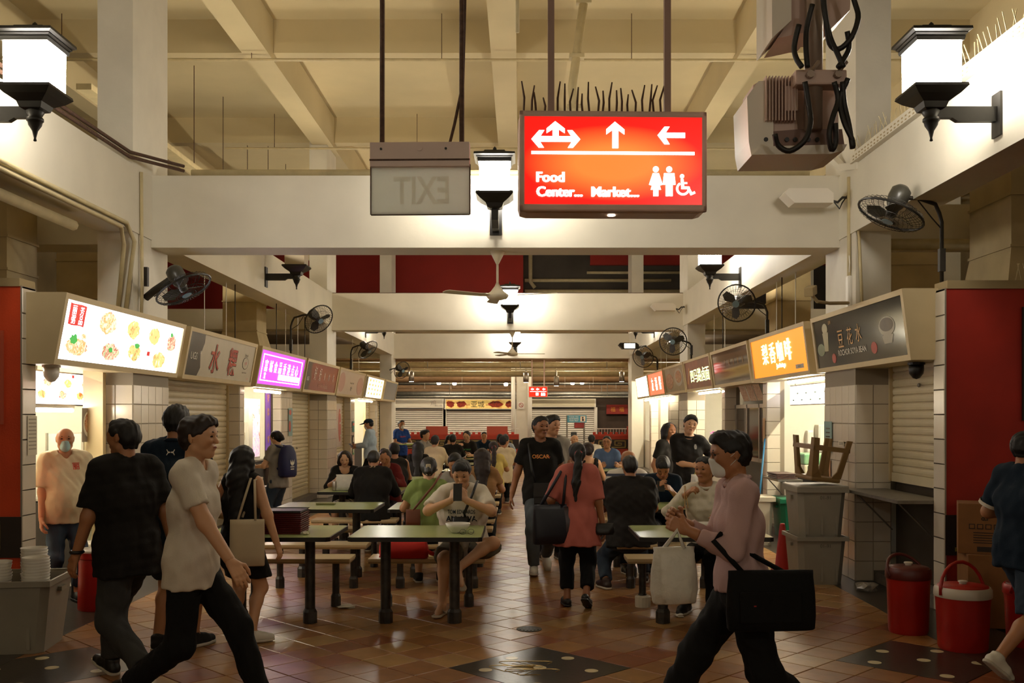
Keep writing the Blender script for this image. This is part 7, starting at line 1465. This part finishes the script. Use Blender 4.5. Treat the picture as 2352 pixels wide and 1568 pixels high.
# front tables
M_TRAYR = mat('dark_red_tray', '#5e0f12', .4)
for k in range(11):
    o = MB().box((0, 0, 0), (.43, .31, .014), bev=.005).build('serving_tray', M_TRAYR if k < 10 else M_BLK, loc=(-1.95+random.uniform(-.004, .004), 8.02, .752+k*.0165)); MB().add([(-.215, -.155, .007), (.215, -.155, .007), (.215, .155, .007), (-.215, .155, .007), (-.225, -.165, .014), (.225, -.165, .014), (.225, .165, .014), (-.225, .165, .014)], [(i, (i+1) % 4, 4+(i+1) % 4, 4+i) for i in range(4)]).build('tray_rim', M_TRAYR if k < 10 else M_BLK, o)
    tag(o, 'black tray on top of the red stack' if k == 10 else 'dark red tray, %s from the bottom of the stack on the front table' % (ORD+['tenth'])[k], 'tray', 'trays stacked on the front left table')
bowl((-.50, 7.98, .747), .1, .075, 'white noodle bowl before the phone reader')
t = empty('eyeglasses', (-.42, 7.83, .75), R(15), 'thin wire eyeglasses folded on the front table', 'eyeglasses')
for s in (-1, 1): MB().tube([(s*.033+.024*math.cos(a), 0, .02+.02*math.sin(a)) for a in np.linspace(0, 6.28, 16, endpoint=False)], .0016, 4, closed=True).build('lens_rim', M_BLK, t); MB().tube([(s*.057, 0, .022), (s*.06, .06, .005), (s*.05, .12, .003)], .0016, 4).build('temple', M_BLK, t)
MB().tube([(-.01, 0, .026), (.01, 0, .026)], .0016, 4).build('bridge', M_BLK, t)
def crumple(loc, r, label, m=None, seed=1, flat=.5, name='napkin'):
    bm = bmesh.new(); bmesh.ops.create_icosphere(bm, subdivisions=2, radius=r); rs = np.random.RandomState(seed)
    for v in bm.verts: v.co *= rs.uniform(.55, 1.15); v.co.z = max(-.3*r, v.co.z*flat)
    z0 = min(v.co.z for v in bm.verts)
    for v in bm.verts: v.co.z -= z0
    me = bpy.data.meshes.new(name); bm.to_mesh(me); bm.free(); return tag(link(name, me, m or mat('tissue', '#cdc5b2', .8), loc=loc), label, 'tissue')
crumple((-1.70, 7.85, .748), .035, 'crumpled tissue beside the red trays', seed=3); crumple((-1.52, 8.75, .002), .1, 'white paper scrap on the floor under the benches', seed=5, flat=.12, name='paper_scrap'); crumple((1.33, 8.32, .002), .045, 'crumpled tissue on the floor by the right bench leg', seed=8, flat=.4)
crumple((3.33, 9.55, .002), .12, 'crumpled clear plastic wrap by the right step', mat('plastic_wrap', '#9a9080', .2, alpha=.6), 11, .5, 'plastic_wrap')
tag(MB().box((0, 0, 0), (.2, .07, .02), bev=.006).build('tissue_packet', mat('olive_packet', '#6d6a3a', .5), loc=(-2.05, 10.5, .757)), 'olive tissue packet on the second left table', 'packet')
t = soft_bag('carrier_bag', (-2.16, 12.5, .747), R(10), (.3, .2, .2), M_POLY, 'white plastic bag on the table of the woman in black', crush=.1)
t = empty('tin_can', (-2.32, 12.45, .747), 0, 'slim metal can beside the white plastic bag', 'can'); MB().lathe([(.028, 0), (.032, .008), (.032, .11), (.026, .12)], 14).build('can_body', M_ALU, t, True); MB().lathe([(.025, .119), (.02, .121)], 14).build('can_lid', M_GALV, t)
g = soft_bag('red_tote', (-1.02, 8.72, .442), R(-6), (.42, .22, .15), mat('red_felt', '#c01c08', .8), 'bright red soft bag lying on the bench behind the front table', crush=.08); MB().tube([(.1, 0, .1), (.24, -.04, .06), (.3, .0, .015), (.22, .06, .03)], .013, 6).build('handle', mat('red_felt', '#c01c08', .8), g, True)
# strap bags of the seated
b0 = world(S5, (.14, .13, .62)); t = soft_bag('sling_bag', b0, R(0), (.14, .07, .16), mat('tan_leather', '#6a3a20', .5), 'tan sling bag on the woman in the sage top'); strap(t, [b0+Vector((0, 0, .15)), world(S5, (.1, .13, .82)), world(S5, (-.05, .10, 1.0)), world(S5, (-.13, -.02, 1.12))], mat('tan_leather', '#6a3a20', .5), .012)
b0 = world(S6, (.0, -.24, .70)); t = soft_bag('camera_pouch', b0, 0, (.14, .08, .11), M_LEATH, 'small black pouch on the lap of the phone reader'); strap(t, [b0+Vector((.04, 0, .1)), world(S6, (.03, -.25, .84)), world(S6, (.1, -.27, 1.0)), world(S6, (.14, -.2, 1.12))], M_LEATH, .012)
t = empty('iced_drink', (1.67, 10.1, .747), 0, 'tall cup of pink iced drink with a red straw', 'cup'); MB().lathe([(.035, 0), (.05, .15)], 16).build('cup_body', mat('pink_drink', '#b5645a', .15, alpha=.8), t, True); MB().tube([(0, 0, .05), (.02, -.02, .24)], .005, 6).build('straw', mat('red_straw', '#b01a12', .4), t)
for k, (x, y, lab) in enumerate([(-1.75, 12.75, 'white bowl before the woman in maroon'), (1.3, 10.2, 'white bowl before the bald man with glasses'), (1.5, 8.05, 'white bowl on the front right table'), (-2.3, 12.7, 'white bowl near the tin can')]): bowl((x, y, .747), .09, .07, lab)
for nm, pp, lab in ((B4, (-.12, -.36, 1.02), 'wooden chopsticks of the man in white'), (S3, (.12, -.42, .9), 'pale chopsticks of the woman in maroon')):
    p0 = world(nm, pp); t = empty('chopsticks', p0, 0, lab, 'chopsticks')
    for s in (-1, 1): MB().tube([(s*.004, .02, .06), (s*.012, -.06, -.12)], .0035, 5).build('chopstick', mat('bamboo', '#b08a52', .6), t)
# floor drain, paper wrapped bench foot
t = empty('floor_drain', (.07, 7.85, .0), 0, 'round dark drain grate set in the floor', 'drain'); MB().lathe([(.1, -.015), (.1, .004), (.085, .005)], 24).build('ring', M_DKBR, t)
for k in range(6): MB().box((-.07+k*.028, 0, .006), (.012, .15*math.cos((k-2.5)*.4), .004)).build('bar', M_BLK, t)
t = empty('paper_roll', (1.08, 8.78, 0), 0, 'white paper wrapped round the right bench foot', 'paper'); MB().lathe([(.068, 0), (.07, .09), (.06, .1)], 14).build('wrap', mat('tissue', '#cdc5b2', .8), t)
# orchids and urn in the noodle stalls, bottle by the window stall
t = empty('orchid_pot', (3.87, 19.6, .96), 0, 'pot of bright pink orchids on the noodle stall counter', 'plant'); MB().lathe([(.05, 0), (.07, .1)], 12).build('pot', M_PLATE, t, True); M_ORC = mat('orchid_pink', '#c22fa0', .5)
for k in range(5): MB().tube([(0, 0, .08), (random.uniform(-.04, .04), random.uniform(-.1, .1), .25), (random.uniform(-.08, .02), random.uniform(-.2, .2), .34)], .004, 5).build('stem', mat('orchid_green', '#3a5a24', .6), t)
for k in range(16):
    c_ = Vector((random.uniform(-.1, .04), random.uniform(-.2, .2), random.uniform(.2, .4))); MB().lathe([(.0, 0), (.03, .01), (.022, .02), (.0, .012)], 5, c_).build('blossom', M_ORC, t)
t = empty('water_urn', (3.93, 26.4, .965), 0, 'steel water urn with a black top at the far right stall', 'urn'); MB().lathe([(.1, 0), (.1, .28)], 16).build('urn_body', M_STEEL, t, True); MB().lathe([(.1, .28), (.085, .38), (.03, .4)], 16).build('urn_top', M_BLK, t, True); MB().tube([(-.1, 0, .06), (-.15, 0, .05), (-.15, 0, .02)], .012, 6).build('tap', M_BLK, t)
# closed window of the dark right stall, hanging menu sheets, mop handle
t = empty('window_1', (3.75, 16.1, .95), 0, kind='structure'); 
MB().bb((0, -1.3, 0), (.05, 1.3, .06)).build('window_frame', M_ALU, t); MB().bb((0, -1.3, .86), (.05, 1.3, .92)).build('window_frame', M_ALU, t)
for y in (-1.28, -.45, .4, 1.25): MB().bb((0, y-.03, 0), (.06, y+.03, .92)).build('window_frame', M_ALU, t)
for y in (-1.25, -.42, .43): MB().bb((.02, y, .06), (.03, y+.8, .86)).build('pane', mat('dark_pane', '#4a4238', .08, alpha=.8), t)
for k in range(3):
    t = empty('menu_sheet', (3.68, 15.0+k*.48, 1.92), 0, 'tilted menu sheet over the closed window, %s from the front' % ORD[k], 'menu', 'menu sheets over the closed window'); f_ = Face(t, (0, .4, 0), (0, -.42, 0), (-.1, 0, .26), (-1, 0, -.35)); f_.rect(0, 0, 1, 1, print_mat('menu_sheet', ['#a88c74', '#bfa890', '#9a6a54', '#c9b8a0'], 14), 'sheet', 0)
pipe([(3.4, 14.35, .012), (3.57, 14.53, 1.35)], .014, 'blue handled mop leaning by the closed window', mat('mop_blue', '#2a6f9a', .4), 'mop', 'mop_handle')
